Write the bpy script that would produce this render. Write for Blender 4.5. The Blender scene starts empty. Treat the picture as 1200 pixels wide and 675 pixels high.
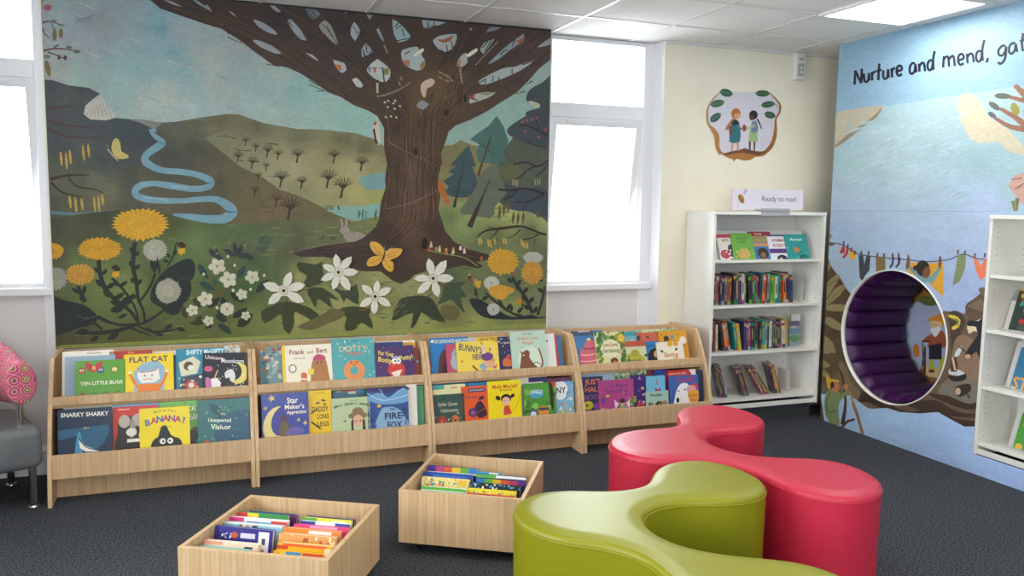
import bpy, math, random
from mathutils import Vector, Matrix
from mathutils.geometry import tessellate_polygon
PI = math.pi
rnd = random.Random(7)
sc = bpy.context.scene
col = sc.collection
# ------------------------------------------------------------------ camera
YAW, PITCH, ROLL, FPX, CH, CD = 0.3585, 0.1017, 0.0135, 965.88, 1.4919, 4.9561
def cam_axes():
    f = Vector((math.sin(YAW)*math.cos(PITCH), math.cos(YAW)*math.cos(PITCH), -math.sin(PITCH)))
    r = Vector((math.cos(YAW), -math.sin(YAW), 0)); u = r.cross(f)
    return r*math.cos(ROLL)+u*math.sin(ROLL), -r*math.sin(ROLL)+u*math.cos(ROLL), f
CR, CU, CF = cam_axes()
CC = Vector((0, -CD, CH))
def ray(x, y): return CF + CR*((x-600)/FPX) + CU*((337.5-y)/FPX)
def at_y(x, y, v): d = ray(x, y); return CC + d*((v-CC.y)/d.y)
def at_x(x, y, v): d = ray(x, y); return CC + d*((v-CC.x)/d.x)
def at_plane(x, y, p0, n): d = ray(x, y); return CC + d*((p0-CC).dot(n)/d.dot(n))
cam = bpy.data.cameras.new('camera'); co = bpy.data.objects.new('camera', cam); col.objects.link(co)
co.matrix_world = Matrix(((CR.x, CU.x, -CF.x, CC.x), (CR.y, CU.y, -CF.y, CC.y), (CR.z, CU.z, -CF.z, CC.z), (0, 0, 0, 1)))
cam.sensor_width = 36; cam.lens = 36*FPX/1200; cam.clip_start = .05
sc.camera = co
# ------------------------------------------------------------------ colour + materials
def lin(c):
    return c/12.92 if c <= .04045 else ((c+.055)/1.055)**2.4
def hx(h, g=1.0):
    if not isinstance(h, str): return tuple(h)
    h = h.lstrip('#')
    return tuple(min(.95, lin(int(h[i:i+2], 16)/255)*g) for i in (0, 2, 4))
def mat(name, c='#808080', rough=.5, metal=0., spec=.5, **k):
    m = bpy.data.materials.new(name); m.use_nodes = True
    b = m.node_tree.nodes['Principled BSDF']
    b.inputs['Base Color'].default_value = (*hx(c), 1)
    b.inputs['Roughness'].default_value = rough; b.inputs['Metallic'].default_value = metal
    b.inputs['Specular IOR Level'].default_value = spec
    for a, v in k.items(): b.inputs[a].default_value = v
    return m
def nd(m, t, **k):
    n = m.node_tree.nodes.new(t)
    for a, v in k.items():
        if a in n.inputs.keys(): n.inputs[a].default_value = v
        else: setattr(n, a, v)
    return n
def ln(m, a, b): m.node_tree.links.new(a, b)
def textured(m, c1, c2, scale=(1, 1, 1), nscale=10, detail=4, bump=0., lo=.35, hi=.65, space='Object', bscale=None):
    b = m.node_tree.nodes['Principled BSDF']
    tc = nd(m, 'ShaderNodeTexCoord'); mp = nd(m, 'ShaderNodeMapping'); mp.inputs['Scale'].default_value = scale
    ln(m, tc.outputs[space], mp.inputs['Vector'])
    n = nd(m, 'ShaderNodeTexNoise', Scale=nscale, Detail=detail); ln(m, mp.outputs[0], n.inputs['Vector'])
    r = nd(m, 'ShaderNodeValToRGB'); ln(m, n.outputs['Fac'], r.inputs['Fac'])
    r.color_ramp.elements[0].position = lo; r.color_ramp.elements[1].position = hi
    r.color_ramp.elements[0].color = (*hx(c1), 1); r.color_ramp.elements[1].color = (*hx(c2), 1)
    ln(m, r.outputs[0], b.inputs['Base Color'])
    if bump:
        bp = nd(m, 'ShaderNodeBump', Strength=bump, Distance=.002)
        if bscale:
            n2 = nd(m, 'ShaderNodeTexNoise', Scale=bscale, Detail=2); ln(m, tc.outputs[space], n2.inputs['Vector']); ln(m, n2.outputs['Fac'], bp.inputs['Height'])
        else: ln(m, n.outputs['Fac'], bp.inputs['Height'])
        ln(m, bp.outputs[0], b.inputs['Normal'])
    return m
def printed(name, rough=.45, mottle=0., sc_=(3, 3, 3), nscale=3, spec=.4, gain=1., fine=0.):
    m = mat(name, rough=rough, spec=spec); b = m.node_tree.nodes['Principled BSDF']
    a = nd(m, 'ShaderNodeAttribute', attribute_name='Col')
    out = a.outputs['Color']
    def mul(out, nscale, amt, scale):
        tc = nd(m, 'ShaderNodeTexCoord'); mp = nd(m, 'ShaderNodeMapping'); mp.inputs['Scale'].default_value = scale
        ln(m, tc.outputs['Object'], mp.inputs['Vector'])
        n = nd(m, 'ShaderNodeTexNoise', Scale=nscale, Detail=6, Roughness=.62); ln(m, mp.outputs[0], n.inputs['Vector'])
        r = nd(m, 'ShaderNodeMapRange'); ln(m, n.outputs['Fac'], r.inputs['Value'])
        r.inputs['From Min'].default_value = .3; r.inputs['From Max'].default_value = .7
        r.inputs['To Min'].default_value = 1-amt; r.inputs['To Max'].default_value = 1+amt
        x = nd(m, 'ShaderNodeVectorMath', operation='SCALE'); ln(m, out, x.inputs[0]); ln(m, r.outputs[0], x.inputs['Scale'])
        return x.outputs[0]
    if mottle: out = mul(out, nscale, mottle, sc_)
    if fine: out = mul(out, nscale*9, fine, sc_)
    if gain != 1.:
        x = nd(m, 'ShaderNodeVectorMath', operation='SCALE'); ln(m, out, x.inputs[0]); x.inputs['Scale'].default_value = gain; out = x.outputs[0]
    ln(m, out, b.inputs['Base Color'])
    return m
M = {}
M['wall'] = textured(mat('cream_wall_paint', rough=.85, spec=.2), '#e6dfcb', '#ece6d3', nscale=3, bump=.05, bscale=300)
M['wallw'] = mat('white_wall_paint', '#e6e4de', rough=.8, spec=.2)
M['upvc'] = mat('white_upvc', '#e9e9ec', rough=.3)
M['panelw'] = mat('white_infill_panel', '#dcd8d6', rough=.45)
M['tile'] = textured(mat('ceiling_tile', rough=.95, spec=.1), '#e0dcd8', '#efece9', nscale=160, detail=2, bump=.25, lo=.3, hi=.6)
M['tbar'] = mat('ceiling_grid', '#d8d6d2', rough=.5)
M['carpet'] = textured(mat('blue_grey_carpet', rough=1, spec=.05), '#1c1f24', '#62656b', nscale=125, detail=4, bump=.8, lo=.33, hi=.7)
M['wood'] = textured(mat('light_oak_laminate', rough=.42, spec=.4), '#c29d74', '#dfbf96', scale=(55, 55, 1.6), nscale=1.6, detail=5, bump=.03, lo=.25, hi=.75)
M['edge'] = textured(mat('oak_edge_band', rough=.4, spec=.4), '#d2b084', '#e2c59c', scale=(30, 30, 2), nscale=2, detail=3)
M['white'] = textured(mat('white_laminate', rough=.4, spec=.4), '#e2e0d9', '#e7e5df', nscale=4)
M['black'] = mat('black_plastic', '#141416', rough=.5)
M['dkgrey'] = mat('dark_grey_plinth', '#3b3e40', rough=.7)
M['grey'] = mat('grey_holder', '#a5a6a8', rough=.35)
M['chrome'] = mat('chrome', '#cfd0d2', rough=.12, metal=1)
M['paper'] = textured(mat('book_pages', rough=.9, spec=.1), '#d8d0bd', '#efe9da', scale=(1, 300, 1), nscale=3)
M['print'] = printed('printed_cover', rough=.32, spec=.45)
M['pink'] = textured(mat('pink_vinyl', rough=.42, spec=.5), '#c0233f', '#c42945', nscale=2, bump=.05, bscale=350)
M['lime'] = textured(mat('lime_vinyl', rough=.42, spec=.5), '#848303', '#8b8b09', nscale=2, bump=.05, bscale=350)
M['purple'] = mat('purple_vinyl', '#3a1046', rough=.42, spec=.45)
M['greyv'] = textured(mat('grey_vinyl', rough=.45, spec=.4), '#6a6c6f', '#76787b', nscale=5, bump=.1, bscale=200)
M['lamp'] = mat('light_diffuser', '#ffffff'); 
M['white_metal'] = mat('white_metal', '#d9d8d5', rough=.4)
_b = M['lamp'].node_tree.nodes['Principled BSDF']; _b.inputs['Emission Color'].default_value = (1, .95, .88, 1); _b.inputs['Emission Strength'].default_value = 5.5
def glass():
    m = bpy.data.materials.new('window_glass'); m.use_nodes = True; nt = m.node_tree; nt.nodes.clear()
    o = nt.nodes.new('ShaderNodeOutputMaterial'); mx = nt.nodes.new('ShaderNodeMixShader'); t = nt.nodes.new('ShaderNodeBsdfTransparent')
    g = nt.nodes.new('ShaderNodeBsdfGlossy'); g.inputs['Roughness'].default_value = .02; fr = nt.nodes.new('ShaderNodeFresnel'); fr.inputs['IOR'].default_value = 1.45
    nt.links.new(fr.outputs[0], mx.inputs[0]); nt.links.new(t.outputs[0], mx.inputs[1]); nt.links.new(g.outputs[0], mx.inputs[2]); nt.links.new(mx.outputs[0], o.inputs[0])
    t.inputs[0].default_value = (.97, .99, .98, 1)
    return m
M['glass'] = glass()
# ------------------------------------------------------------------ mesh builder
class MB:
    def __init__(s): s.v = []; s.f = []; s.m = []; s.sm = []; s.cols = None
    def add(s, vs, fs, mi=0, smooth=False, c=None):
        o = len(s.v); s.v += [tuple(x) for x in vs]
        for f in fs:
            s.f.append([i+o for i in f]); s.m.append(mi); s.sm.append(smooth)
            if c is not None or s.cols is not None:
                if s.cols is None: s.cols = []
                s.cols.append([c or (.8, .8, .8)]*len(f))
        return s
    def box(s, x0, x1, y0, y1, z0, z1, mi=0, c=None, mt=None):
        v = [Vector((x, y, z)) for z in (z0, z1) for y in (y0, y1) for x in (x0, x1)]
        if mt is not None: v = [mt @ q for q in v]
        return s.add(v, [(0, 2, 3, 1), (4, 5, 7, 6), (0, 1, 5, 4), (2, 6, 7, 3), (0, 4, 6, 2), (1, 3, 7, 5)], mi, False, c)
    def prism(s, pts, a, b, axis, mi=0):   # outline pts (2D) extruded along axis
        def P(p, t): return {'x': (t, p[0], p[1]), 'y': (p[0], t, p[1]), 'z': (p[0], p[1], t)}[axis]
        n = len(pts)
        return s.add([P(p, a) for p in pts]+[P(p, b) for p in pts],
                     [tuple(range(n))[::-1], tuple(range(n, 2*n))]+[(i, (i+1) % n, n+(i+1) % n, n+i) for i in range(n)], mi)
    def tube(s, pts, r, n=10, mi=0, closed=False, cap=True):
        pts = [Vector(p) for p in pts]; N = len(pts); rings = []
        rr = r if isinstance(r, (list, tuple)) else [r]*N
        up = Vector((0, 0, 1))
        for i, p in enumerate(pts):
            a = pts[(i-1) % N] if (closed or i) else p; b = pts[(i+1) % N] if (closed or i < N-1) else p
            t = (b-a).normalized(); q = up if abs(t.dot(up)) < .95 else Vector((1, 0, 0))
            e1 = t.cross(q).normalized(); e2 = t.cross(e1).normalized()
            rx, ry = rr[i] if isinstance(rr[i], (tuple, list)) else (rr[i], rr[i])
            rings.append([p+e1*math.cos(2*PI*k/n)*rx+e2*math.sin(2*PI*k/n)*ry for k in range(n)])
        vs = [q for R_ in rings for q in R_]; fs = []
        for i in range(N if closed else N-1):
            j = (i+1) % N
            for k in range(n): fs.append((i*n+k, i*n+(k+1) % n, j*n+(k+1) % n, j*n+k))
        s.add(vs, fs, mi, True)
        if cap and not closed:
            s.add(rings[0], [tuple(range(n))], mi); s.add(rings[-1], [tuple(range(n))[::-1]], mi)
        return s
    def lathe(s, prof, c=(0, 0, 0), n=24, mi=0):
        vs = []; fs = []
        for r, z in prof:
            for k in range(n): vs.append((c[0]+r*math.cos(2*PI*k/n), c[1]+r*math.sin(2*PI*k/n), c[2]+z))
        for i in range(len(prof)-1):
            for k in range(n): fs.append((i*n+k, i*n+(k+1) % n, (i+1)*n+(k+1) % n, (i+1)*n+k))
        s.add(vs, fs, mi, True); L = (len(prof)-1)*n
        s.add(vs[:n], [tuple(range(n))[::-1]], mi); s.add(vs[L:], [tuple(range(n))], mi)
        return s
    def build(s, name, mats, parent=None, bevel=0., weld=False):
        me = bpy.data.meshes.new(name); me.from_pydata(s.v, [], s.f)
        for m in (mats if isinstance(mats, list) else [mats]): me.materials.append(m)
        me.polygons.foreach_set('material_index', s.m); me.polygons.foreach_set('use_smooth', s.sm)
        if s.cols:
            ca = me.color_attributes.new('Col', 'FLOAT_COLOR', 'CORNER'); fl = []
            for fc in s.cols:
                for q in fc: fl += [q[0], q[1], q[2], 1.]
            ca.data.foreach_set('color', fl)
        me.update()
        o = bpy.data.objects.new(name, me); col.objects.link(o)
        if parent is not None: o.parent = parent
        if bevel:
            b = o.modifiers.new('bevel', 'BEVEL'); b.width = bevel; b.segments = 2; b.limit_method = 'ANGLE'
        return o
def fit(lb):
    """keep a label within sixteen words"""
    n = lambda t: len(t.replace('-', ' ').split())
    for w in ['picture ']+['the ']*6+[' a ']*3:
        if n(lb) <= 16: break
        lb = lb.replace(w, ' ' if w == ' a ' else '', 1)
    return lb
def tag(o, label=None, cat=None, group=None, kind=None):
    for k, v in (('label', fit(label) if label else None), ('category', cat), ('group', group), ('kind', kind)):
        if v: o[k] = v
    return o
def empty(name, loc=(0, 0, 0), rz=0, rot=None):
    o = bpy.data.objects.new(name, None); col.objects.link(o); o.location = loc
    o.rotation_euler = rot if rot else (0, 0, rz); o.empty_display_size = .1
    return o
def catmull(pts, n=6, closed=True):
    N = len(pts); out = []
    for i in range(N if closed else N-1):
        p0, p1, p2, p3 = [pts[(i+k) % N] if closed else pts[max(0, min(N-1, i+k))] for k in (-1, 0, 1, 2)]
        for j in range(n):
            t = j/n
            out.append(tuple(.5*((2*p1[a])+(-p0[a]+p2[a])*t+(2*p0[a]-5*p1[a]+4*p2[a]-p3[a])*t*t+(-p0[a]+3*p1[a]-3*p2[a]+p3[a])*t**3) for a in range(len(p1))))
    if not closed: out.append(tuple(pts[-1]))
    return out
# ------------------------------------------------------------------ painting on flat surfaces
_glyph = {}
def glyphs(txt, bold=0.):
    k = (txt, bold)
    if k not in _glyph:
        cu = bpy.data.curves.new('t', 'FONT'); cu.body = txt; cu.resolution_u = 2; cu.offset = bold; cu.fill_mode = 'FRONT'
        ob = bpy.data.objects.new('t', cu); me = bpy.data.meshes.new_from_object(ob)
        P = [(v.co.x, v.co.y) for v in me.vertices]; F = [list(p.vertices) for p in me.polygons]
        bpy.data.objects.remove(ob); bpy.data.curves.remove(cu); bpy.data.meshes.remove(me)
        x0 = min([p[0] for p in P] or [0]); x1 = max([p[0] for p in P] or [1]); y0 = min([p[1] for p in P] or [0]); y1 = max([p[1] for p in P] or [1])
        _glyph[k] = (P, F, x0, x1, y0, y1)
    return _glyph[k]
def clip_half(poly, a, b, c):     # keep a*x+b*y<=c
    out = []; n = len(poly)
    for i in range(n):
        p, q = poly[i], poly[(i+1) % n]
        dp = a*p[0]+b*p[1]-c; dq = a*q[0]+b*q[1]-c
        if dp <= 0: out.append(p)
        if (dp < 0 < dq) or (dq < 0 < dp):
            t = dp/(dp-dq); out.append(tuple(p[k]+(q[k]-p[k])*t for k in range(len(p))))
    return out
class Painter:
    def __init__(s, step=.0002, rect=None, holes=(), conv=None, gain=1., cell=.012):
        s.step = step; s.rect = rect; s.holes = holes; s.faces = []; s.cur = []; s.grid = {}; s.layer = 0; s.cell = cell; s.maxl = 0; s.conv = conv; s.gain = gain; s.fy = 1
    def up(s, n=1): pass
    def flush(s):          # stack each brush mark just above whatever it overlaps
        g = s.grid; c = s.cell; keys = set()
        for p in s.cur:
            i0, i1 = int(min(q[0] for q in p)//c), int(max(q[0] for q in p)//c); j0, j1 = int(min(q[1] for q in p)//c), int(max(q[1] for q in p)//c)
            for i in range(i0, i1+1):
                for j in range(j0, j1+1): keys.add((i, j))
        L = 1+max([g.get(k, 0) for k in keys] or [0])
        for k in keys: g[k] = L
        s.faces += [(p, L) for p in s.cur]; s.cur = []; s.maxl = max(s.maxl, L)
    def emit(s, p):
        if s.rect:
            x0, x1, y0, y1 = s.rect
            for a, b, c in ((-1, 0, -x0), (1, 0, x1), (0, -1, -y0), (0, 1, y1)):
                p = clip_half(p, a, b, c)
                if len(p) < 3: return
        todo = [p]
        for h in s.holes:
            hx0 = min(q[0] for q in h); hx1 = max(q[0] for q in h); hy0 = min(q[1] for q in h); hy1 = max(q[1] for q in h); nxt = []
            for p in todo:
                if max(q[0] for q in p) < hx0 or min(q[0] for q in p) > hx1 or max(q[1] for q in p) < hy0 or min(q[1] for q in p) > hy1:
                    nxt.append(p); continue
                rest = p
                for i in range(len(h)):
                    A, B = h[i], h[(i+1) % len(h)]; a = B[1]-A[1]; b = -(B[0]-A[0]); c = a*A[0]+b*A[1]   # inside (ccw): a x+b y<=c
                    o = clip_half(rest, -a, -b, -c)
                    if len(o) > 2: nxt.append(o)
                    rest = clip_half(rest, a, b, c)
                    if len(rest) < 3: break
            todo = nxt
        s.cur += todo
    def raw(s, pts, c, fieldfn=None, cell=.08):
        s._raw(pts, c, fieldfn, cell); s.flush()
    def _raw(s, pts, c, fieldfn=None, cell=.08):
        c = hx(c, s.gain) if c is not None else (0, 0, 0)
        if len(pts) > 3: tris = [[pts[i] for i in t] for t in tessellate_polygon([[Vector((p[0], p[1], 0)) for p in pts]])]
        else: tris = [list(pts)]
        for t in tris:
            A = (t[1][0]-t[0][0])*(t[2][1]-t[0][1])-(t[2][0]-t[0][0])*(t[1][1]-t[0][1])
            if abs(A) < 1e-10: continue
            if A < 0: t = t[::-1]
            if fieldfn is None: s.emit([(q[0], q[1])+c for q in t]); continue
            x0, x1 = min(q[0] for q in t), max(q[0] for q in t); y0, y1 = min(q[1] for q in t), max(q[1] for q in t)
            for i in range(math.floor(x0/cell), math.floor(x1/cell)+1):
                sl = clip_half(clip_half([(q[0], q[1]) for q in t], -1, 0, -i*cell), 1, 0, (i+1)*cell)
                if len(sl) < 3: continue
                for j in range(math.floor(min(q[1] for q in sl)/cell), math.floor(max(q[1] for q in sl)/cell)+1):
                    p = clip_half(clip_half(sl, 0, -1, -j*cell), 0, 1, (j+1)*cell)
                    if len(p) > 2: s.emit([(q[0], q[1])+fieldfn(q[0], q[1]) for q in p])
    def cv(s, pts): return [s.conv(*p) for p in pts] if s.conv else list(pts)
    def poly(s, pts, c, smooth=0, up=0):
        if smooth: pts = catmull(pts, smooth)
        s.raw(s.cv(pts), c)
        if up: s.up(up)
    def field(s, pts, samples, smooth=0, cell=.08, power=2.5, jit=.0):
        if smooth: pts = catmull(pts, smooth)
        S = [(*(s.conv(a, b) if s.conv else (a, b)), hx(c, s.gain)) for a, b, c in samples]
        def fn(u, v):
            W = 0; r = [0, 0, 0]
            for a, b, c in S:
                w = 1/((a-u)**2+(b-v)**2+1e-5)**(power/2); W += w
                for k in range(3): r[k] += w*c[k]
            h = math.sin(u*91.7+v*47.3)*43758.5453; h = (h-math.floor(h)-.5)*2*jit+1
            return tuple(x/W*h for x in r)
        s.raw(s.cv(pts), None, fn, cell)
    def ell(s, cx, cy, rx, ry, c, rot=0, n=14):
        ca, sa = math.cos(rot), math.sin(rot)
        s.poly([(cx+rx*math.cos(t)*ca-ry*math.sin(t)*sa, cy+rx*math.cos(t)*sa+ry*math.sin(t)*ca) for t in [2*PI*k/n for k in range(n)]], c)
    def line(s, pts, w, c, smooth=0):
        if smooth and len(pts) > 2: 
            m = len(pts); pts2 = catmull(pts, smooth, False)
            if isinstance(w, (list, tuple)): w = [w[min(m-1, int(i/smooth))]*(1-(i/smooth) % 1)+w[min(m-1, int(i/smooth)+1)]*((i/smooth) % 1) for i in range(len(pts2))]
            pts = pts2
        n = len(pts); ws = w if isinstance(w, (list, tuple)) else [w]*n
        L = []; R_ = []
        for i in range(n):
            a = pts[max(0, i-1)]; b = pts[min(n-1, i+1)]; dx, dy = b[0]-a[0], b[1]-a[1]; d = math.hypot(dx, dy) or 1
            nx, ny = -dy/d*ws[i]/2, dx/d*ws[i]/2; L.append((pts[i][0]+nx, pts[i][1]+ny)); R_.append((pts[i][0]-nx, pts[i][1]-ny))
        L2, R2 = s.cv(L), s.cv(R_)
        cc = hx(c, s.gain)
        for i in range(n-1):
            q = [L2[i], L2[i+1], R2[i+1], R2[i]]
            for t in ((q[0], q[1], q[2]), (q[0], q[2], q[3])):
                A = (t[1][0]-t[0][0])*(t[2][1]-t[0][1])-(t[2][0]-t[0][0])*(t[1][1]-t[0][1])
                if abs(A) > 1e-11: s.emit([(p[0], p[1])+cc for p in (t if A > 0 else t[::-1])])
        s.flush()
    def text(s, txt, cx, cy, h, c, maxw=None, rot=0, bold=.0, minw=None):
        """centre at cx,cy; h = cap height"""
        P, F, x0, x1, y0, y1 = glyphs(txt, bold); k = h/.7; kx = k
        if maxw and (x1-x0)*k > maxw: kx = maxw/(x1-x0)
        if minw and (x1-x0)*kx < minw: kx = minw/(x1-x0)
        ca, sa = math.cos(rot), math.sin(rot); mx = (x0+x1)/2; my = .35
        Q = []
        for x, y in P:
            X, Y = (x-mx)*kx, (y-my)*k*s.fy; Q.append((cx+X*ca-Y*sa, cy+X*sa+Y*ca))
        Q = s.cv(Q); cc = hx(c, s.gain)
        for f in F:
            t = [Q[i] for i in f]
            A = sum(t[i][0]*t[(i+1) % len(t)][1]-t[(i+1) % len(t)][0]*t[i][1] for i in range(len(t)))
            if A < 0: t = t[::-1]
            s.emit([(p[0], p[1])+cc for p in t])
        s.flush()
    def into(s, mb, O, U, V, mi=0, lift=0.):
        O, U, V = Vector(O), Vector(U), Vector(V); N = U.cross(V).normalized()
        for p, ly in s.faces:
            o = len(mb.v); off = N*(lift+ly*s.step)
            mb.v += [tuple(O+U*q[0]+V*q[1]+off) for q in p]
            mb.f.append(list(range(o, o+len(p)))); mb.m.append(mi); mb.sm.append(False)
            if mb.cols is None: mb.cols = [[(.8, .8, .8)]*len(f) for f in mb.f[:-1]]
            mb.cols.append([q[2:5] for q in p])
def Zm(ox, oy, s, pts): return [(ox+a*s, oy+b*s) for a, b in pts]
# ================================================================== THE ROOM
XL, XR, XP, YR, HC = -2.7, 4.95, 4.073, -7.2, 2.595
W1 = (-1.66, -.765); W2 = (2.10, 2.935)
def struct(o): o['kind'] = 'structure'; return o
b = MB(); b.box(XL-.1, XR+.1, YR-.1, .3, -.12, 0); struct(b.build('floor', M['carpet']))
b = MB(); b.box(XL-.1, XR+.1, YR-.1, .3, HC, HC+.12, 0)
x = 2.127-.6*9
while x < XR:
    if x > XL: b.box(x-.012, x+.012, YR, .12, HC-.004, HC+.001, 1)
    x += .6
y = -.428
while y > YR:
    b.box(XL, XR, y-.012, y+.012, HC-.0045, HC+.001, 1); y -= .6
b.box(-.76, 2.095, -.012, 0, HC-.012, HC, 2); b.box(2.94, 4.9, -.02, 0, HC-.016, HC, 1)  # black strip stands in for the shadow gap above the mural
struct(b.build('ceiling', [M['tile'], M['tbar'], M['black']]))
b = MB()
b.box(XL-.1, W1[0], 0, .28, 0, HC, 0); b.box(W1[1], W2[0], 0, .28, 0, HC, 0); b.box(W2[1], XR+.1, 0, .28, 0, HC, 0)
struct(b.build('wall_back', M['wall']))
FILL_LW = [(-6.6, -4.9), (-3.6, -1.2)]; LZ0, LZ1 = .9, 2.45  # openings added out of frame so daylight fills from the left
b = MB(); b.box(XL-.1, XL, YR-.1, 0, 0, LZ0); b.box(XL-.1, XL, YR-.1, 0, LZ1, HC); yy = YR-.1
for a_, c_ in FILL_LW: b.box(XL-.1, XL, yy, a_, LZ0, LZ1); yy = c_
b.box(XL-.1, XL, yy, 0, LZ0, LZ1); struct(b.build('wall_left', M['wallw']))
for i, (a_, c_) in enumerate(FILL_LW):
    w_ = empty('window_%d' % (i+4), (XL-.06, (a_+c_)/2, LZ0)); struct(w_); h_ = (c_-a_)/2; H_ = LZ1-LZ0; f = MB()  # added window, never in view, only lets in fill light
    f.box(0, .05, -h_, -h_+.06, 0, H_); f.box(0, .05, h_-.06, h_, 0, H_); f.box(0, .05, -.03, .03, .06, H_-.06); f.box(0, .05, -h_+.06, h_-.06, 0, .06); f.box(0, .05, -h_+.06, h_-.06, H_-.06, H_)
    f.build('frame', M['upvc'], w_); MB().box(.02, .026, -h_+.05, h_-.05, .05, H_-.05).build('pane', M['glass'], w_)
FILL_RW = [(-.9, 1.3)]; RZ0, RZ1 = .95, 2.35  # opening added behind the camera for extra fill light
b = MB(); b.box(XL, XR, YR-.1, YR, 0, RZ0); b.box(XL, XR, YR-.1, YR, RZ1, HC); xx = XL
for a_, c_ in FILL_RW: b.box(xx, a_, YR-.1, YR, RZ0, RZ1); xx = c_
b.box(xx, XR, YR-.1, YR, RZ0, RZ1); struct(b.build('wall_rear', M['wallw']))
for i, (a_, c_) in enumerate(FILL_RW):
    w_ = empty('window_%d' % (i+3), ((a_+c_)/2, YR-.06, RZ0)); struct(w_); h_ = (c_-a_)/2; H_ = RZ1-RZ0; f = MB()  # added rear window, unseen, brightens the room from behind
    f.box(-h_, -h_+.06, 0, .05, 0, H_); f.box(h_-.06, h_, 0, .05, 0, H_); f.box(-.03, .03, 0, .05, .06, H_-.06); f.box(-h_+.06, h_-.06, 0, .05, 0, .06); f.box(-h_+.06, h_-.06, 0, .05, H_-.06, H_)
    f.build('frame', M['upvc'], w_); MB().box(-h_+.05, h_-.05, .02, .026, .05, H_-.05).build('pane', M['glass'], w_)
b = MB(); b.box(XR, XR+.1, YR-.1, 0, 0, HC); struct(b.build('wall_right', M['wallw']))
b = MB(); b.box(W1[0], W1[1]-.001, -.02, .12, 0, .115).box(W1[0], W1[1]-.001, -.012, .12, .115, .13)
struct(b.build('baseboard_back', M['upvc'], bevel=.003))

def window(n, x0, x1, zt0, zt1, zs0, zs1, tilt, label):
    w = empty('window_%d' % n, ((x0+x1)/2, .12, 0)); struct(w); w['label'] = label
    def loc(o): o.location = (-(x0+x1)/2, -.12, 0); return o
    jl, jr = .065, .085
    if n == 1: jl, jr = .085, .06
    f = MB(); Y0, Y1 = .12, .19
    f.box(x0, x0+jl, Y0, Y1, 0, HC-.002); f.box(x1-jr, x1, Y0, Y1, 0, HC-.002)
    f.box(x0+jl, x1-jr, Y0, Y1, zt0, zt1); f.box(x0+jl, x1-jr, Y0, Y1, zs0, zs1); f.box(x0+jl, x1-jr, Y0, Y1, HC-.03, HC-.002)
    loc(f.build('frame', M['upvc'], w, bevel=.004))
    MB().box(x1-.0035, x1-.0005, .002, .12, .0, HC-.002).build('reveal_lining', M['upvc'], w).location = (-(x0+x1)/2, -.12, 0)
    f = MB(); f.box(x0+.01, x1-.005, .075, .125, zs0-.022, zs0+.022); loc(f.build('sill', M['upvc'], w, bevel=.008))
    f = MB(); f.box(x0+jl, x1-jr, .135, .18, .0, zs0); loc(f.build('infill_panel', M['panelw'], w))
    f = MB(); f.box(x0+jl-.006, x1-jr+.006, .15, .156, zt1-.006, HC-.025); loc(f.build('pane', M['glass'], w))
    # opening sash hung at its top edge
    sx0, sx1 = x0+jl-.008, x1-jr+.008; H = zt0-zs1; sw = .055
    R_ = Matrix.Translation((0, .125, zt0)) @ Matrix.Rotation(math.radians(tilt), 4, 'X')
    f = MB()
    f.box(sx0, sx0+sw, 0, .05, -H, 0, mt=R_); f.box(sx1-sw, sx1, 0, .05, -H, 0, mt=R_)
    f.box(sx0+sw, sx1-sw, 0, .05, -sw, 0, mt=R_); f.box(sx0+sw, sx1-sw, 0, .05, -H, -H+sw, mt=R_)
    s = loc(f.build('sash', M['upvc'], w, bevel=.004))
    f = MB(); f.box(sx0+sw-.006, sx1-sw+.006, .02, .026, -H+sw-.006, -sw+.006, mt=R_); f.build('sash_pane', M['glass'], s)
    f = MB(); xm = (sx0+sx1)/2-.02
    f.box(xm-.016, xm+.016, -.014, 0, -H+.006, -H+.045, mt=R_); f.box(xm-.008, xm+.008, -.03, -.014, -H+.02, -H+.125, mt=R_)
    f.build('handle', M['upvc'], s, bevel=.003)
    f = MB(); f.box(sx0+.12, sx1-.12, -.012, .0, -.03, -.012, mt=R_); f.build('trickle_vent', M['upvc'], s, bevel=.002)
window(1, W1[0], W1[1], 2.125, 2.22, .985, 1.03, 9, 'left window beside the mural with a top-hung sash ajar')
window(2, W2[0], W2[1], 2.07, 2.165, .935, .975, 8.5, 'right window between the mural and the cream wall, sash ajar')

# light panels in the ceiling grid
k = 0
lp = ((3.327, -1.028, 'lit square ceiling light panel above the painted partition wall'), (.927, -2.228, None), (3.327, -3.428, None), (.927, -4.628, None), (-1.473, -2.228, None), (-1.473, -4.628, None), (3.327, -5.828, None))
for x, y, lb in lp:
    r = empty('ceiling_light', (x+.3, y-.3, HC-.01))
    tag(r, lb or 'square ceiling light panel further back over the carpet, out of frame', 'light', 'square light panels in the ceiling grid')
    f = MB(); 
    for a in (-1, 1): f.box(a*.295-.012, a*.295+.012, -.307, .307, -.006, .009); f.box(-.283, .283, a*.295-.012, a*.295+.012, -.006, .009)
    f.build('frame', M['white_metal'], r); MB().box(-.283, .283, -.283, .283, -.002, .006).build('diffuser', M['lamp'], r)

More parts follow.
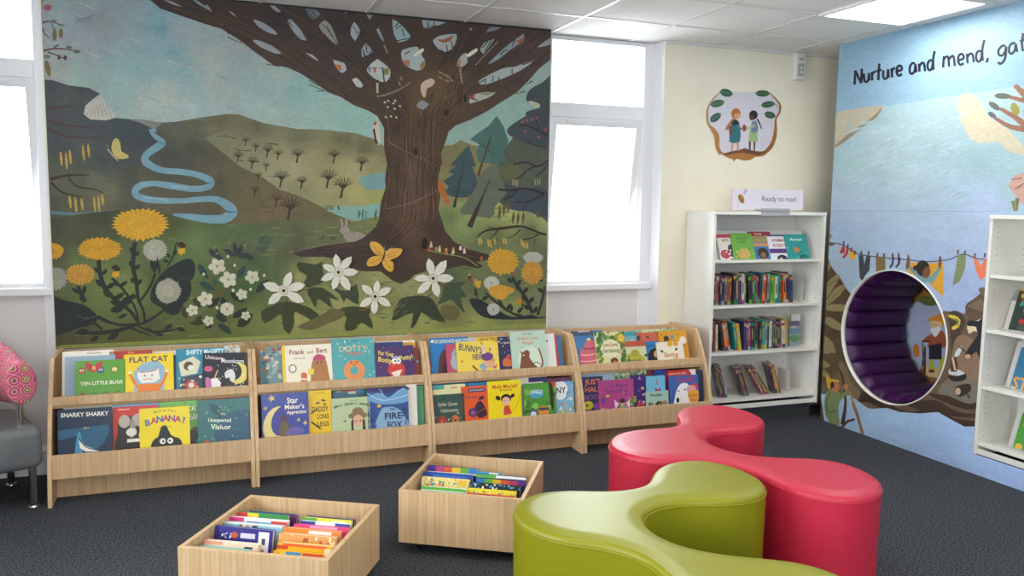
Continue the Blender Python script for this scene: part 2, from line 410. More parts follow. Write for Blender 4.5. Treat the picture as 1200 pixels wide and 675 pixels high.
# ------------------------------------------------------------------ white bookcase against the back wall
def bookcase(root, W, D, H, mt=None, bottom=True):
    """local: x along width 0..W, y from front 0 to back D, z up"""
    t = .02
    def holes(mb, xi, sgn):
        for yy in (.045, D-.06):
            z = .22
            while z < H-.06:
                mb.add([(xi+sgn*.0006, yy+.003*math.cos(a), z+.003*math.sin(a)) for a in [PI/3*q for q in range(6)]], [tuple(range(6)) if sgn < 0 else tuple(range(6))[::-1]], 1); z += .032
    a = MB().box(0, t, 0, D, .116, H-.02); holes(a, t, 1); a.build('side_panel', [M['white'], M['dkgrey']], root)
    a = MB().box(W-t, W, 0, D, .116, H-.02); holes(a, W-t, -1); a.build('side_panel', [M['white'], M['dkgrey']], root)
    MB().box(-.002, W+.002, -.004, D, H-.022, H).build('top', M['white'], root, bevel=.002)
    MB().box(t, W-t, D-.012, D-.002, .11, H-.022).build('back_panel', M['white'], root)
    for z in (1.137, .83, .51, .185): MB().box(t, W-t, .006, D-.012, z-.018, z).build('shelf', M['white'], root, bevel=.002)
    MB().box(t, W-t, .003, .021, .118, .148).build('bottom_rail', M['white'], root, bevel=.002)
BX0, BX1, BY0 = 3.145, 4.062, -.33
root = empty('bookcase', (BX0, BY0, 0)); tag(root, 'tall white bookcase of early readers standing in the corner below the bee sign', 'bookcase')
bookcase(root, BX1-BX0, .325, 1.462)
MB().box(.02, BX1-BX0-.02, .05, .31, 0, .117).build('plinth', M['dkgrey'], root)

# ------------------------------------------------------------------ painted partition with nook and recessed shelves
NY, NZ, NR = -.952, .681, .428
SY0, SY1, SH = -1.597, -2.53, 1.467
P = PP = Painter(step=.00006, rect=(.3575, 3.3, 0.0, HC), conv=lambda x, y: (lambda q: (-q.y, q.z))(at_x(x, y, XP)), gain=1.0)
P.holes = [[(-NY+NR*math.cos(2*PI*k/56), NZ+NR*math.sin(2*PI*k/56)) for k in range(56)], [(-SY0, .115), (-SY1, .115), (-SY1, SH), (-SY0, SH)]]
def Jj(p): return Zm(940, 250, .2222, p)
def Kk(p): return Zm(1040, 350, .2372, p)
def Ll(p): return Zm(960, 270, .2222, p)
def Mm(p): return Zm(940, 400, .2371, p)
def Nn(p): return Zm(940, 100, .21667, p)
def Tt(p): return Zm(960, 30, .2, p)
big = [(900, -60), (1400, -60), (1400, 720), (900, 720)]
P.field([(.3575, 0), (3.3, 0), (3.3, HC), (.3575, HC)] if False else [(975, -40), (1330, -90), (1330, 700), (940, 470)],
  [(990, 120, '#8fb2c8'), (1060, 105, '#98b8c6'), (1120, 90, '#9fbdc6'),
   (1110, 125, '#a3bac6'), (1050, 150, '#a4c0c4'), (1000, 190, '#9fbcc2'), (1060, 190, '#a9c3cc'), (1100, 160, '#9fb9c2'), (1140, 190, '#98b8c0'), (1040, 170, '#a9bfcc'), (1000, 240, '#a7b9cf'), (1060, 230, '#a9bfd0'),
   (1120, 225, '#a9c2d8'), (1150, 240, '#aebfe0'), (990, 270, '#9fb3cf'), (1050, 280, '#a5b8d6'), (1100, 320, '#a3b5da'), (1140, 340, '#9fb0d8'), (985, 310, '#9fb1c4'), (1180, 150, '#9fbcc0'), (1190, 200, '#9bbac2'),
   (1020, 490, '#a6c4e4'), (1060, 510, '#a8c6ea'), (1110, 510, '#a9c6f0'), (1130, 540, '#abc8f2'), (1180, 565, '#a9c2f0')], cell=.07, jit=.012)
P.up()
# brighter top band edge and mural top line
P.poly([(975, 133.5), (1100, 115), (1215, 98), (1400, 66), (1400, -90), (975, -40)], '#8aadc6')
P.up()
for pts, c in (([(175, 345), (180, 205), (190, 150), (300, 125), (435, 112), (400, 170), (330, 215), (260, 270)], '#b7b09b'), ([(848, 70), (880, 45), (930, 50), (975, 110), (1010, 170), (1100, 230), (1200, 330), (1260, 400), (1190, 378), (1110, 350), (1060, 305), (1010, 312), (920, 295), (870, 215), (845, 140)], '#c6bea6')):
    P.poly(Nn(pts), c, smooth=4)
P.up()
P.line(Nn([(180, 330), (240, 285), (330, 215), (400, 165), (430, 120)]), [2, 5, 4, 3, 1], '#8a816c', smooth=4)
rr = random.Random(3)
for i in range(190):       # chalky brush marks in the sea
    cx = rr.uniform(985, 1120); cy = rr.uniform(140, 240); L = rr.uniform(8, 26)
    P.line([(cx, cy), (cx+L*.5, cy-L*.22), (cx+L, cy-L*.38)], [.3, rr.uniform(.8, 2.6), .3], rr.choice(['#b3c6d4', '#9ab9bd', '#aec5d4', '#a0bcc4', '#a3c0c0']))
    if i % 12 == 0: P.up()
P.up()
for pts in ([(1140, 0), (1180, 60), (1130, 65), (1080, 55)],): pass
P.line(Nn([(1250, 90), (1180, 78), (1120, 62)]), [8, 5, 4], '#8f6553'); P.line(Nn([(1220, 225), (1150, 170), (1070, 125)]), [9, 6, 4], '#8f6553'); P.line(Nn([(1230, 240), (1130, 225), (1040, 175)]), [8, 5.5, 3.5], '#8f6553', smooth=3)
P.line(Nn([(1150, 0), (1215, 60)]), [5, 9], '#8f6553'); P.up()
for c, r, a, cl in (((1085, 58), (45, 16), .05, '#5d6458'), ((1040, 112), (36, 16), .6, '#59625d'), ((1028, 160), (26, 13), .6, '#59625d'), ((1152, 128), (22, 36), -.4, '#8f8b45')):
    q = Nn([c])[0]; P.ell(q[0], q[1], r[0]*.2167, r[1]*.2167, cl, a)
for pts, cl in (([(1118, 545), (1150, 490), (1210, 475), (1260, 500), (1260, 680), (1200, 650), (1150, 590)], '#c39a8c'),): P.poly(Nn(pts), cl, smooth=4)
P.line(Nn([(1140, 625), (1150, 680)]), [5, 2], '#7d8048'); P.line(Nn([(1165, 610), (1160, 680)]), [5, 2], '#6d7040'); P.up()
P.line(Nn([(1150, 560), (1180, 545), (1200, 530)]), [1, 2, 1], '#8a5a58'); P.line(Nn([(1135, 510), (1190, 500)]), [1, 1.5], '#8a5a58')
P.line([(972, 247), (1171, 248)], .7, '#8ba0bb'); P.up()
# rocks / feathers at lower left
P.poly(Jj([(100, 270), (130, 230), (160, 290), (200, 340), (235, 400), (262, 440), (240, 520), (215, 620), (215, 900), (60, 1100), (60, 400)]), '#54412f', smooth=3)
P.poly([(955, 400), (990, 395), (995, 430), (1005, 455), (1010, 470), (1000, 500), (985, 495), (940, 470)], '#5b4b34')
P.up()
for pts in ([(125, 320), (118, 270), (140, 260), (152, 280)], [(115, 390), (170, 330), (195, 325), (192, 350), (118, 460)], [(115, 490), (170, 400), (215, 378), (228, 392), (180, 450)], [(120, 500), (150, 480), (240, 485), (225, 515), (150, 515)], [(110, 560), (150, 550), (210, 590), (212, 620), (150, 600)], [(105, 640), (160, 680), (175, 740), (110, 700)]):
    P.poly(Jj(pts), '#8d7f57', smooth=3)
for pts in ([(95, 0), (130, 20), (150, 50), (110, 60)], [(95, 90), (140, 120), (100, 130)], [(95, 140), (120, 150), (140, 180), (100, 170)]): P.poly(Mm(pts), '#8d7f57', smooth=3)
P.up()
P.line(Jj([(120, 395), (185, 345)]), 1, '#6b5f3e'); P.line(Jj([(130, 480), (215, 390)]), 1, '#6b5f3e')
P.ell(*Jj([(148, 162)])[0], 5, 2.2, '#6d5543'); P.ell(*Jj([(145, 120)])[0], 3, 3, '#9b7f63')
# dirt bank at right, roots below the nook
P.poly(Kk([(275, 60), (330, 80), (345, 60), (380, 75), (410, 20), (440, 0), (520, -20), (520, 640), (460, 630), (380, 630), (320, 600), (250, 560), (160, 565), (60, 560), (-100, 540), (-230, 470), (-330, 460), (-310, 420), (-150, 300), (200, 200)]), '#6b5846', smooth=2)
P.up()
P.poly(Ll([(680, 440), (730, 425), (770, 470), (760, 520), (720, 600), (700, 660), (690, 520)]), '#4a3c33', smooth=3)
P.poly(Ll([(770, 400), (830, 350), (880, 300), (900, 250), (960, 280), (960, 640), (895, 560), (880, 480), (800, 480)]), '#5d4c3e', smooth=3)
P.poly(Ll([(700, 700), (705, 620), (730, 560), (790, 560), (880, 640), (900, 700), (890, 900), (820, 820), (720, 760)]), '#8a705a', smooth=3)
P.poly(Kk([(250, 470), (290, 400), (360, 380), (430, 400), (475, 440), (470, 520), (420, 520), (330, 500)]), '#7d766a', smooth=3)
P.up()
P.poly(Ll([(840, 310), (870, 300), (900, 320), (940, 360), (900, 370), (860, 340)]), '#6e5b4b', smooth=3)
P.poly(Ll([(780, 400), (850, 360), (900, 420), (880, 440)]), '#77634f')
for pts in ([(-230, 440), (-60, 480), (100, 560), (220, 530), (330, 590), (460, 610), (470, 640), (300, 640), (60, 580)], [(200, 470), (300, 480), (400, 520), (470, 500), (470, 540), (380, 545), (280, 510)], [(100, 530), (230, 500), (350, 560), (470, 570), (470, 590), (320, 580)]):
    P.poly(Kk(pts), '#43342b', smooth=3)
P.poly(Mm([(200, 420), (230, 370), (270, 290), (330, 265), (370, 290), (350, 300), (280, 300), (240, 400)]), '#3b2e22')
P.poly(Mm([(180, 110), (215, 120), (240, 200), (290, 250), (270, 290), (230, 330), (200, 300)]), '#7b6a4c', smooth=3)
P.up()
# blue behind the roots (bottom edge)
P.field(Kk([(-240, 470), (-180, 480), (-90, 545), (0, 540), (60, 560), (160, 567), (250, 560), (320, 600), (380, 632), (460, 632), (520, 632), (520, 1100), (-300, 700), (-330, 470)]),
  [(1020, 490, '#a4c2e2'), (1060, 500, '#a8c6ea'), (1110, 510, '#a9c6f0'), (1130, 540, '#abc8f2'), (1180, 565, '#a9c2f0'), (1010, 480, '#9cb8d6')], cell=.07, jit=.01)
P.up()
P.line(Mm([(250, 300), (275, 370), (300, 460)]), 3.5, '#8a6c3d'); P.line(Mm([(235, 250), (265, 330)]), 2.5, '#a28a52'); P.line(Mm([(190, 430), (225, 395), (260, 385)]), 3, '#4d3a28')
P.line(Mm([(180, 130), (200, 180), (215, 300), (200, 410)]), [1, 3, 3, 5], '#4a3724', smooth=3)
# climbing gnome
P.poly(Mm([(120, 250), (160, 240), (200, 260), (225, 230), (228, 255), (185, 300), (180, 360), (185, 415), (130, 395), (110, 320)]), '#7d8a5e', smooth=2)
P.up()
P.poly(Mm([(118, 165), (140, 185), (178, 190), (180, 205), (145, 215), (130, 240)]), '#d2a722', smooth=2); P.ell(*Mm([(165, 225)])[0], 5, 6.5, '#b57a4e'); P.ell(*Mm([(216, 225)])[0], 3, 4, '#b57a4e')
P.line(Mm([(140, 250), (120, 300), (130, 350), (170, 340)]), 1.6, '#5c6a3c', smooth=3); P.up(); P.ell(*Mm([(150, 215)])[0], 2.5, 4, '#43291c')
# washing line
P.line(Ll([(40, 65), (120, 75), (210, 125), (360, 145), (470, 155), (560, 165), (680, 155), (760, 125), (840, 150), (960, 150)]), 1.2, '#4d3c30', smooth=4)
P.up()
def cloth(pts, c, s=2): P.poly(Ll(pts), c, smooth=s)
cloth([(125, 82), (135, 85), (132, 120), (108, 118), (112, 105)], '#b33a35'); cloth([(142, 95), (155, 98), (150, 125), (130, 148), (122, 140), (138, 120)], '#b33a35')
cloth([(165, 108), (198, 128), (175, 158), (155, 130)], '#dca52b')
P.poly(Ll([(208, 130), (232, 132), (238, 180), (250, 132), (270, 135), (265, 210), (240, 240), (228, 268), (214, 250), (210, 190)]), '#3b4145')
P.poly(Ll([(298, 140), (350, 142), (348, 230), (300, 230)]), '#7d6a3f'); P.poly(Ll([(385, 140), (396, 140), (392, 180), (375, 202), (370, 190), (382, 175)]), '#33324a'); P.poly(Ll([(415, 140), (430, 142), (425, 180), (405, 200), (402, 188), (415, 175)]), '#33324a')
P.poly(Ll([(460, 165), (560, 175), (655, 170), (655, 350), (600, 300), (560, 260), (480, 230), (455, 205)]), '#d9a032')
P.poly(Ll([(730, 130), (775, 128), (770, 200), (740, 270), (705, 290), (720, 200)]), '#7f8a62')
P.poly(Ll([(812, 148), (835, 150), (852, 190), (872, 150), (892, 155), (893, 230), (850, 262), (825, 210)]), '#e17a50')
P.up()
P.poly(Ll([(465, 140), (480, 142), (482, 190), (540, 240), (590, 240), (630, 195), (628, 150), (645, 150), (645, 200), (600, 280), (540, 270), (470, 200)]), '#6f9a9d')
P.up()
P.ell(*Ll([(547, 200)])[0], 8, 9.5, '#2b2320'); P.ell(*Ll([(510, 198)])[0], 3.5, 3, '#2b2320'); P.ell(*Ll([(468, 175)])[0], 2, 7, '#7a5138', .2); P.ell(*Ll([(637, 170)])[0], 2, 7, '#7a5138', .1)
P.up(); P.ell(*Ll([(566, 222)])[0], 4.6, 7, '#7a5138', .3)
for a, b_ in ((130, 70), (152, 85), (170, 102), (188, 118), (223, 120), (262, 120), (308, 130), (343, 133), (388, 132), (420, 132), (471, 142), (638, 148), (733, 115), (770, 118), (822, 132), (874, 132)):
    P.line(Ll([(a, b_-12), (a-2, b_+10)]), 2, '#5a3830')
P.up()
# figure splitting kindling
P.poly(Ll([(845, 545), (875, 560), (890, 620), (885, 760), (850, 700), (830, 640), (790, 670), (770, 650), (810, 590)]), '#23242a', smooth=2)
P.poly(Kk([(345, 250), (370, 235), (355, 280), (330, 285)]), '#c9d2da', smooth=2); P.line(Kk([(352, 235), (420, 290)]), 1.5, '#4a2f25')
P.poly(Ll([(780, 490), (830, 475), (862, 470), (850, 535), (815, 530), (790, 545)]), '#e5cfa9', smooth=2)
P.up()
P.poly(Ll([(778, 500), (790, 475), (840, 478), (862, 465), (855, 540), (835, 545), (828, 510), (800, 505)]), '#23242a', smooth=2)
P.ell(*Kk([(398, 285)])[0], 3.4, 2.4, '#cfa67c'); P.poly(Kk([(305, 350), (330, 345), (380, 365), (370, 380), (320, 378), (303, 370)]), '#c9d0d6', smooth=2)
P.poly(Kk([(300, 375), (340, 385), (388, 370), (385, 400), (340, 410), (308, 398)]), '#2e2825', smooth=2); P.poly(Kk([(318, 290), (340, 290), (348, 330), (342, 362), (312, 360)]), '#4a332a')
P.line(Kk([(322, 290), (335, 355)]), 2.4, '#d9b591'); P.poly(Kk([(335, 440), (355, 428), (405, 420), (412, 455), (362, 485), (338, 470)]), '#3a302c', smooth=2)
P.poly(Ll([(680, 445), (720, 450), (745, 475), (735, 510), (705, 525), (700, 510), (725, 495), (725, 475), (690, 460)]), '#d9c23b', smooth=2)
P.up(); P.ell(*Kk([(349, 458)])[0], 3.2, 4.2, '#c9a98d'); P.line(Kk([(395, 470), (405, 490)]), 2, '#3a302c')
P.line(Kk([(330, 100), (350, 110), (345, 135)]), 2.4, '#8a8a4a', smooth=2)
P.up()
# hand-lettered heading
ink = '#17142a'
strokes = [[(207, 345), (212, 262)], [(212, 264), (247, 338)], [(247, 338), (250, 252)], [(262, 280), (264, 318), (275, 330), (288, 318), (291, 278)], [(291, 278), (294, 322)],
  [(308, 272), (311, 322)], [(310, 290), (318, 275), (330, 268)], [(352, 222), (346, 320)], [(334, 268), (366, 258)], [(376, 262), (376, 300), (386, 312), (400, 300), (404, 256)], [(404, 256), (408, 306)],
  [(424, 250), (428, 304)], [(426, 270), (434, 254), (446, 248)], [(456, 268), (484, 258), (480, 238), (466, 236), (456, 252), (456, 280), (468, 294), (486, 284)],
  [(562, 222), (544, 222), (531, 245), (532, 275), (546, 282), (560, 262), (564, 224)], [(564, 226), (570, 274)], [(585, 222), (588, 270)], [(587, 240), (600, 220), (612, 220), (618, 240), (620, 268)],
  [(664, 205), (648, 204), (636, 224), (637, 250), (648, 262), (662, 246), (667, 206)], [(677, 148), (668, 200), (670, 260)],
  [(731, 178), (726, 246)], [(729, 200), (742, 184), (756, 186), (761, 240)], [(760, 200), (776, 180), (788, 184), (795, 238)], [(816, 204), (846, 192), (842, 170), (826, 168), (815, 186), (816, 214), (828, 230), (848, 220)],
  [(866, 164), (870, 222)], [(869, 186), (882, 166), (896, 166), (903, 188), (906, 216)], [(948, 150), (932, 150), (920, 172), (922, 200), (936, 212), (950, 192), (953, 152)], [(968, 84), (956, 140), (958, 206)], [(988, 190), (986, 204), (978, 216)],
  [(1092, 120), (1074, 118), (1052, 142), (1052, 168), (1070, 176), (1088, 156), (1096, 122)], [(1096, 122), (1092, 180), (1080, 210), (1060, 224), (1048, 214)], [(1150, 104), (1130, 104), (1114, 126), (1114, 156), (1130, 164), (1146, 144), (1152, 106)], [(1152, 108), (1160, 154)],
  [(1196, 44), (1188, 100), (1194, 150)], [(1176, 92), (1215, 80)], [(1225, 30), (1222, 135)], [(1223, 110), (1236, 92), (1250, 92), (1255, 110), (1257, 130)], [(1275, 108), (1305, 98), (1300, 78), (1284, 78), (1274, 95), (1276, 122), (1290, 134), (1306, 124)], [(1330, 70), (1333, 122)], [(1332, 92), (1344, 72), (1358, 68)]]
for st in strokes: P.line(Tt(st), 2.9, ink, smooth=4 if len(st) > 2 else 0)
for st in strokes:
    for q in (st[0], st[-1]): pass
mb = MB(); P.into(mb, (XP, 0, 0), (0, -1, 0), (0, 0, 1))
M['mural2'] = printed('painted_partition_mural', rough=.5, mottle=.07, nscale=5, sc_=(1, .7, 2.2), fine=.09, gain=1.0)
wr = MB(); wr.cols = []
wr.box(XP+.004, XR, -.3575-.02, -.3575, 0, HC, 0, c=hx('#9aa9b4')); wr.box(XP, XR, YR, -3.3, 0, HC, 0, c=hx('#b4c6d4'))
wr.v += [] 
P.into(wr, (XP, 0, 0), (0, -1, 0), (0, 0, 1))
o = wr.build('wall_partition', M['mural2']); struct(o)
o['label'] = 'pale blue painted partition wall with hand-lettered heading, round nook and recessed shelves'

# round reading nook
root = empty('reading_nook', (XP, NY, NZ)); tag(root, 'round reading nook with purple padded lining set in the blue painted partition', 'nook')
root_loc = Vector((XP, NY, NZ)); XD = 4.63
def ring(mb, prof, n=72, mi=0, a0=0., a1=2*PI, smooth=True):   # prof: (x, r)
    full = abs(a1-a0-2*PI) < 1e-6; m = n if full else n+1; vs = []; fs = []
    for x_, r_ in prof:
        for k in range(m):
            a = a0+(a1-a0)*k/n; vs.append((x_, r_*math.cos(a), r_*math.sin(a)))
    for i in range(len(prof)-1):
        for k in range(n):
            k2 = (k+1) % m; fs.append((i*m+k, (i+1)*m+k, (i+1)*m+k2, i*m+k2))
    mb.add(vs, fs, mi, smooth)
mb = MB(); ring(mb, [(.002, NR+.003), (-.006, NR+.002), (-.008, NR-.001), (-.006, NR-.005), (.03, NR-.005)]); mb.build('rim', M['white'], root)
mb = MB(); ring(mb, [(.0, NR-.001), (XD-XP, NR-.001)]); mb.build('shell', M['black'], root)
NPAD = 22
for k in range(NPAD):
    a0 = 2*PI*k/NPAD+.005; a1 = 2*PI*(k+1)/NPAD-.005; mb = MB(); nx, na = 12, 10; vs = []; fs = []
    for i in range(nx+1):
        tx = i/nx; x_ = .012+(XD-XP-.02)*tx; ex = min(1, min(tx, 1-tx)*8); ex = math.sqrt(max(0, 1-(1-ex)**2))
        for j in range(na+1):
            ta = j/na; ea = math.sin(PI*ta)**.45
            rad = NR-.016-.016*ex-.026*ea*ex
            a = a0+(a1-a0)*ta; vs.append((x_, rad*math.cos(a), rad*math.sin(a)))
    for i in range(nx):
        for j in range(na): fs.append((i*(na+1)+j, (i+1)*(na+1)+j, (i+1)*(na+1)+j+1, i*(na+1)+j+1))
    mb.add(vs, fs, 0, True); mb.build('pad', M['purple'], root)
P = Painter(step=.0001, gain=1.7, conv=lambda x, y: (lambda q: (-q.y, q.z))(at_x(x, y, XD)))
NRr = NR-.003
circ = [(-NY+NRr*math.cos(2*PI*k/48), NZ+NRr*math.sin(2*PI*k/48)) for k in range(48)]
P.rect = None; cvs = P.conv; P.conv = None
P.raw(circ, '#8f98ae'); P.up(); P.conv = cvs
P.rect = (-NY-NRr*.93, -NY+NRr*.93, NZ-NRr*.9, NZ+NRr*.9)
def gr(pts, c, s=2): P.poly(Kk(pts), c, smooth=s)
gr([(90, 0), (170, 20), (250, 30), (240, 5), (200, -60), (90, -60)], '#8d6230'); gr([(160, 350), (200, 350), (300, 380), (330, 420), (230, 440), (150, 400)], '#7a5330'); P.up()
gr([(150, -5), (200, -15), (250, 15), (230, 35), (180, 30)], '#4f5a2c'); gr([(95, 60), (115, 55), (100, 90)], '#6b7340'); gr([(105, 0), (130, 20), (100, 30)], '#4f5a2c')
gr([(170, 340), (190, 330), (300, 355), (290, 390), (200, 385)], '#b09a72'); P.up()
gr([(205, 95), (240, 85), (268, 65), (275, 100), (278, 135), (215, 120)], '#c07a2e'); gr([(205, 290), (225, 290), (235, 350), (210, 360)], '#9aa02f', 0); gr([(255, 290), (282, 290), (282, 355), (262, 355)], '#9aa02f', 0)
gr([(225, 170), (265, 155), (288, 190), (288, 240), (200, 240), (205, 215), (170, 215), (190, 190)], '#8a4a33'); gr([(180, 240), (190, 240), (190, 370), (180, 370)], '#4a2a20', 0); gr([(125, 240), (150, 225), (158, 280), (135, 290)], '#a8632c'); P.up()
gr([(215, 110), (265, 115), (268, 140), (240, 165), (215, 140)], '#d9a478'); gr([(205, 230), (268, 220), (268, 300), (205, 300)], '#24242c', 0); P.up()
gr([(212, 148), (262, 140), (258, 165), (235, 190), (220, 170)], '#c9c9cf'); P.ell(*Kk([(222, 128)])[0], .5, .7, '#222'.ljust(7, '2')); P.ell(*Kk([(240, 127)])[0], .5, .7, '#222222')
P.line(Kk([(172, 210), (180, 370)]), 1.3, '#4a2a20'); P.line(Kk([(185, 230), (165, 370)]), 1.3, '#4a2a20'); P.line(Kk([(172, 210), (210, 212)]), 2, '#3a2620')
gr([(205, 350), (232, 352), (232, 365), (205, 366)], '#5a2d22', 0); gr([(262, 360), (285, 362), (280, 378), (262, 375)], '#5a2d22', 0)
mb = MB(); mb.cols = []
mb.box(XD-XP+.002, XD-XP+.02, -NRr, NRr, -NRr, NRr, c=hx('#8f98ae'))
P.into(mb, (XD-XP, -NY, -NZ), (0, -1, 0), (0, 0, 1))
M['print_m'] = printed('painted_panel', rough=.5, mottle=.06, nscale=8, fine=.05)
mb.build('painted_end_panel', M['print_m'], root)

# recessed white shelves in the partition (open side faces the room)
root = empty('recessed_bookcase', (XP+.001, SY0, 0), rz=-PI/2); tag(root, 'white shelving recessed in the painted partition right of the round nook', 'bookcase')
bookcase(root, SY0-SY1, .31, SH)
root['label'] = 'white open shelves recessed in the blue partition, right of the round nook'
# ================================================================== BIG TREE MURAL
MT = .008     # panel thickness
P = Painter(step=.00006, rect=(-.755, 2.0945, .684, HC-.006), conv=lambda x, y: (lambda q: (q.x, q.z))(at_y(x, y, -MT)))
def A(p): return Zm(40, 0, .2, p)
def B(p): return Zm(240, 0, .2, p)
def C(p): return Zm(420, 0, .2, p)
def D(p): return Zm(40, 130, .2, p)
def E(p): return Zm(240, 130, .2, p)
def F(p): return Zm(420, 130, .2, p)
def G(p): return Zm(40, 280, .2, p)
def H(p): return Zm(240, 265, .2, p)
def I(p): return Zm(420, 255, .2, p)
rr = random.Random(11)
sky = [(60, 10, '#8b979c'), (120, 30, '#868c8f'), (150, 10, '#8a9599'), (190, 35, '#6f929b'), (185, 15, '#7c9aa2'), (205, 60, '#76979e'), (165, 80, '#7f9c9f'), (215, 85, '#7d9ca1'), (140, 75, '#84a09f'), (110, 60, '#8d9499'), (70, 85, '#949693'),
  (90, 95, '#8aa197'), (150, 115, '#86a09e'), (165, 120, '#a0a79e'), (195, 112, '#a3a9a0'), (230, 125, '#93a5a2'), (210, 45, '#90999b'), (235, 35, '#919c9c'), (280, 60, '#8f9896'), (240, 70, '#9aa099'), (255, 95, '#99a09a'), (300, 95, '#88a0a0'), (320, 85, '#97a39b'),
  (350, 110, '#80a29f'), (370, 125, '#8ea89f'), (420, 140, '#86a69c'), (300, 130, '#93a39e'), (340, 140, '#93a49a'), (540, 155, '#859d92'), (590, 140, '#84a196'), (610, 125, '#83a095'), (640, 100, '#8b9c94'), (60, 60, '#8f9699'), (430, 150, '#8aa79c')]
P.field([(20, -60), (680, -60), (680, 220), (20, 220)], sky, cell=.06, jit=.012); P.up()
for i in range(70):
    cx, cy = rr.uniform(60, 430), rr.uniform(0, 140); L = rr.uniform(10, 30)
    if cy > 30+(cx-180)*.45 and cx > 180 and cy < 30: continue
    P.line([(cx-L/2, cy-L*.18), (cx, cy), (cx+L/2, cy+L*.2)], [.4, rr.uniform(1.5, 4), .4], rr.choice(['#8a9d9e', '#959d9b', '#86999d', '#98a39c'])); 
    if i % 9 == 0: P.up()
P.up()
for _ in range(14): P.line([(rr.uniform(84, 112), rr.uniform(17, 27)), (rr.uniform(84, 112), rr.uniform(17, 27))], .8, '#777a82')
# far hills
P.field([(150, 139), (170, 140), (184, 143), (204, 143), (222, 140), (240, 137), (266, 133.6), (280, 134), (308, 144), (348, 151), (380, 152), (416, 156), (440, 163), (455, 176), (530, 170), (540, 164), (553, 170), (680, 175), (680, 300), (40, 300), (40, 139)],
  [(200, 147, '#6e7066'), (160, 142, '#7c7f78'), (215, 150, '#5c5a48'), (260, 142, '#5d5a47'), (300, 150, '#5f5d48'), (350, 160, '#63624b'), (400, 165, '#62614a'), (430, 175, '#5e5c45'), (230, 165, '#6f7059'), (265, 165, '#76755a'), (300, 175, '#7c7a5e'), (330, 185, '#8b8564'), (345, 200, '#959070'), (370, 190, '#8f8762'),
   (400, 195, '#958c65'), (390, 175, '#777351'), (420, 200, '#99916a'), (435, 190, '#867f57'), (320, 205, '#8a8768'), (350, 225, '#7f7b5b'), (390, 230, '#8f8860'), (420, 230, '#9d955f'), (440, 235, '#91925a'), (380, 245, '#7f8058'), (430, 255, '#6e7349'), (530, 190, '#70694a'), (540, 215, '#7c7a4c')], cell=.05, jit=.02)
P.up()
P.poly(A([(285, 675), (300, 610), (385, 550), (405, 570), (430, 620), (480, 680), (420, 720), (330, 710)])+[], '#aaa79d', smooth=0)
for i in range(7): P.line([(104+i*3.2, 128-i*1.5), (101+i*5, 137)], .7, '#88857c')
P.up()
P.poly(D([(905, 0), (935, -8), (960, 5), (920, 20)]), '#94aaa9')
# dark hill on the left
P.field([(50, 93), (62, 94), (80, 100), (104, 103), (117.6, 110), (108, 117), (100, 124), (98, 134), (106, 140), (124, 141), (136, 138), (152, 140), (165, 144), (176, 149), (192, 165), (185, 300), (40, 300)],
  [(60, 97, '#43474c'), (90, 103, '#40454a'), (75, 112, '#505450'), (95, 118, '#4c504e'), (60, 130, '#42474b'), (90, 138, '#41474b'), (120, 150, '#41484d'), (150, 150, '#3e464b'), (170, 165, '#3b4345'), (140, 175, '#42474a'), (100, 165, '#4d5152'), (70, 170, '#43474a'), (60, 190, '#50534a'), (90, 195, '#4e5047'),
   (120, 190, '#3e4344'), (160, 200, '#44463f'), (150, 215, '#4b4b42'), (110, 215, '#5f604e'), (75, 215, '#55574a'), (130, 225, '#66644f'), (80, 235, '#51533f'), (110, 240, '#5c5a48'), (150, 240, '#4d4b3d'), (60, 245, '#46493c')], cell=.05, jit=.02); P.up()
# nearer brown hill
P.field([(184, 149), (192, 144), (204, 143), (222, 140), (240, 142), (246, 146), (262, 152), (240, 162), (260, 178), (280, 194), (308, 208), (328, 222), (352, 230), (380, 244), (410, 258), (430, 300), (150, 300), (170, 250), (160, 200), (180, 180)],
  [(200, 148, '#57574a'), (230, 147, '#5b5a46'), (185, 160, '#4c4e46'), (210, 160, '#55564a'), (245, 150, '#6a6852'), (195, 180, '#40433d'), (230, 175, '#3f423c'), (215, 190, '#45463e'), (250, 180, '#58503d'), (250, 200, '#5a543f'), (190, 205, '#4b4a3e'), (255, 215, '#4c4b40'), (275, 205, '#605942'), (300, 225, '#62583f'),
   (280, 240, '#5f553c'), (320, 245, '#6a5a40'), (350, 245, '#635a40'), (240, 240, '#555040'), (200, 240, '#5b5443'), (170, 225, '#5a5545'), (350, 265, '#5d583e'), (400, 262, '#5e5b3f')], cell=.05, jit=.02); P.up()
for _ in range(50):
    cx, cy = rr.uniform(70, 330), rr.uniform(155, 250); P.line([(cx, cy), (cx+rr.uniform(8, 20), cy+rr.uniform(-1, 4))], [.3, 1.6, .3][:2], '#4e4d40')
P.up()
P.line(D([(690, 105), (700, 140), (755, 185), (720, 212), (660, 255), (655, 300), (740, 345), (860, 357), (960, 375), (1035, 412), (1010, 448), (920, 456), (800, 438), (690, 425), (610, 445), (595, 490), (680, 520), (850, 527), (1040, 515), (1120, 545), (1160, 590), (1110, 632), (1000, 632), (900, 618), (815, 608)]),
  [8, 5, 7, 9, 8, 9, 7, 7, 7, 9, 7, 7, 8, 6, 8, 8, 8, 6, 7, 10, 13, 11, 9, 7, 2], '#6d8e9b', smooth=5)
P.line(D([(100, 595), (230, 603), (350, 597), (470, 585)]), [4, 3, 3, 1], '#5a727c', smooth=4)
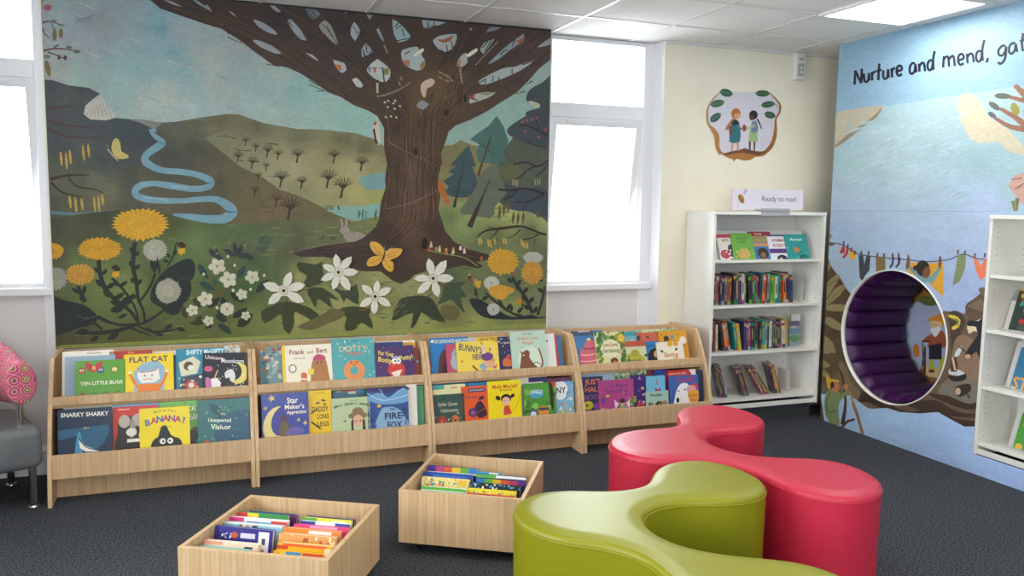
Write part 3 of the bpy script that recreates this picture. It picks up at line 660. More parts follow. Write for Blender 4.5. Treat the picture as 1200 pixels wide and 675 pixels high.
P.line(D([(80, 30), (130, 45), (190, 20)]), [1, 2, 1], '#4e3c3c'); P.line(D([(80, 55), (200, 85), (370, 95)]), [3, 2.4, 1.2], '#4c3a3a', smooth=4); P.line(D([(80, 105), (200, 150), (420, 158)]), [3, 2, 1.2], '#4c3a3a', smooth=4); P.line(A([(70, 640), (150, 630), (250, 618)]), [3, 2.4, 1], '#4c3a3a', smooth=4)
P.up()
P.line(D([(800, 440), (900, 450)]), 2, '#82a0a8'); P.line(D([(640, 505), (780, 522)]), 1.5, '#86a1a8')
# ponds
P.poly(E([(910, 395), (960, 372), (1060, 368), (1060, 450), (960, 462), (915, 430)]), '#6f8f8e', smooth=3)
P.poly(E([(715, 582), (770, 558), (900, 558), (1040, 545), (1060, 620), (880, 642), (790, 615), (745, 595)]), '#77988f', smooth=3); P.up()
# meadow
P.field([(50, 258), (100, 250), (140, 246), (180, 247), (200, 252), (240, 262), (300, 262), (350, 256), (410, 262), (430, 256), (450, 252), (514, 246), (530, 238), (560, 232), (600, 235), (660, 240), (660, 420), (40, 430)],
  [(60, 262, '#3d4132'), (120, 256, '#3c4030'), (200, 260, '#47492f'), (100, 275, '#4a4a37'), (70, 300, '#4c4536'), (90, 310, '#5a6a3e'), (125, 330, '#6a7845'), (150, 340, '#6c7a46'), (120, 360, '#5d6a3a'), (200, 300, '#54663e'), (230, 280, '#5f7047'), (220, 310, '#596c40'), (185, 320, '#4c5735'), (250, 262, '#4f5a3a'), (290, 270, '#4c5b38'),
   (310, 285, '#55624a'), (350, 275, '#585840'), (390, 280, '#5b5c42'), (350, 290, '#4b4a39'), (300, 305, '#445138'), (330, 300, '#505439'), (330, 320, '#47563a'), (300, 330, '#3f5a33'), (290, 345, '#3e5030'), (260, 340, '#43502f'), (300, 370, '#69713f'), (270, 385, '#5d6438'), (345, 325, '#8a8c58'), (370, 305, '#7d7d50'), (440, 325, '#8a8a5a'), (420, 330, '#7a7a52'),
   (400, 360, '#8c8a55'), (350, 375, '#8c8b50'), (430, 375, '#8c8d50'), (460, 350, '#7b7d4c'), (480, 340, '#84865a'), (500, 380, '#85884b'), (560, 380, '#868b4c'), (530, 365, '#6e6a44'), (550, 340, '#5a6340'), (530, 320, '#4e5b40'), (580, 335, '#55603f'), (600, 330, '#575f43'), (600, 360, '#7a8050'), (640, 350, '#5b5f40'), (620, 385, '#737844'), (180, 385, '#4d5234'), (100, 385, '#4f4c33'), (60, 380, '#3a3b2c'), (220, 390, '#59602f'), (150, 392, '#56562f'),
   (540, 240, '#7d8755'), (570, 245, '#979d62'), (600, 250, '#9aa063'), (640, 255, '#8d9360'), (530, 255, '#5e6b45'), (545, 262, '#7b8a57'), (580, 275, '#5d6243'), (620, 275, '#565d42'), (560, 290, '#5b6446'), (640, 300, '#5a5f45')], cell=.05, jit=.025); P.up()
P.poly([(60, 408), (72, 404.5), (640, 378.5), (660, 378), (660, 420), (60, 430)], '#838a48')
for i in range(170):
    cx, cy = rr.choice([(rr.uniform(330, 520), rr.uniform(320, 380)), (rr.uniform(530, 640), rr.uniform(235, 380)), (rr.uniform(80, 330), rr.uniform(262, 395)), (rr.uniform(300, 430), rr.uniform(265, 300))])
    L = rr.uniform(3, 9); P.line([(cx, cy), (cx+L, cy-rr.uniform(-1, 2)), (cx+2*L, cy)], [.3, rr.uniform(.8, 2), .3], rr.choice(['#4c5637', '#6e7a48', '#5f6a40', '#747646', '#5a5c3c']))
    if i % 20 == 0: P.up()
P.up()
# ---- conifers on the right
P.poly(F([(870, 120), (900, 80), (1000, 20), (1060, -10), (1150, -60), (1150, 620), (1080, 628), (1000, 590), (880, 575), (800, 500), (825, 440), (815, 330), (840, 240), (905, 155)]), '#4c5347', smooth=3)
P.poly(C([(1150, 440), (1080, 482), (1010, 520), (985, 560), (990, 595), (1050, 608), (1060, 632), (985, 655), (1000, 700), (1150, 700)]), '#3d4546', smooth=3)
P.poly(F([(795, 500), (810, 440), (860, 430), (960, 455), (1100, 460), (1120, 620), (1000, 590), (930, 585), (880, 560)]), '#3c444d', smooth=3)
P.poly(F([(870, 120), (900, 80), (1000, 20), (1080, -10), (1130, 80), (1120, 200), (1000, 190), (905, 155)]), '#3e4549', smooth=3)
P.up()
P.poly(F([(810, 28), (850, 90), (880, 180), (850, 240), (870, 300), (800, 310), (700, 300), (690, 240), (710, 195), (652, 168), (700, 130), (760, 90)]), '#45635c')
P.poly(F([(820, 330), (900, 310), (960, 350), (930, 390), (860, 400), (820, 370)]), '#5a5a3e', smooth=3)
P.up()
P.poly(F([(700, 380), (780, 310), (812, 305), (830, 380), (860, 450), (870, 480), (800, 560), (795, 610), (770, 630), (700, 620), (650, 605), (605, 612), (595, 580), (640, 520), (650, 470), (680, 430)]), '#5c6252')
P.poly(F([(645, 200), (665, 250), (690, 330), (665, 325), (690, 380), (695, 430), (670, 480), (640, 505), (580, 510), (525, 495), (505, 470), (530, 445), (497, 410), (560, 370), (525, 358), (575, 322), (538, 320), (580, 270)]), '#3c4c50')
P.poly(C([(1000, 590), (1055, 605), (1062, 622), (1040, 632), (1010, 615)]), '#a6a78c', smooth=3)
P.up()
P.line(F([(775, 155), (740, 260), (700, 380)]), [2, 2, 3], '#4c3a30'); P.line(F([(620, 300), (575, 500), (560, 565)]), [.5, 2, 4], '#36302e'); P.line(F([(770, 400), (720, 520), (650, 680)]), [.7, 3, 7], '#3b302a')
for a in range(8):
    P.line(F([(700+a*12, 190+a*9), (740+a*8, 205+a*8)]), 1, '#3c524c'); P.line(F([(640+a*18, 530-a*15), (680+a*18, 545-a*15)]), 1, '#4e5548'); P.line(F([(540+a*16, 470-a*22), (580+a*10, 480-a*22)]), 1, '#324147')
bl = '#352a2a'
for pts, w in (([(940, 85), (1000, 90), (1110, 145)], 2), ([(1040, 50), (1060, 110)], 1.2), ([(980, 180), (1040, 205), (1110, 215)], 1.4), ([(905, 315), (980, 300), (1050, 325), (1110, 290)], 2), ([(910, 400), (950, 385), (990, 345), (1040, 325)], 1.5), ([(820, 460), (900, 465), (980, 455), (1090, 485)], 2.6), ([(850, 520), (900, 500), (930, 465)], 1.6), ([(915, 535), (1000, 530), (1090, 485)], 2), ([(1040, 380), (1080, 350), (1110, 310)], 1.5), ([(960, 580), (990, 540)], 1.2)): P.line(F(pts), w, bl, smooth=3)
for a, b_ in ((960, 65), (985, 55), (1015, 50), (1045, 42), (975, 120), (1055, 155), (1095, 110)): P.ell(*F([(a, b_)])[0], 1.8, 1.6, '#8a4c4c')
P.up()
for a, b_ in ((905, 400), (918, 400), (930, 405), (1035, 400), (1050, 398), (1063, 395)): P.line(F([(a, b_), (a+1, b_+36)]), 1.2, '#8f8c55')
for a, b_, h_ in ((830, 550, 90), (856, 530, 85), (880, 520, 80), (910, 590, 70), (938, 590, 75), (968, 590, 72), (1055, 570, 60)): P.line(F([(a, b_), (a-3, b_+h_/2), (a-6, b_+h_)]), [1, 4, 1], '#5b5030'); 
P.up()
# ---- small bare trees on the hill
tc = '#43332b'
for x_, y_, s in ((235, 205, .6), (295, 240, .6), (362, 272, .8), (425, 288, .7), (190, 303, .75), (272, 340, .8), (357, 350, .55), (537, 305, .95), (752, 307, .9), (912, 352, .95), (310, 410, .6), (440, 448, 1.1), (562, 458, .85), (714, 452, 1.2), (797, 510, 1.35), (288, 505, .75), (413, 562, .85), (487, 640, 1.5)):
    bx, by = E([(x_, y_)])[0]; h_ = 11*s; P.line([(bx, by), (bx+2.0*s, by-h_)], [2.2*s, 1.5*s], tc)
    for k in range(8):
        a = PI*(.08+.84*k/7); L = (9.5 if 1 < k < 6 else 8)*s; ex = bx+2*s+L*math.cos(a); ey = by-h_-L*.72*math.sin(a)
        P.line([(bx+1.8*s, by-h_*.72), ((bx+ex)/2+1*s, (by-h_+ey)/2+.5*s), (ex, ey)], [1.1*s, .8*s, .4*s], tc)
        P.line([((bx+ex)/2+1*s, (by-h_+ey)/2+.5*s), (ex+2*s*math.cos(a+.7), ey-1.2*s*math.sin(a+.7))], [.6*s, .35*s], tc)
P.up()
# ---- the big tree
T = [(150, -30), (176, 0), (188, 10), (216, 20), (240, 28), (260, 34), (282, 48), (300, 62), (320, 76), (336, 79), (352, 86), (368, 96), (384, 108), (400, 114), (414, 123), (432, 130), (442, 136), (450, 150), (450, 174), (453.6, 192), (451, 210), (452, 220), (446, 238), (444, 258), (440, 266), (428, 277), (410, 284), (380, 288), (352, 294), (343, 297), (352, 301), (380, 301), (400, 304), (412, 316), (430, 318), (446, 318), (460, 329), (470, 332.6), (480, 328), (486, 322), (505, 316), (524, 315), (544, 311), (560, 314.6), (566, 312), (558, 307), (574, 304), (575, 299), (548, 292), (532, 283), (522, 271), (518, 259), (514, 246), (516, 230), (513, 216), (514, 204), (518, 192), (517, 180), (522, 166), (526, 154), (534, 147), (550, 141), (568, 132), (590, 118), (606, 108), (620, 94), (632, 80), (650, 66), (670, 40), (670, -60)]
P.field(T, [(230, 10, '#38302f'), (250, 25, '#44332d'), (300, 50, '#473730'), (330, 70, '#493a33'), (370, 90, '#463733'), (400, 105, '#4a3a34'), (330, 20, '#37302f'), (400, 30, '#3a3231'), (430, 60, '#3f3533'), (470, 50, '#43352f'), (520, 50, '#42362f'), (560, 60, '#42342f'), (600, 60, '#473835'), (630, 50, '#4b3c38'), (560, 100, '#4b3c33'),
  (460, 120, '#493a31'), (500, 120, '#5e4a35'), (520, 110, '#65503a'), (460, 150, '#423329'), (480, 160, '#57432f'), (500, 160, '#4e3c2c'), (520, 150, '#4a3a2d'), (460, 200, '#3f3128'), (485, 200, '#5e4839'), (505, 200, '#453529'), (475, 230, '#5a4536'), (490, 240, '#5f4838'), (455, 230, '#3b2d26'), (500, 250, '#4e3b2d'), (480, 265, '#5b4331'), (450, 270, '#3c2e27'), (510, 265, '#3f3228'), (430, 295, '#3c302b'),
  (380, 295, '#3b3130'), (470, 300, '#43332a'), (500, 300, '#4c3a2c'), (540, 303, '#40312a'), (560, 310, '#3a2e28'), (470, 320, '#3d3029')], cell=.05, jit=.03)
P.up()
# bark lines
def inside(x, y, poly=T):
    r = False; n = len(poly)
    for i in range(n):
        a, b_ = poly[i], poly[i-1]
        if (a[1] > y) != (b_[1] > y) and x < (b_[0]-a[0])*(y-a[1])/(b_[1]-a[1])+a[0]: r = not r
    return r
def bark(a, b_, c, n, spread, cols):
    for i in range(n):
        o = (i/(n-1)-.5)*spread; j = rr.uniform(-1.5, 1.5)
        pts = catmull([(a[0]+o*a[2], a[1]+o*a[3]), (b_[0]+o*b_[2]+j, b_[1]+o*b_[3]), (c[0]+o*c[2], c[1]+o*c[3])], 16, False); run = []; cc = rr.choice(cols); ph = rr.uniform(0, 6)
        skip = rr.uniform(.1, .5)
        for k, q in enumerate(pts):
            q = (q[0]+.9*math.sin(k*.55+ph), q[1]+.5*math.cos(k*.5+ph))
            ok = inside(q[0]-2, q[1]) and inside(q[0]+2, q[1]) and inside(q[0], q[1]+3) and math.sin(k*.37+ph*3) > -.55-skip
            if ok: run.append(q)
            if (not ok or k == len(pts)-1) and run:
                if len(run) > 3: P.line(run, [.3]+[rr.uniform(.5, 1.2) for _ in run[2:]]+[.3], cc)
                run = []
bc = ['#4b3b33', '#372d2a', '#50402f', '#352b26']
bark((200, 6, .2, .6), (320, 55, .4, 1), (440, 140, .6, 1), 12, 34, bc); bark((300, -5, .6, .6), (400, 60, .8, .8), (470, 140, .8, .3), 10, 30, bc); bark((400, 5, 1, 0), (440, 70, 1, 0), (480, 140, 1, 0), 8, 22, bc); P.up()
bark((645, 40, .3, .8), (580, 90, .4, 1), (520, 150, .9, .5), 12, 36, bc); bark((560, 20, 1, .4), (530, 80, 1, .4), (505, 150, 1, 0), 10, 30, bc); bark((483, 130, 1, 0), (482, 200, .95, 0), (480, 260, 1.05, 0), 22, 58, bc+['#6a523f', '#6a523f']); P.up()
bark((480, 260, 1, 0), (440, 290, .2, .9), (370, 297, 0, .5), 8, 20, bc); bark((490, 260, 1, 0), (530, 295, .3, .6), (568, 306, 0, .5), 6, 16, bc); P.up()
gry = '#8f949a'; lt = '#a9aba6'
holes = [(B, [(370, 15), (400, 25), (450, 70), (425, 72), (395, 50)], gry), (B, [(585, 40), (650, 48), (680, 85), (640, 117), (610, 95)], '#6f747a'), (B, [(280, 110), (340, 130), (400, 170), (432, 205), (390, 200), (330, 170), (300, 145)], gry), (B, [(275, 230), (330, 240), (400, 270), (455, 315), (420, 318), (350, 290), (300, 260)], gry),
  (B, [(480, 125), (500, 108), (560, 170), (600, 240), (565, 235), (520, 190)], gry), (B, [(670, 140), (705, 112), (745, 155), (785, 262), (750, 258), (700, 205), (668, 160)], '#8f8b84'), (B, [(875, 125), (905, 165), (910, 190), (880, 245), (852, 205), (855, 160)], '#99a0a2'), (B, [(942, 78), (990, 80), (965, 120)], '#7d868b'), (B, [(1003, 170), (1020, 165), (1055, 250), (1030, 225)], gry),
  (B, [(915, 290), (945, 250), (987, 305), (920, 340)], '#8f9a9f'), (B, [(585, 308), (630, 320), (672, 360), (640, 345)], '#a5a8a8'), (B, [(748, 347), (820, 370), (833, 410), (805, 432), (770, 400)], '#a9adad'), (B, [(860, 465), (890, 453), (928, 495), (920, 515), (890, 510)], '#b5b8b0'), (B, [(945, 400), (1010, 340), (1085, 400), (1090, 450), (1060, 485), (1010, 475), (955, 430)], '#aeb4b0'),
  (B, [(0, 22), (20, 35), (45, 72), (10, 50)], gry), (B, [(138, 65), (165, 75), (190, 105)], '#a3a49a'), (B, [(810, 62), (840, 66), (825, 80)], gry), (A, [(755, 0), (800, 5), (870, 42), (820, 30)], gry), (A, [(920, -10), (960, 5), (1045, 70), (960, 25)], gry),
  (C, [(195, 110), (230, 125), (285, 180), (315, 225), (235, 255), (205, 200)], '#8fa3a6'), (C, [(370, 115), (520, 130), (410, 170), (380, 165)], '#9aa3a5'), (C, [(430, 235), (480, 205), (575, 195), (580, 230), (550, 290), (500, 310), (460, 285)], '#a3a7a5'), (C, [(250, 290), (345, 268), (355, 290), (380, 335), (395, 360), (385, 400), (345, 420), (270, 385), (248, 340)], '#a5adac'),
  (C, [(575, 370), (600, 325), (635, 305), (640, 370), (600, 400)], '#a5a8a5'), (C, [(710, 290), (735, 250), (800, 225), (770, 270), (730, 320)], '#97a09c'), (C, [(750, 383), (800, 330), (860, 275), (975, 190), (965, 240), (880, 300), (820, 350)], '#8a9296'), (C, [(690, 490), (720, 460), (840, 400), (920, 390), (1050, 342), (960, 410), (850, 460), (740, 500)], '#a0a9a7'),
  (C, [(645, 590), (660, 560), (720, 540), (812, 540), (760, 575), (650, 610)], '#a5a79c'), (C, [(745, 190), (770, 158), (840, 158), (800, 180)], '#7c8284'), (C, [(1045, 275), (1125, 220), (1160, 240), (1128, 262), (1060, 278)], '#8c9290'), (C, [(340, 610), (370, 585), (420, 610), (380, 645), (345, 630)], '#83888a'), (C, [(652, 163), (670, 168), (655, 180)], '#a0a0a0')]
for f, pts, c in holes:
    q_ = f(pts); mx_, my_ = sum(a[0] for a in q_)/len(q_), sum(a[1] for a in q_)/len(q_); m_ = [( (a[0]+b_[0])/2, (a[1]+b_[1])/2) for a, b_ in zip(q_, q_[1:]+q_[:1])]
    P.poly([w_ for a, b_ in zip(q_, m_) for w_ in ((a[0]*.93+mx_*.07, a[1]*.93+my_*.07), b_)], tuple(v*.88 for v in hx(c, P.gain)))
P.up()
for pts in ([(635, 320), (690, 283), (696, 300), (645, 335)], [(360, 290), (382, 285), (378, 305), (330, 330), (320, 325)]): P.poly(C(pts), '#cbc6b4', smooth=2)
P.poly(C([(365, 530), (370, 490), (400, 468), (430, 460), (448, 480), (430, 505), (402, 520), (395, 560), (385, 572), (375, 560)]), '#b9a18e', smooth=3)
P.poly(C([(575, 370), (600, 350), (595, 395), (578, 390)]), '#9b6a44'); P.poly(C([(250, 350), (300, 350), (300, 385), (275, 385)]), '#9c6f58'); P.poly(C([(362, 375), (390, 350), (385, 400), (360, 400)]), '#8a7440'); P.poly(C([(930, 240), (975, 215), (968, 245), (940, 265)]), '#93533b')
P.poly(C([(455, 232), (500, 232), (560, 205), (540, 240), (500, 252)]), '#8a5636'); P.poly(B([(762, 378), (800, 380), (800, 415), (775, 405)]), '#a8633f'); P.poly(B([(1038, 405), (1078, 405), (1078, 438), (1045, 438)]), '#7a6c3a'); P.poly(B([(985, 395), (1005, 395), (1002, 425), (990, 425)]), '#a65d52'); P.poly(B([(955, 395), (972, 395), (968, 425), (960, 420)]), '#596a86')
P.poly(C([(700, 545), (800, 542), (750, 560)]), '#7b7850'); P.poly(C([(655, 560), (680, 555), (680, 580), (660, 580)]), '#9a4b3a'); P.up()
dk = '#252021'
for p in ([(486, 120), (515, 160)], [(500, 122), (490, 150)], [(690, 140), (740, 200), (775, 255)], [(700, 200), (735, 240), (760, 255)], [(715, 150), (745, 215)], [(870, 150), (890, 190), (905, 185)], [(885, 200), (900, 190)], [(930, 300), (935, 330)], [(960, 310), (980, 300)], [(600, 60), (640, 110)], [(620, 55), (655, 100)]): P.line(B(p), .8, dk)
for p in ([(210, 160), (235, 135)], [(220, 170), (250, 150)], [(225, 240), (315, 220)], [(255, 170), (270, 215)], [(405, 130), (410, 165)], [(440, 125), (445, 160)], [(390, 165), (460, 152)], [(545, 240), (550, 280)], [(515, 260), (522, 300)], [(475, 290), (500, 305)], [(270, 320), (300, 300)], [(725, 280), (760, 240)], [(740, 300), (780, 235)], [(830, 320), (850, 300), (870, 290)], [(900, 270), (920, 230)], [(700, 490), (745, 462)], [(740, 490), (745, 465)], [(790, 445), (785, 480)], [(820, 450), (825, 475)], [(900, 400), (900, 435)], [(960, 380), (1030, 355)], [(655, 575), (700, 590)], [(45, 260), (50, 310)], [(25, 290), (40, 330)]): P.line(C(p), 1.1, dk)
P.line(B([(948, 397), (1080, 402)]), .6, dk); P.line(B([(1040, 395), (1052, 485)]), 1.6, '#3b3c2c'); P.line(B([(1010, 485), (1012, 545)]), 2.6, '#a3a383'); P.ell(*B([(1012, 475)])[0], 1.2, 1.6, dk); P.ell(*C([(625, 580)])[0], 1.6, 4, '#241e1c')
for p in ([(130, 195), (165, 205), (210, 240)], [(135, 215), (180, 240), (220, 250)], [(150, 185), (200, 215)], [(360, 345), (400, 375), (440, 385)], [(355, 375), (440, 390)], [(590, 445), (640, 475)], [(610, 470), (670, 505)], [(610, 495), (660, 515)], [(655, 535), (705, 535)], [(660, 515), (700, 535)]): P.line(B(p), [1.0, .8, .5][:len(p)], '#3a302e', smooth=2 if len(p) > 2 else 0)
for p in ([(985, 495), (1025, 475)], [(1000, 485), (1015, 470)], [(920, 550), (980, 535)], [(950, 530), (975, 545)]): P.line(C(p), .8, '#3a302e')
for i in range(24):
    q = C([(590+i*1.5 if i < 8 else 0, 405+i*11)])[0] if i < 8 else None
    if q: P.line([q, (q[0]+2.4, q[1]+.3)], .7, '#b7b2a0')
for i in range(14): a, b_ = 685+i*9.5, 375-i*10; P.line(C([(a, b_), (a+8, b_+6)]), .8, '#a9a391')
for i in range(26):
    a = i/25; x_, y_ = 110+190*a, 560-math.sin(a*2.1)*10-a*a*70; P.line(C([(x_, y_), (x_+4, y_+10)]), .6, '#a19a86')
for i in range(20): a = i/19; P.ell(*F([(180+120*a+a*a*180, 180+95*a+50*a*a)])[0], .5, .5, '#a59a86', n=6)
for i in range(22): a = i/21; P.ell(*F([(170+280*a, 572-a*a*60-40*a)])[0], .5, .5, '#a59a86', n=6)
for a, b_ in ((155, 600), (175, 592), (205, 605), (172, 627), (212, 637), (243, 622), (215, 590), (160, 36+650), (190, 32+650), (222, 38+650)): P.ell(*C([(a, b_)])[0], 1.6, 1.1, '#b7b096', .7, n=8)
for a, b_ in ((155, 275), (165, 300), (480, 425), (480, 455), (510, 440), (525, 450), (545, 470), (520, 475), (240, 490), (250, 460)): P.ell(*C([(a, b_)])[0], 3.2, 1.2, '#7e7452', .4 if a > 300 else 1.2, n=8)
for i in range(10): P.line(C([(584, 505+i*13), (603, 503+i*13)]), .7, '#2d2624')
P.line(C([(583, 500), (582, 630)]), .7, '#2d2624'); P.line(C([(605, 500), (600, 630)]), .7, '#2d2624')
P.ell(*F([(335, 240)])[0], 2.6, 4.4, '#2e2520'); P.poly(I([(372, 180), (372, 140), (385, 118), (398, 125), (405, 150), (400, 180)]), '#1e1918', smooth=2); P.ell(*C([(515, 660)])[0], 3, 4, '#2e2520')
P.up()
# woodpecker, squirrel, hare
P.poly(F([(85, 80), (100, 60), (130, 72), (118, 82), (130, 120), (125, 200), (100, 185), (85, 130)]), '#b7ab9c', smooth=2); P.poly(F([(86, 80), (98, 60), (108, 68), (100, 85)]), '#8f3b35'); P.poly(F([(84, 110), (95, 100), (105, 160), (118, 200), (98, 185)]), '#2a2626')
P.poly(F([(470, 415), (485, 405), (505, 460), (535, 540), (525, 560), (500, 520), (480, 490), (465, 455)]), '#a05a2c', smooth=2)
P.poly(H([(790, 30), (800, 5), (825, 0), (850, 15), (850, 35), (900, 35), (945, 55), (880, 90), (830, 85), (810, 50)]), '#8c8073', smooth=2)
P.poly(E([(793, 635), (800, 625), (812, 660), (812, 680), (798, 675)]), '#8c8073'); P.poly(E([(820, 680), (822, 635), (838, 625), (838, 660), (830, 682)]), '#8c8073')
for i in range(14):
    a = rr.uniform(890, 1030); P.line(E([(a, rr.uniform(600, 640)), (a+rr.uniform(-8, 12), rr.uniform(575, 600))]), .8, '#3a452e'); a = rr.uniform(700, 790); P.line(E([(a, 580), (a-5, 555)]), .7, '#4b5637'); a = rr.uniform(660, 760); P.line(H([(a, 80), (a+6, 60)]), .6, '#3e3c30')
for i in range(9): a = 300+i*8; P.line(H([(a, 150-abs(i-4)*4), (a+12, 110), (a+25, 55+abs(i-4)*6), (a+38, 60)]), .9, '#3f4942', smooth=3)
P.up()
# procession of tiny figures on the root
for i, (a, b_, c) in enumerate(((415, 175, '#8b3d34'), (425, 160, '#b9ad93'), (455, 180, '#a97d4e'), (475, 185, '#c0b596'), (510, 190, '#7c6a46'), (515, 200, '#a85d3c'), (550, 205, '#5d8fa3'), (555, 195, '#c9a276'), (597, 175, '#c3c0ad'), (620, 195, '#c3c0ad'), (720, 235, '#a4542f'), (650, 350, '#33261f'), (655, 365, '#8a3b35'), (685, 380, '#a58a3c'), (685, 440, '#3a2b22'), (905, 325, '#8a4a32'), (800, 390, '#9a3f36'))):
    x_, y_ = I([(a, b_)])[0]; P.poly([(x_-1.6, y_+3), (x_+1.8, y_+3), (x_+1.2, y_-2), (x_-1, y_-2)], c); P.ell(x_, y_-3, 1.3, 1.4, '#b58a68' if i % 2 else '#3a2a24', n=8)
P.line(I([(400, 190), (520, 215), (620, 235), (700, 285)]), 1, '#8a8a50', smooth=3); P.up()
# catkins and twigs
ck = '#b0924a'
for f, L in ((D, ((155, 240, 320), (185, 245, 340), (208, 230, 310), (285, 200, 290), (315, 195, 270), (207, 497, 570), (240, 505, 592), (277, 512, 582), (350, 505, 590), (375, 500, 588), (397, 488, 552))), (I, ((703, 120, 162), (716, 118, 155), (757, 128, 170), (770, 130, 175), (796, 122, 158), (845, 118, 155), (860, 120, 157), (953, 125, 168), (967, 142, 182), (985, 145, 182)))):
    for a, y0, y1 in L: P.line(f([(a, y0), (a+4, (y0+y1)/2), (a+8, y1)]), [1.5, 3.4 if f is D else 2.2, 1.5], ck if a < 270 or f is I else '#ab8c44')
for p, w in (([(95, 400), (200, 378), (325, 375)], [4, 2.5, 1]), ([(200, 385), (245, 440), (350, 460), (405, 480)], [2, 2, 1.5, 1]), ([(100, 420), (170, 480), (280, 505)], [3, 2, 1])): P.line(D(p), w, '#3c2c28', smooth=3)
for p, w in (([(690, 115), (750, 75), (850, 62), (960, 52), (1060, 90), (1100, 100)], [1, 2.4, 3.4, 2.4, 2.4, 3]), ([(770, 120), (800, 95), (820, 70)], [.7, 1.2, 1.4]), ([(870, 125), (920, 100), (950, 65)], [.7, 1.2, 1.4]), ([(960, 130), (1010, 120), (1060, 95)], [1, 1.4, 1.6]), ([(1030, 160), (1035, 130)], [.6, 1])): P.line(I(p), w, '#352822', smooth=3)
tw = '#5a4038'; ol = '#6f6244'
P.line(A([(48, 135), (75, 125), (110, 130), (180, 152)]), [2.2, 1.6, 1.2, .8], tw, smooth=3); P.line(A([(100, 135), (120, 180), (122, 220)]), [1, 1, .6], tw, smooth=2); P.line(A([(48, 160), (60, 195), (90, 222)]), [1.6, 1.4, .8], tw, smooth=2); P.line(A([(55, 298), (120, 285), (200, 290), (265, 302)]), [2.4, 1.8, 1.4, .8], tw, smooth=3); P.line(A([(80, 305), (130, 322), (180, 345)]), [1.6, 1.4, 1], tw)
for a, b_, rx, ry, r_, c in ((120, 203, 13, 37, 0, ol), (157, 195, 13, 30, 0, ol), (115, 122, 18, 7, 0, '#5d6658'), (155, 146, 22, 6, .3, '#5d6658'), (250, 302, 22, 10, 0, '#5b5d4c'), (203, 277, 17, 9, .1, '#5b5d4c'), (130, 270, 20, 6, -.5, '#5b5d4c'), (75, 332, 22, 12, .1, '#66705f'), (182, 338, 11, 14, 0, tw), (146, 335, 10, 15, 0, tw), (80, 400, 16, 50, -.22, ol)): P.ell(*A([(a, b_)])[0], rx*.2, ry*.2, c, r_)
P.poly(A([(50, 45), (75, 25), (103, 35), (95, 60), (72, 64)]), '#93565b', smooth=2); P.poly(A([(42, 0), (60, 0), (45, 25)]), '#8a7454')
P.up()
# butterfly on the dark hill
P.poly(D([(455, 235), (458, 185), (480, 158), (505, 185), (510, 235), (545, 255), (552, 275), (490, 280)]), '#b5a468', smooth=2); P.line(D([(430, 222), (460, 260), (492, 292)]), 1.4, '#a09a72'); P.line(D([(435, 215), (425, 195)]), .4, '#b0a87c'); P.up()
for p in ([(462, 250), (480, 200)], [(470, 255), (500, 230)], [(480, 265), (530, 265)]): P.line(D(p), .5, '#8a7a48')
# ---- foreground plants
dkg = '#2b302f'
P.poly(G([(130, 340), (200, 365), (290, 385), (340, 420), (372, 455), (350, 500), (270, 520), (200, 545), (140, 560), (100, 560), (100, 330)]), dkg, smooth=2)
P.poly(G([(760, 190), (820, 150), (880, 118), (925, 120), (945, 165), (935, 225), (915, 250), (922, 290), (905, 350), (870, 385), (855, 430), (815, 448), (770, 430), (740, 400), (690, 370), (680, 330), (700, 270)]), dkg, smooth=3)
P.poly(I([(650, 480), (700, 475), (750, 500), (830, 550), (900, 580), (1000, 570), (1100, 560), (1110, 585), (1000, 595), (850, 598), (740, 585), (680, 540)]), '#2a2e33', smooth=3)
P.poly(I([(985, 560), (1000, 440), (1060, 430), (1130, 500), (1130, 580)]), '#6a6b50', smooth=2); P.up()
stem = '#2c302b'
for p, w in (([(370, 455), (480, 500), (620, 498), (700, 460), (780, 400)], [5, 3, 3, 3, 2.5]), ([(612, 495), (560, 420), (470, 350), (410, 280), (385, 190), (378, 120)], [3, 4, 5, 6, 5, 5]), ([(650, 490), (640, 420), (610, 350), (600, 260), (580, 160), (590, 20)], [3, 3, 4, 5, 5, 5]), ([(610, 480), (590, 400), (540, 320), (490, 260), (455, 230)], [2, 2.5, 3, 3, 3]), ([(625, 360), (680, 280), (710, 200)], [3, 3, 3]), ([(620, 495), (500, 535), (380, 550), (240, 550)], [3, 5, 5, 2]), ([(600, 505), (700, 545), (830, 530)], [2, 3, 2]), ([(300, 370), (270, 310), (255, 270)], [5, 5, 3]), ([(560, 520), (640, 550), (690, 570)], [3, 2, 1]), ([(780, 160), (810, 110), (835, 20)], [2, 2, 2]), ([(445, 570), (520, 520)], [2, 3]), ([(340, 480), (400, 530)], [3, 3])): P.line(G(p), w, stem, smooth=4)
def leaf(f, a, b_, L, w, ang, c=stem):
    x_, y_ = f([(a, b_)])[0]; L *= .2; w *= .2; ca, sa = math.cos(ang), math.sin(ang)
    P.poly([(x_+ca*t*L-sa*o*w, y_+sa*t*L+ca*o*w) for t, o in ((0, 0), (.25, .42), (.55, .5), (.85, .25), (1, 0), (.85, -.25), (.55, -.5), (.25, -.42))], c)
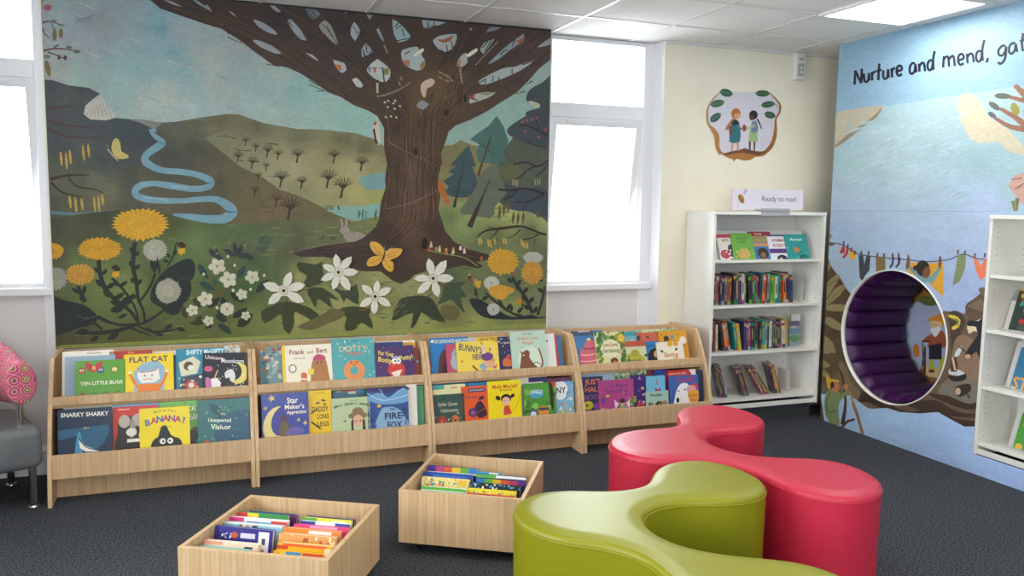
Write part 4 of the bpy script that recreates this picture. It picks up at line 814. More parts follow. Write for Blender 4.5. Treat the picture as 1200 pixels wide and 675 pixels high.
for a, b_, L, w, g in ((385, 200, 50, 24, -2.4), (400, 210, 45, 24, -.9), (400, 280, 60, 30, -2.3), (425, 290, 60, 30, -.6), (450, 340, 60, 30, -2.5), (480, 350, 60, 30, -.6), (500, 385, 60, 28, -2.8), (500, 400, 110, 50, -.7), (530, 400, 90, 46, 2.9), (585, 80, 40, 30, -2.2), (590, 100, 40, 26, -.8), (580, 160, 40, 30, -2.2), (590, 180, 44, 26, -.8), (590, 260, 40, 26, -2.2), (600, 270, 50, 26, -.8), (600, 330, 40, 26, 2.6), (460, 250, 50, 22, .6), (500, 280, 60, 24, -.6), (520, 320, 60, 24, 2.6), (560, 360, 50, 24, -1),
      (545, 440, 60, 24, 2.7), (705, 200, 110, 50, -1.6), (380, 570, 60, 26, 2.6), (330, 545, 90, 40, 3.1), (440, 590, 70, 30, -.6), (480, 560, 60, 30, 2.6), (760, 530, 60, 26, -.5), (830, 520, 60, 26, .3), (270, 320, 60, 26, -2.6), (285, 330, 60, 26, -1.3), (300, 370, 50, 24, -2.4), (800, 110, 40, 20, -2.4), (815, 100, 44, 20, -1), (790, 140, 40, 20, -2.6), (640, 525, 60, 20, .2), (700, 550, 60, 20, .3)): leaf(G, a, b_, L, w, g)
for p, w in (([(745, 440), (800, 490), (900, 560), (960, 575)], [2, 3, 3, 3]), ([(900, 345), (930, 400), (980, 470), (1020, 560)], [3, 4, 4, 4]), ([(960, 540), (960, 480), (945, 490)], [2, 2, 2]), ([(1090, 400), (1080, 470), (1050, 570)], [2, 3, 3]), ([(820, 480), (860, 540)], [2, 3]), ([(685, 400), (700, 470)], [1, 1.5])): P.line(I(p), w, stem, smooth=3)
for a, b_, g in ((905, 380, -2.5), (925, 400, -.9), (950, 430, -2.3), (965, 440, -.8), (985, 490, -2.3), (1000, 500, -.9), (840, 520, -2), (870, 540, -1), (900, 550, -1.8), (930, 560, -.8), (1075, 380, -1.8), (1085, 440, -2.5), (760, 460, 2.6), (1000, 540, -2.4), (1030, 560, -1.2)): leaf(I, a, b_, 45, 24, g)
P.up()
def dandelion(f, cx, cy, rx, ry, n, c, c2, cc='#6b4a20', rays=True):
    x_, y_ = f([(cx, cy)])[0]; rx *= .2; ry *= .2; pts = []
    for k in range(n*2): a = PI*k/n; j = rr.uniform(.9, 1.04) if k % 2 == 0 else .84; pts.append((x_+rx*j*math.cos(a), y_+ry*j*math.sin(a)))
    P.poly(pts, c); P.up()
    if rays:
        for k in range(n): a = 2*PI*k/n+.1; P.line([(x_+rx*.42*math.cos(a), y_+ry*.42*math.sin(a)), (x_+rx*.85*math.cos(a), y_+ry*.85*math.sin(a))], [.4, .9], c2)
        for k in range(16): a = k*2.4; r_ = (k/16)**.5*.3; P.ell(x_+rx*r_*math.cos(a), y_+ry*r_*math.sin(a), .6, .5, cc, n=6)
    P.up()
dandelion(D, 622, 665, 172, 100, 30, '#c2942f', '#ac7d22'); dandelion(G, 385, 58, 138, 72, 26, '#c0902c', '#aa7a20'); dandelion(G, 270, 208, 92, 66, 22, '#b9893a', '#8f6526'); dandelion(G, 110, 70, 70, 50, 20, '#c0902c', '#aa7a20')
dandelion(G, 708, 65, 76, 68, 26, '#a3a18f', '#85847a', '#8a897c'); dandelion(G, 785, 305, 82, 78, 34, '#a3a08e', '#7d7b6e', '#8a897c'); dandelion(G, 130, 232, 66, 72, 20, '#8e8b82', '#77756c', '#807e74')
dandelion(I, 845, 258, 98, 82, 22, '#b98d2e', '#a07422'); dandelion(I, 1022, 235, 62, 38, 22, '#a9a89a', '#98978a', '#98978a'); dandelion(I, 1018, 322, 70, 72, 22, '#b5863a', '#8f6526'); dandelion(I, 780, 385, 50, 45, 20, '#b0af9f', '#94938a', '#8a897c'); dandelion(I, 790, 537, 40, 38, 20, '#aeb0a4', '#94938a', '#8a897c')
P.poly(I([(758, 425), (790, 400), (850, 395), (920, 425), (880, 450), (850, 480), (800, 470)]), '#b98a32', smooth=2)
for a, b_ in ((477, 195), (862, 60)): 
    P.poly(G([(a-25, b_-25), (a, b_-45), (a+27, b_-25), (a+20, b_)]), '#3d2b1e', smooth=2); P.poly(G([(a-20, b_), (a+22, b_-8), (a+22, b_+30), (a+8, b_+22), (a, b_+40), (a-10, b_+22), (a-20, b_+28)]), '#c0952c')
P.poly(I([(680, 370), (720, 370), (712, 410), (690, 412)]), '#b5902e'); P.ell(*I([(942, 492)])[0], 4, 4.4, '#a07a2a')
P.up()
leaf(G, 740, 215, 120, 14, -1.75); P.line(G([(250, 450), (310, 470), (360, 455)]), .5, '#54646a'); P.line(G([(280, 480), (320, 455)]), .5, '#54646a'); P.line(G([(850, 235), (935, 230)]), .5, '#3e4a4c')
# small white blossom bush
for p in ([(1075, 330), (1070, 250), (1000, 225)], [(1075, 330), (1130, 270), (1180, 250)], [(905, 510), (915, 450)], [(1140, 530), (1145, 440)], [(1075, 330), (1010, 400)]): P.line(G(p), 1.2, '#6b4c2c')
for p in ([(75, 400), (65, 340), (10, 300)], [(75, 410), (130, 370), (170, 260)], [(145, 590), (140, 520), (215, 450)], [(280, 440), (330, 370)]): P.line(H(p), 1.2, '#5f4a2e')
for a, b_, L, w, g, c in ((960, 145, 110, 40, 1.0, '#2f4440'), (965, 250, 110, 40, .5, '#2f4440'), (1055, 230, 50, 30, 1.4, '#35503c'), (930, 345, 80, 40, .8, '#3b3a2a'), (1020, 400, 90, 40, -.7, '#2b2e28'), (1100, 340, 80, 40, 1.2, '#2b2e28'), (1000, 490, 90, 30, 3.1, '#33392c'), (1060, 440, 80, 30, .7, '#33392c'), (1075, 500, 100, 34, .6, '#2c3a30'), (890, 470, 80, 34, -1.8, '#3a3a2c'), (940, 500, 70, 34, -.9, '#3a3a2c')): leaf(G, a, b_, L, w, g, c)
for a, b_, L, w, g, c in ((190, 305, 90, 40, -1, '#2f4440'), (300, 390, 110, 40, -.8, '#2b3634'), (150, 390, 100, 44, .6, '#2e2f28'), (160, 540, 110, 40, -.6, '#2b2f2a'), (130, 560, 90, 40, -2.3, '#2e3a30'), (190, 590, 120, 60, -.7, '#2d3128'), (75, 570, 100, 40, .6, '#2f3e35'), (20, 480, 80, 36, -.8, '#2b2e28'), (100, 420, 70, 36, 1.2, '#2b2e28'), (0, 600, 70, 30, -.6, '#2b2e28')): leaf(H, a, b_, L, w, g, c)
for a, b_, L, g in ((185, 180, 90, -2.6), (190, 180, 90, -1.8), (190, 180, 80, -1.2), (190, 185, 80, -.3), (110, 190, 60, -2.9), (240, 180, 50, .2), (60, 180, 60, -2.2), (60, 180, 50, -1.3)): leaf(H, a, b_, L, 32, g, '#33393a')
for a, b_ in ((145, 95), (235, 112), (60, 125), (70, 160)): P.ell(*H([(a, b_)])[0], 1.4, 1.3, '#8b7438')
P.up()
for f, a, b_, r_ in ((G, 1073, 160, 50), (G, 1138, 238, 50), (G, 1003, 352, 46), (G, 927, 418, 36), (G, 1130, 410, 40), (G, 1022, 480, 32), (H, 278, 298, 42), (H, 217, 400, 34), (H, 132, 485, 40), (H, 240, 525, 28)):
    x_, y_ = f([(a, b_)])[0]; r_ *= .2; o = rr.uniform(0, 1)
    for k in range(5): an = o+2*PI*k/5; P.ell(x_+r_*.55*math.cos(an), y_+r_*.5*math.sin(an), r_*.5, r_*.4, '#b9b69f', an, n=10)
P.up()
for f, a, b_, r_ in ((G, 1073, 160, 50), (G, 1138, 238, 50), (G, 1003, 352, 46), (G, 927, 418, 36), (G, 1130, 410, 40), (G, 1022, 480, 32), (H, 278, 298, 42), (H, 217, 400, 34), (H, 132, 485, 40), (H, 240, 525, 28)):
    x_, y_ = f([(a, b_)])[0]; P.poly([(x_+(2.6 if k % 2 else 1)*r_/50*math.cos(k*PI/5), y_+(2.6 if k % 2 else 1)*r_/50*math.sin(k*PI/5)) for k in range(10)], '#8b7134')
for f, a, b_ in ((G, 993, 207), (G, 1175, 155), (G, 1165, 300), (G, 1135, 103), (G, 1070, 402), (H, 348, 288), (H, 175, 230), (H, 268, 370), (H, 168, 378), (H, 72, 478)): P.ell(*f([(a, b_)])[0], 1.6, 1.9, '#b9b69f', n=8)
P.up()
# big lobed leaves under the cut-out flowers
lf = '#3b412a'
for f, pts, c in ((H, [(545, 210), (650, 225), (690, 205), (690, 260), (700, 320), (640, 350), (600, 360), (580, 330), (600, 290), (550, 260)], lf), (H, [(600, 370), (690, 360), (790, 438), (730, 420), (750, 480), (690, 440), (660, 430), (650, 480), (620, 430)], lf), (H, [(480, 440), (400, 465), (330, 500), (350, 570), (420, 530), (450, 520), (460, 600), (500, 630), (525, 560), (530, 500), (640, 560), (690, 550), (620, 480)], lf),
   (H, [(720, 340), (760, 360), (830, 380), (890, 340), (900, 460), (830, 420), (815, 450), (790, 400)], '#3a4030'), (H, [(970, 488), (880, 470), (800, 480), (780, 520), (830, 530), (820, 575), (830, 615), (890, 600), (905, 560), (960, 590), (985, 600), (960, 530)], lf), (H, [(540, 590), (600, 560), (700, 510), (740, 480), (820, 500), (800, 540), (700, 580), (620, 610)], '#5f5a38'),
   (I, [(410, 462), (330, 460), (240, 480), (195, 600), (240, 590), (320, 560), (305, 650), (340, 620), (370, 555), (420, 590), (510, 615), (480, 560), (450, 500)], '#363d2c'), (I, [(500, 395), (560, 380), (635, 372), (600, 410), (640, 465), (600, 470), (625, 560), (580, 520), (540, 480), (460, 515), (490, 460)], '#3e4a36'), (I, [(0, 545), (40, 540), (80, 610), (80, 645), (30, 610), (-20, 640)], lf), (I, [(480, 520), (560, 515), (600, 560), (560, 600), (500, 590)], '#5d5636')): P.poly(f(pts), c, smooth=2)
P.up()
for f, p in ((H, [(480, 430), (490, 620)]), (H, [(610, 365), (740, 470)]), (H, [(970, 485), (850, 600)]), (I, [(410, 462), (320, 640)]), (I, [(400, 470), (490, 600)]), (I, [(500, 395), (620, 550)]), (H, [(550, 215), (640, 340)])): P.line(f(p), .5, '#262b1c')
for f, p in ((H, [(550, 385), (580, 372), (605, 372)]), (H, [(910, 492), (950, 487), (975, 478)]), (I, [(395, 468), (415, 455), (435, 445)]), (I, [(485, 392), (510, 400), (530, 408)]), (H, [(480, 425), (485, 450)])): P.line(f(p), 1.6, '#6a4630')
for i in range(40):
    a, b_ = rr.uniform(1010, 1180), rr.uniform(400, 540); q = H([(a, b_)])[0]; P.line([q, (q[0]+rr.uniform(2, 6), q[1]-rr.uniform(1, 4))], .6, '#6c6c46')
M['mural'] = printed('painted_mural', rough=.6, mottle=.10, nscale=7, sc_=(1, 1, 1.3), fine=.10, spec=.25, gain=1.15)
mb = MB(); mb.cols = []; mb.box(-.757, 2.0965, -MT+.0005, -.0005, .68, HC-.004, c=hx('#5f6358')); print('MURAL LAYERS', P.maxl); P.into(mb, (0, -MT, 0), (1, 0, 0), (0, 0, 1))
o = mb.build('wall_mural', M['mural']); tag(o, 'large painted mural of a big brown tree over hills, river and meadow flowers', 'mural')

# flowers and butterfly mounted just off the mural as flat cut-outs
def cutout(name, label, cat, cx, cy, draw, group=None, th=.006, stand=.010):
    yy = -MT-.004-stand
    P = Painter(step=.00008, cell=.004, conv=lambda x, y: (lambda q: (q.x, q.z))(at_y(x, y, yy)))
    outline = draw(P)
    c = at_y(cx, cy, yy); mb = MB(); mb.cols = []
    O = [P.conv(*p) for p in outline]; A_ = sum(O[i][0]*O[(i+1) % len(O)][1]-O[(i+1) % len(O)][0]*O[i][1] for i in range(len(O)))
    if A_ < 0: O = O[::-1]
    n = len(O); cc = hx('#c9c7b8'); V_ = [(x-c.x, -.0001, z-c.z) for x, z in O]+[(x-c.x, th, z-c.z) for x, z in O]
    mb.add(V_, [(i, (i+1) % n, n+(i+1) % n, n+i)[::-1] for i in range(n)], 0, False, cc)
    tr = tessellate_polygon([[Vector((x, z, 0)) for x, z in O]])
    mb.add(V_, [tuple(n+i for i in t) for t in tr]+[tuple(t) for t in tr], 0, False, cc)
    mb.box(-.012, .012, th, -yy-MT-.003, -.012, .012, c=(.3, .3, .3))
    P.into(mb, (-c.x, -.0002, -c.z), (1, 0, 0), (0, 0, 1))
    o = mb.build(name, M['print_m']); o.location = c; tag(o, label, cat, group)
def anemone(f, ctr, tips):
    def d(P):
        cx, cy = f([ctr])[0]; out = []; T_ = f(tips)
        n = len(T_)
        for i, t in enumerate(T_):
            a = math.atan2(t[1]-cy, t[0]-cx); L = math.hypot(t[0]-cx, t[1]-cy); tn = T_[(i+1) % n]; an = math.atan2(tn[1]-cy, tn[0]-cx)
            hw = min(.42, ((an-a) % (2*PI))*.45)
            tp = T_[i-1]; ap = math.atan2(tp[1]-cy, tp[0]-cx); hp = min(.42, ((a-ap) % (2*PI))*.45)
            for dr, da in ((.28, -hp*1.05), (.55, -hp*.95), (.8, -hp*.5), (1., 0), (.8, hw*.5), (.55, hw*.95), (.28, hw*1.05)): out.append((cx+L*dr*math.cos(a+da), cy+L*dr*math.sin(a+da)))
        P.poly(out, '#d5d2c2'); P.up()
        for i, t in enumerate(T_): P.line([(cx+(t[0]-cx)*.35, cy+(t[1]-cy)*.35), (cx+(t[0]-cx)*.8, cy+(t[1]-cy)*.8)], [.5, .3], '#bfbcac')
        for k in range(14): a = 2*PI*k/14; P.line([(cx+1.8*math.cos(a), cy+1.8*math.sin(a)), (cx+4.6*math.cos(a), cy+4.6*math.sin(a))], .35, '#b09a3c'); P.ell(cx+5*math.cos(a), cy+5*math.sin(a), .6, .6, '#2e2a22', n=6)
        P.up(); P.ell(cx, cy, 1.9, 1.8, '#1f2220'); return out
    return d
g = 'white wood anemone cut-outs on the mural'
cutout('flower_cutout', 'white flower cut-out with five long petals, leftmost on the tree mural', 'flower', *H([(462, 378)])[0], anemone(H, (462, 378), [(340, 338), (505, 268), (590, 342), (582, 445), (372, 458)]), g)
cutout('flower_cutout', 'white flower cut-out with seven petals just left of the yellow butterfly', 'flower', *H([(783, 270)])[0], anemone(H, (783, 270), [(688, 228), (768, 163), (862, 178), (900, 268), (850, 378), (752, 375), (680, 318)]), g)
cutout('flower_cutout', 'lowest white flower cut-out with six petals below the tree trunk', 'flower', *H([(998, 412)])[0], anemone(H, (998, 412), [(920, 345), (1015, 318), (1092, 362), (1090, 468), (992, 518), (908, 472)]), g)
cutout('flower_cutout', 'white flower cut-out right of the butterfly, in front of the tree root', 'flower', *I([(438, 356)])[0], anemone(I, (438, 356), [(412, 238), (517, 250), (560, 355), (468, 466), (345, 445), (325, 358)]), g)
def bfly(P):
    out = H(catmull([(1045, 180), (1000, 165), (970, 120), (975, 92), (1010, 95), (1045, 125), (1056, 150), (1090, 132), (1150, 132), (1156, 150), (1130, 180), (1085, 200), (1105, 215), (1104, 255), (1085, 268), (1050, 240), (1036, 205), (1010, 228), (960, 236), (950, 215), (970, 185), (1010, 175)], 3))
    P.poly(out, '#d3a03c'); P.up()
    for p in ([(1045, 180), (985, 115)], [(1045, 185), (965, 220)], [(1060, 175), (1140, 145)], [(1050, 195), (1090, 250)], [(1040, 170), (1000, 150)], [(1065, 185), (1120, 170)]): P.line(H(p), .6, '#8a6426')
    P.line(H([(1056, 145), (1048, 185), (1035, 212)]), [1, 2.4, 1], '#3a3733'); P.up()
    P.line(H([(1056, 148), (1050, 112)]), .5, '#8b8a86'); P.line(H([(1060, 148), (1100, 118)]), .5, '#8b8a86'); return out
cutout('butterfly_cutout', 'yellow butterfly cut-out mounted low on the tree trunk of the mural', 'butterfly', *H([(1048, 182)])[0], bfly)
# ================================================================== DISPLAY SHELVES
UX = [-.735, .227, 1.181, 2.121, 3.045]
ulab = ['low oak-effect book display shelf at the far left beside the grey armchair', 'low oak-effect book display shelf, second from the left below the mural trunk', 'low oak-effect book display shelf, third from the left, below the right window edge', 'low oak-effect book display shelf at the right end, under the window behind the pink seat']
for i in range(4):
    x0, x1 = UX[i]+.001, UX[i+1]-.001
    r = empty('display_shelf', (x0, 0, 0)); tag(r, ulab[i], 'display shelf', 'oak-effect display shelves under the mural'); W = x1-x0
    prof = [(-.014, .0), (-.014, .69), (-.33, .69), (-.352, .672), (-.40, .595), (-.452, .49), (-.505, .36), (-.542, .24), (-.565, .11), (-.578, 0)]
    for a in (0, W-.019):
        o = MB().prism(prof, a, a+.019, 'x').build('side_panel', M['wood'], r, bevel=.0015)
    MB().box(.019, W-.019, -.032, -.016, .02, .674).build('back_panel', M['wood'], r, bevel=.001)
    MB().box(.019, W-.019, -.458, -.441, .474, .517).build('upper_ledge', M['wood'], r, bevel=.0015)
    MB().box(.019, W-.019, -.441, -.032, .4565, .4725).build('tray', M['wood'], r)
    MB().box(.019, W-.019, -.547, -.529, .13, .248).build('front_board', M['wood'], r, bevel=.0015)
    MB().box(.019, W-.019, -.529, -.19, .148, .164).build('tray', M['wood'], r)
    MB().box(.019, W-.019, -.425, -.408, .0, .148).build('kick_board', M['wood'], r)
# ------------------------------------------------------------------ books
def book(label, w, h, t, base, cmds=(), loc=(0, 0, 0), rot=(0, 0, 0), group=None, spine=None, cat='book', name='picture_book', back=None, hard=.0015):
    """front cover faces local -y, spine on the left (x=0)"""
    r = empty(name, loc, rot=rot); tag(r, label, cat, group)
    bc_ = hx(base); sc2 = hx(spine or base)
    mb = MB(); mb.cols = []; ct = .0014
    mb.box(0, w, 0, ct, 0, h, c=bc_); mb.box(0, w, t-ct, t, 0, h, c=hx(back or base)); mb.box(0, ct, ct, t-ct, 0, h, c=sc2)
    P = Painter(step=.00006, cell=.003, rect=(0, w, 0, h), conv=lambda x, y: (x*w, h-y*w)); P.fy = -1
    for c in cmds:
        k = c[0]; a = c[1:]
        if k == 'r': P.poly([(a[0], a[1]), (a[2], a[1]), (a[2], a[3]), (a[0], a[3])], a[4])
        elif k == 'e': P.ell(*a)
        elif k == 'p': P.poly(a[0], a[1], smooth=a[2] if len(a) > 2 else 0)
        elif k == 'l': P.line(a[0], a[1], a[2], smooth=3 if len(a[0]) > 2 else 0)
        elif k == 't': P.text(a[0], a[1], a[2], a[3], a[4], maxw=a[5] if len(a) > 5 else None, rot=a[6] if len(a) > 6 else 0, bold=.02, minw=a[7] if len(a) > 7 else None)
        elif k == 'T':   # arc of letters
            s_, x0, y0, x1, bow, hh, cc = a; n = len(s_)
            for i, ch in enumerate(s_):
                if ch == ' ': continue
                u = i/(max(1, n-1)); P.text(ch, x0+(x1-x0)*u, y0-bow*math.sin(PI*u), hh, cc if isinstance(cc, str) else cc[i % len(cc)], rot=-(bow*3)*math.cos(PI*u)*.5, bold=.03)
        elif k == 's':
            rr2 = random.Random(a[4])
            for _ in range(a[3]): P.ell(rr2.uniform(a[5], a[6]), rr2.uniform(a[7], a[8]), a[0]*rr2.uniform(.6, 1.3), a[1]*rr2.uniform(.6, 1.3), a[2] if isinstance(a[2], str) else rr2.choice(a[2]), rr2.uniform(0, 3), 8)
        P.up()
    P.into(mb, (0, 0, 0), (1, 0, 0), (0, 0, 1), lift=.00005)
    mb.build('cover', M['print'], r)
    MB().box(ct+.0004, w-.003, ct, t-ct, .003, h-.003).build('pages', M['paper'], r)
    return r
def star(cx, cy, r_, c): return ('p', [(cx+(r_ if k % 2 else r_*.4)*math.cos(PI*k/5), cy+(r_ if k % 2 else r_*.4)*math.sin(PI*k/5)) for k in range(10)], c)
ROW = {'u': (-.433, .4735, math.radians(17), 'upper'), 'l': (-.520, .165, math.radians(8.5), 'lower')}
def disp(row, x0, x1, yt, lay, base, cmds, what, where, t=.011, spine=None, tilt=0.):
    yb, zb, a, rn = ROW[row]
    lb = what+' '+where
    if len(lb.replace('-', ' ').split()) > 16: lb = lb.replace('picture book', 'book')
    n = Vector((0, -math.cos(a), math.sin(a))); up = Vector((0, math.sin(a), math.cos(a)))
    p0 = Vector((0, yb, zb)) - n*(.0145*lay)
    q0 = at_plane(x0, yt, p0, n); q1 = at_plane(x1, yt, p0, n); qm = at_plane((x0+x1)/2, yt, p0, n)
    h = (qm-p0).dot(up)
    if row == 'l': h = min(h, ((.4725 if lay < 2 else .4545)-p0.z)/math.cos(a))
    i = max(k for k in range(4) if UX[k] <= (q0.x+q1.x)/2); lo, hi = UX[i]+.0225, UX[i+1]-.0225-abs(tilt)*.3
    xa, xb = max(q0.x, lo), min(q1.x, hi); w = xb-xa
    book(lb, w, h, t, base, cmds, (xa, p0.y, p0.z), (-a, tilt, 0), 'picture books on the display shelves', spine)
# ---- unit 1
bug = lambda x, y, c, e='#dfe8ee': [('e', x, y, .075, .075, '#3b3f2c'), ('e', x, y, .062, .062, c), ('e', x-.025, y-.01, .02, .02, e), ('e', x+.025, y-.01, .02, .02, e)]
disp('u', 73, 133, 411, 3, '#e4ddd0', [('t', 'Amazing Story', .62, .05, .035, '#6b6b66', .7)], 'cream-topped picture book at the far left end behind a pale blue book', 'on the upper ledge', spine='#1f6a58')
disp('u', 76, 135, 417, 2, '#8fa6bb', [('l', [(.1, .08), (.1, .28), (.2, .28)], .015, '#b39a63'), ('p', [(.3, .9), (.34, .75), (.4, .85)], '#26262c')], 'pale blue picture book with a thin gold letter', 'behind the bright green insect book', spine='#1d6b57')
disp('u', 88, 147, 422, 0, '#5b9a35', bug(.13, .22, '#c96c3f')+bug(.5, .22, '#4b5f9b')+bug(.78, .22, '#cfc43f')+[('p', [(.2, .04), (.32, .08), (.36, .16), (.4, .08), (.55, .04), (.5, .18), (.37, .26), (.24, .2)], '#b8343a', 2), ('e', .37, .17, .04, .05, '#e2a05b'), ('t', 'TEN LITTLE BUGS', .52, .5, .075, '#f1ecd2', .92)]+bug(.14, .78, '#c05434')+bug(.37, .78, '#3d9a93')+bug(.6, .78, '#c2705a')+bug(.84, .78, '#c65b68'), 'bright green picture book with rows of round bugs', 'on the upper ledge, far left', spine='#8cc04d')
disp('u', 128, 178, 411, 3, '#b3332d', [('t', 'SUN', .5, .05, .05, '#e2b04a')], 'red-topped picture book showing above the yellow cat book', 'on the upper ledge')
disp('u', 172, 208, 411.5, 4, '#e0d9cb', [], 'thin cream picture book standing behind the right edge of the yellow cat book', 'on the upper ledge')
disp('u', 198, 212, 416, 2, '#3c5472', [('s', .05, .05, ['#a44', '#7ab', '#cc9'][:0] or ['#aa4444', '#77aabb'], 8, 3, 0, 1, 0, 3)], 'dark multicoloured book wedged between the yellow cat book and a teal book', 'on the upper ledge')
disp('u', 145, 203, 414.5, 0, '#eccb1a', [('p', [(.2, .38), (.35, .22), (.5, .17), (.7, .18), (.82, .3), (.8, 1), (.2, 1)], '#8fb2c4'), ('p', [(.28, .3), (.33, .4), (.62, .38), (.68, .28), (.72, .56), (.6, .64), (.35, .64), (.27, .52)], '#e9e2d8'), ('l', [(.28, .3), (.33, .4), (.62, .38), (.68, .28)], .015, '#c23a3a'), ('e', .42, .48, .015, .02, '#222222'), ('e', .56, .48, .015, .02, '#222222'), ('l', [(.38, .57), (.47, .55), (.58, .57)], .012, '#c23a3a'), ('p', [(.3, .66), (.7, .66), (.8, 1.1), (.2, 1.1)], '#e07a28'),
   ('l', [(.3, .75), (.2, .6), (.12, .42)], .06, '#e07a28'), ('l', [(.7, .75), (.8, .6), (.86, .42)], .06, '#e07a28'), ('e', .12, .4, .03, .03, '#eee3d2'), ('e', .87, .4, .03, .03, '#eee3d2'), ('t', 'FLAT CAT', .5, .12, .12, '#2b2c63', .8, 0, .78)], 'yellow picture book with an orange and white cat', 'on the upper ledge, third cover from the left')
disp('u', 262, 281, 405, 3, '#cfd6d2', [('s', .1, .1, ['#9aa8a0', '#c9a07c'], 10, 5, 0, 1, 0, .6)], 'pale picture book with its top showing above the black moon book', 'on the upper ledge')
disp('u', 206, 263, 408, 1, '#2f87a3', [('p', [(.05, .3), (.35, .17), (.5, .3), (.42, .55), (.1, .6)], '#d8d2b8'), ('e', .25, .38, .1, .1, '#5d4630'), ('e', .3, .42, .07, .06, '#e6ded0'), ('t', 'SHIFTY McGIFTY', .6, .08, .1, '#e9f1ee', .78), ('p', [(.1, .62), (.9, .5), (1, 1.4), (0, 1.4)], '#3a4350'), ('e', .3, .8, .12, .12, '#b54a4a'), ('e', .3, .8, .06, .06, '#dcd3c4'), ('e', .7, .75, .14, .1, '#8b2f33'), ('s', .03, .03, ['#dd9955', '#77bbcc', '#e8e0d0'], 26, 7, 0, 1, .6, 1.3)], 'teal picture book with white lettering and a small sketch', 'beside the black moon book, upper ledge')
disp('u', 236, 295, 412.5, 0, '#20222a', [('t', 'Unicorn', .26, .11, .09, '#e8c9d6', .42, .12), ('t', 'Moonicorn', .68, .2, .1, '#e3dfe6', .52, .05), ('e', .8, .5, .24, .26, '#dcca6a'), ('e', .7, .46, .19, .21, '#20222a'), ('e', .13, .38, .1, .07, '#c65b86'), ('p', [(.5, .48), (.62, .4), (.7, .44), (.74, .6), (.68, .72), (.6, .6), (.52, .62)], '#ded7da', 2), ('p', [(.2, .9), (.16, .65), (.3, .6), (.4, .7), (.38, .9)], '#e6dfe2', 2), ('l', [(.26, .62), (.34, .42)], .03, '#dba27a'), ('p', [(.1, .9), (.06, .6), (.18, .62), (.2, .9)], '#b86aa8', 2), ('s', .012, .012, '#e9e6d0', 24, 3, .3, .95, .3, .8)], 'black picture book with a yellow crescent moon and a white horned pony', 'on the upper ledge', tilt=.03)
disp('l', 74, 132, 474, 3, '#dbd6c9', [], 'cream book top peeping out behind the dark blue shark book', 'on the lower ledge')
disp('l', 67, 131, 478.6, 0, '#1f3148', [('t', 'SNARKY SHARKY', .5, .12, .085, '#ece8dc', .88, .02, .86), ('p', [(.0, .42), (.2, .4), (.55, .38), (.93, .36), (.95, .5), (.85, .72), (.7, .85), (.45, .85), (.35, .55), (0, .62)], '#2d5c7c', 1), ('p', [(.42, .52), (.36, .5), (.3, .9), (.3, 1.2), (.6, 1.2), (.45, .95)], '#4a8db5', 2), ('p', [(.38, .6), (.5, .76), (.7, .86), (.75, .9), (.5, .88), (.4, .8)], '#e8e6dc'), ('l', [(.38, .6), (.5, .78), (.72, .87)], .02, '#1a2a3a'), ('e', .52, .4, .05, .02, '#b9b36a'), ('e', .53, .4, .015, .018, '#111111'), ('s', .008, .008, '#bcd', 0, 1, 0, 1, 0, 1)], 'dark blue picture book with a grinning blue shark', 'on the lower ledge, far left')
disp('l', 132, 187, 472.5, 2, '#6f9fc0', [], 'pale blue book top showing behind the red elephant book', 'on the lower ledge')
disp('l', 132, 185, 476, 1, '#c9352d', [('p', [(.05, 1.2), (.1, .6), (.12, .3), (.3, .2), (.5, .28), (.85, .2), (.9, .45), (.85, 1.2)], '#26231f', 2), ('e', .25, .35, .13, .16, '#b9a99a'), ('e', .6, .33, .2, .16, '#b3a79c'), ('p', [(.45, .3), (.5, .6), (.42, .75), (.35, .7), (.38, .4)], '#9a8f88', 2), ('r', .3, .78, .8, .86, '#e8e2d6'), ('t', 'DAVID McKEE', .25, .06, .03, '#f0d8c0', .3), ('e', .4, .62, .12, .1, '#ded6c6'), ('e', .66, .7, .1, .12, '#ded6c6')], 'red picture book with a black and white elephant drawing', 'behind the yellow banana book')
disp('l', 186, 235, 470, 2, '#6fae4f', [('t', 'PICK A', .8, .2, .11, '#f0eed8', .5), ('t', 'BERRY', .85, .42, .13, '#f0eed8', .5), ('e', .85, .8, .1, .12, '#5d3a25'), ('e', .8, .95, .16, .2, '#2a2622'), ('s', .05, .02, '#4d8a38', 20, 9, 0, 1, 0, 1.2)], 'green picture book with large white lettering', 'between the yellow banana book and the teal whale book, lower ledge')
disp('l', 163, 222, 477.5, 0, '#edd41c', [('T', 'Would You Like a', .3, .09, .72, .03, .035, '#2b2430'), ('T', 'BANANA?', .16, .3, .88, .07, .13, ['#2f58a5', '#c23a57', '#2f58a5', '#c23a57', '#7a3a8a', '#c23a57', '#2f58a5']), ('t', 'Yasmeen Ismail', .5, .42, .03, '#b5762a', .6), ('p', [(.18, 1.2), (.24, .72), (.36, .62), (.42, .42), (.5, .38), (.54, .42), (.62, .6), (.72, .66), (.82, .74), (.85, 1.2)], '#1c1a1c', 2), ('e', .45, .72, .06, .065, '#e9e4da'), ('e', .6, .72, .06, .065, '#e9e4da'), ('e', .46, .72, .02, .025, '#111111'), ('e', .59, .72, .02, .025, '#111111'), ('l', [(.44, .85), (.52, .83), (.6, .85)], .015, '#c8a82a')], 'yellow picture book with a black scruffy creature with round eyes', 'on the lower ledge')
disp('l', 233, 291, 464.5, 2, '#a8352c', [], 'red book edge showing behind the teal whale book', 'on the lower ledge')
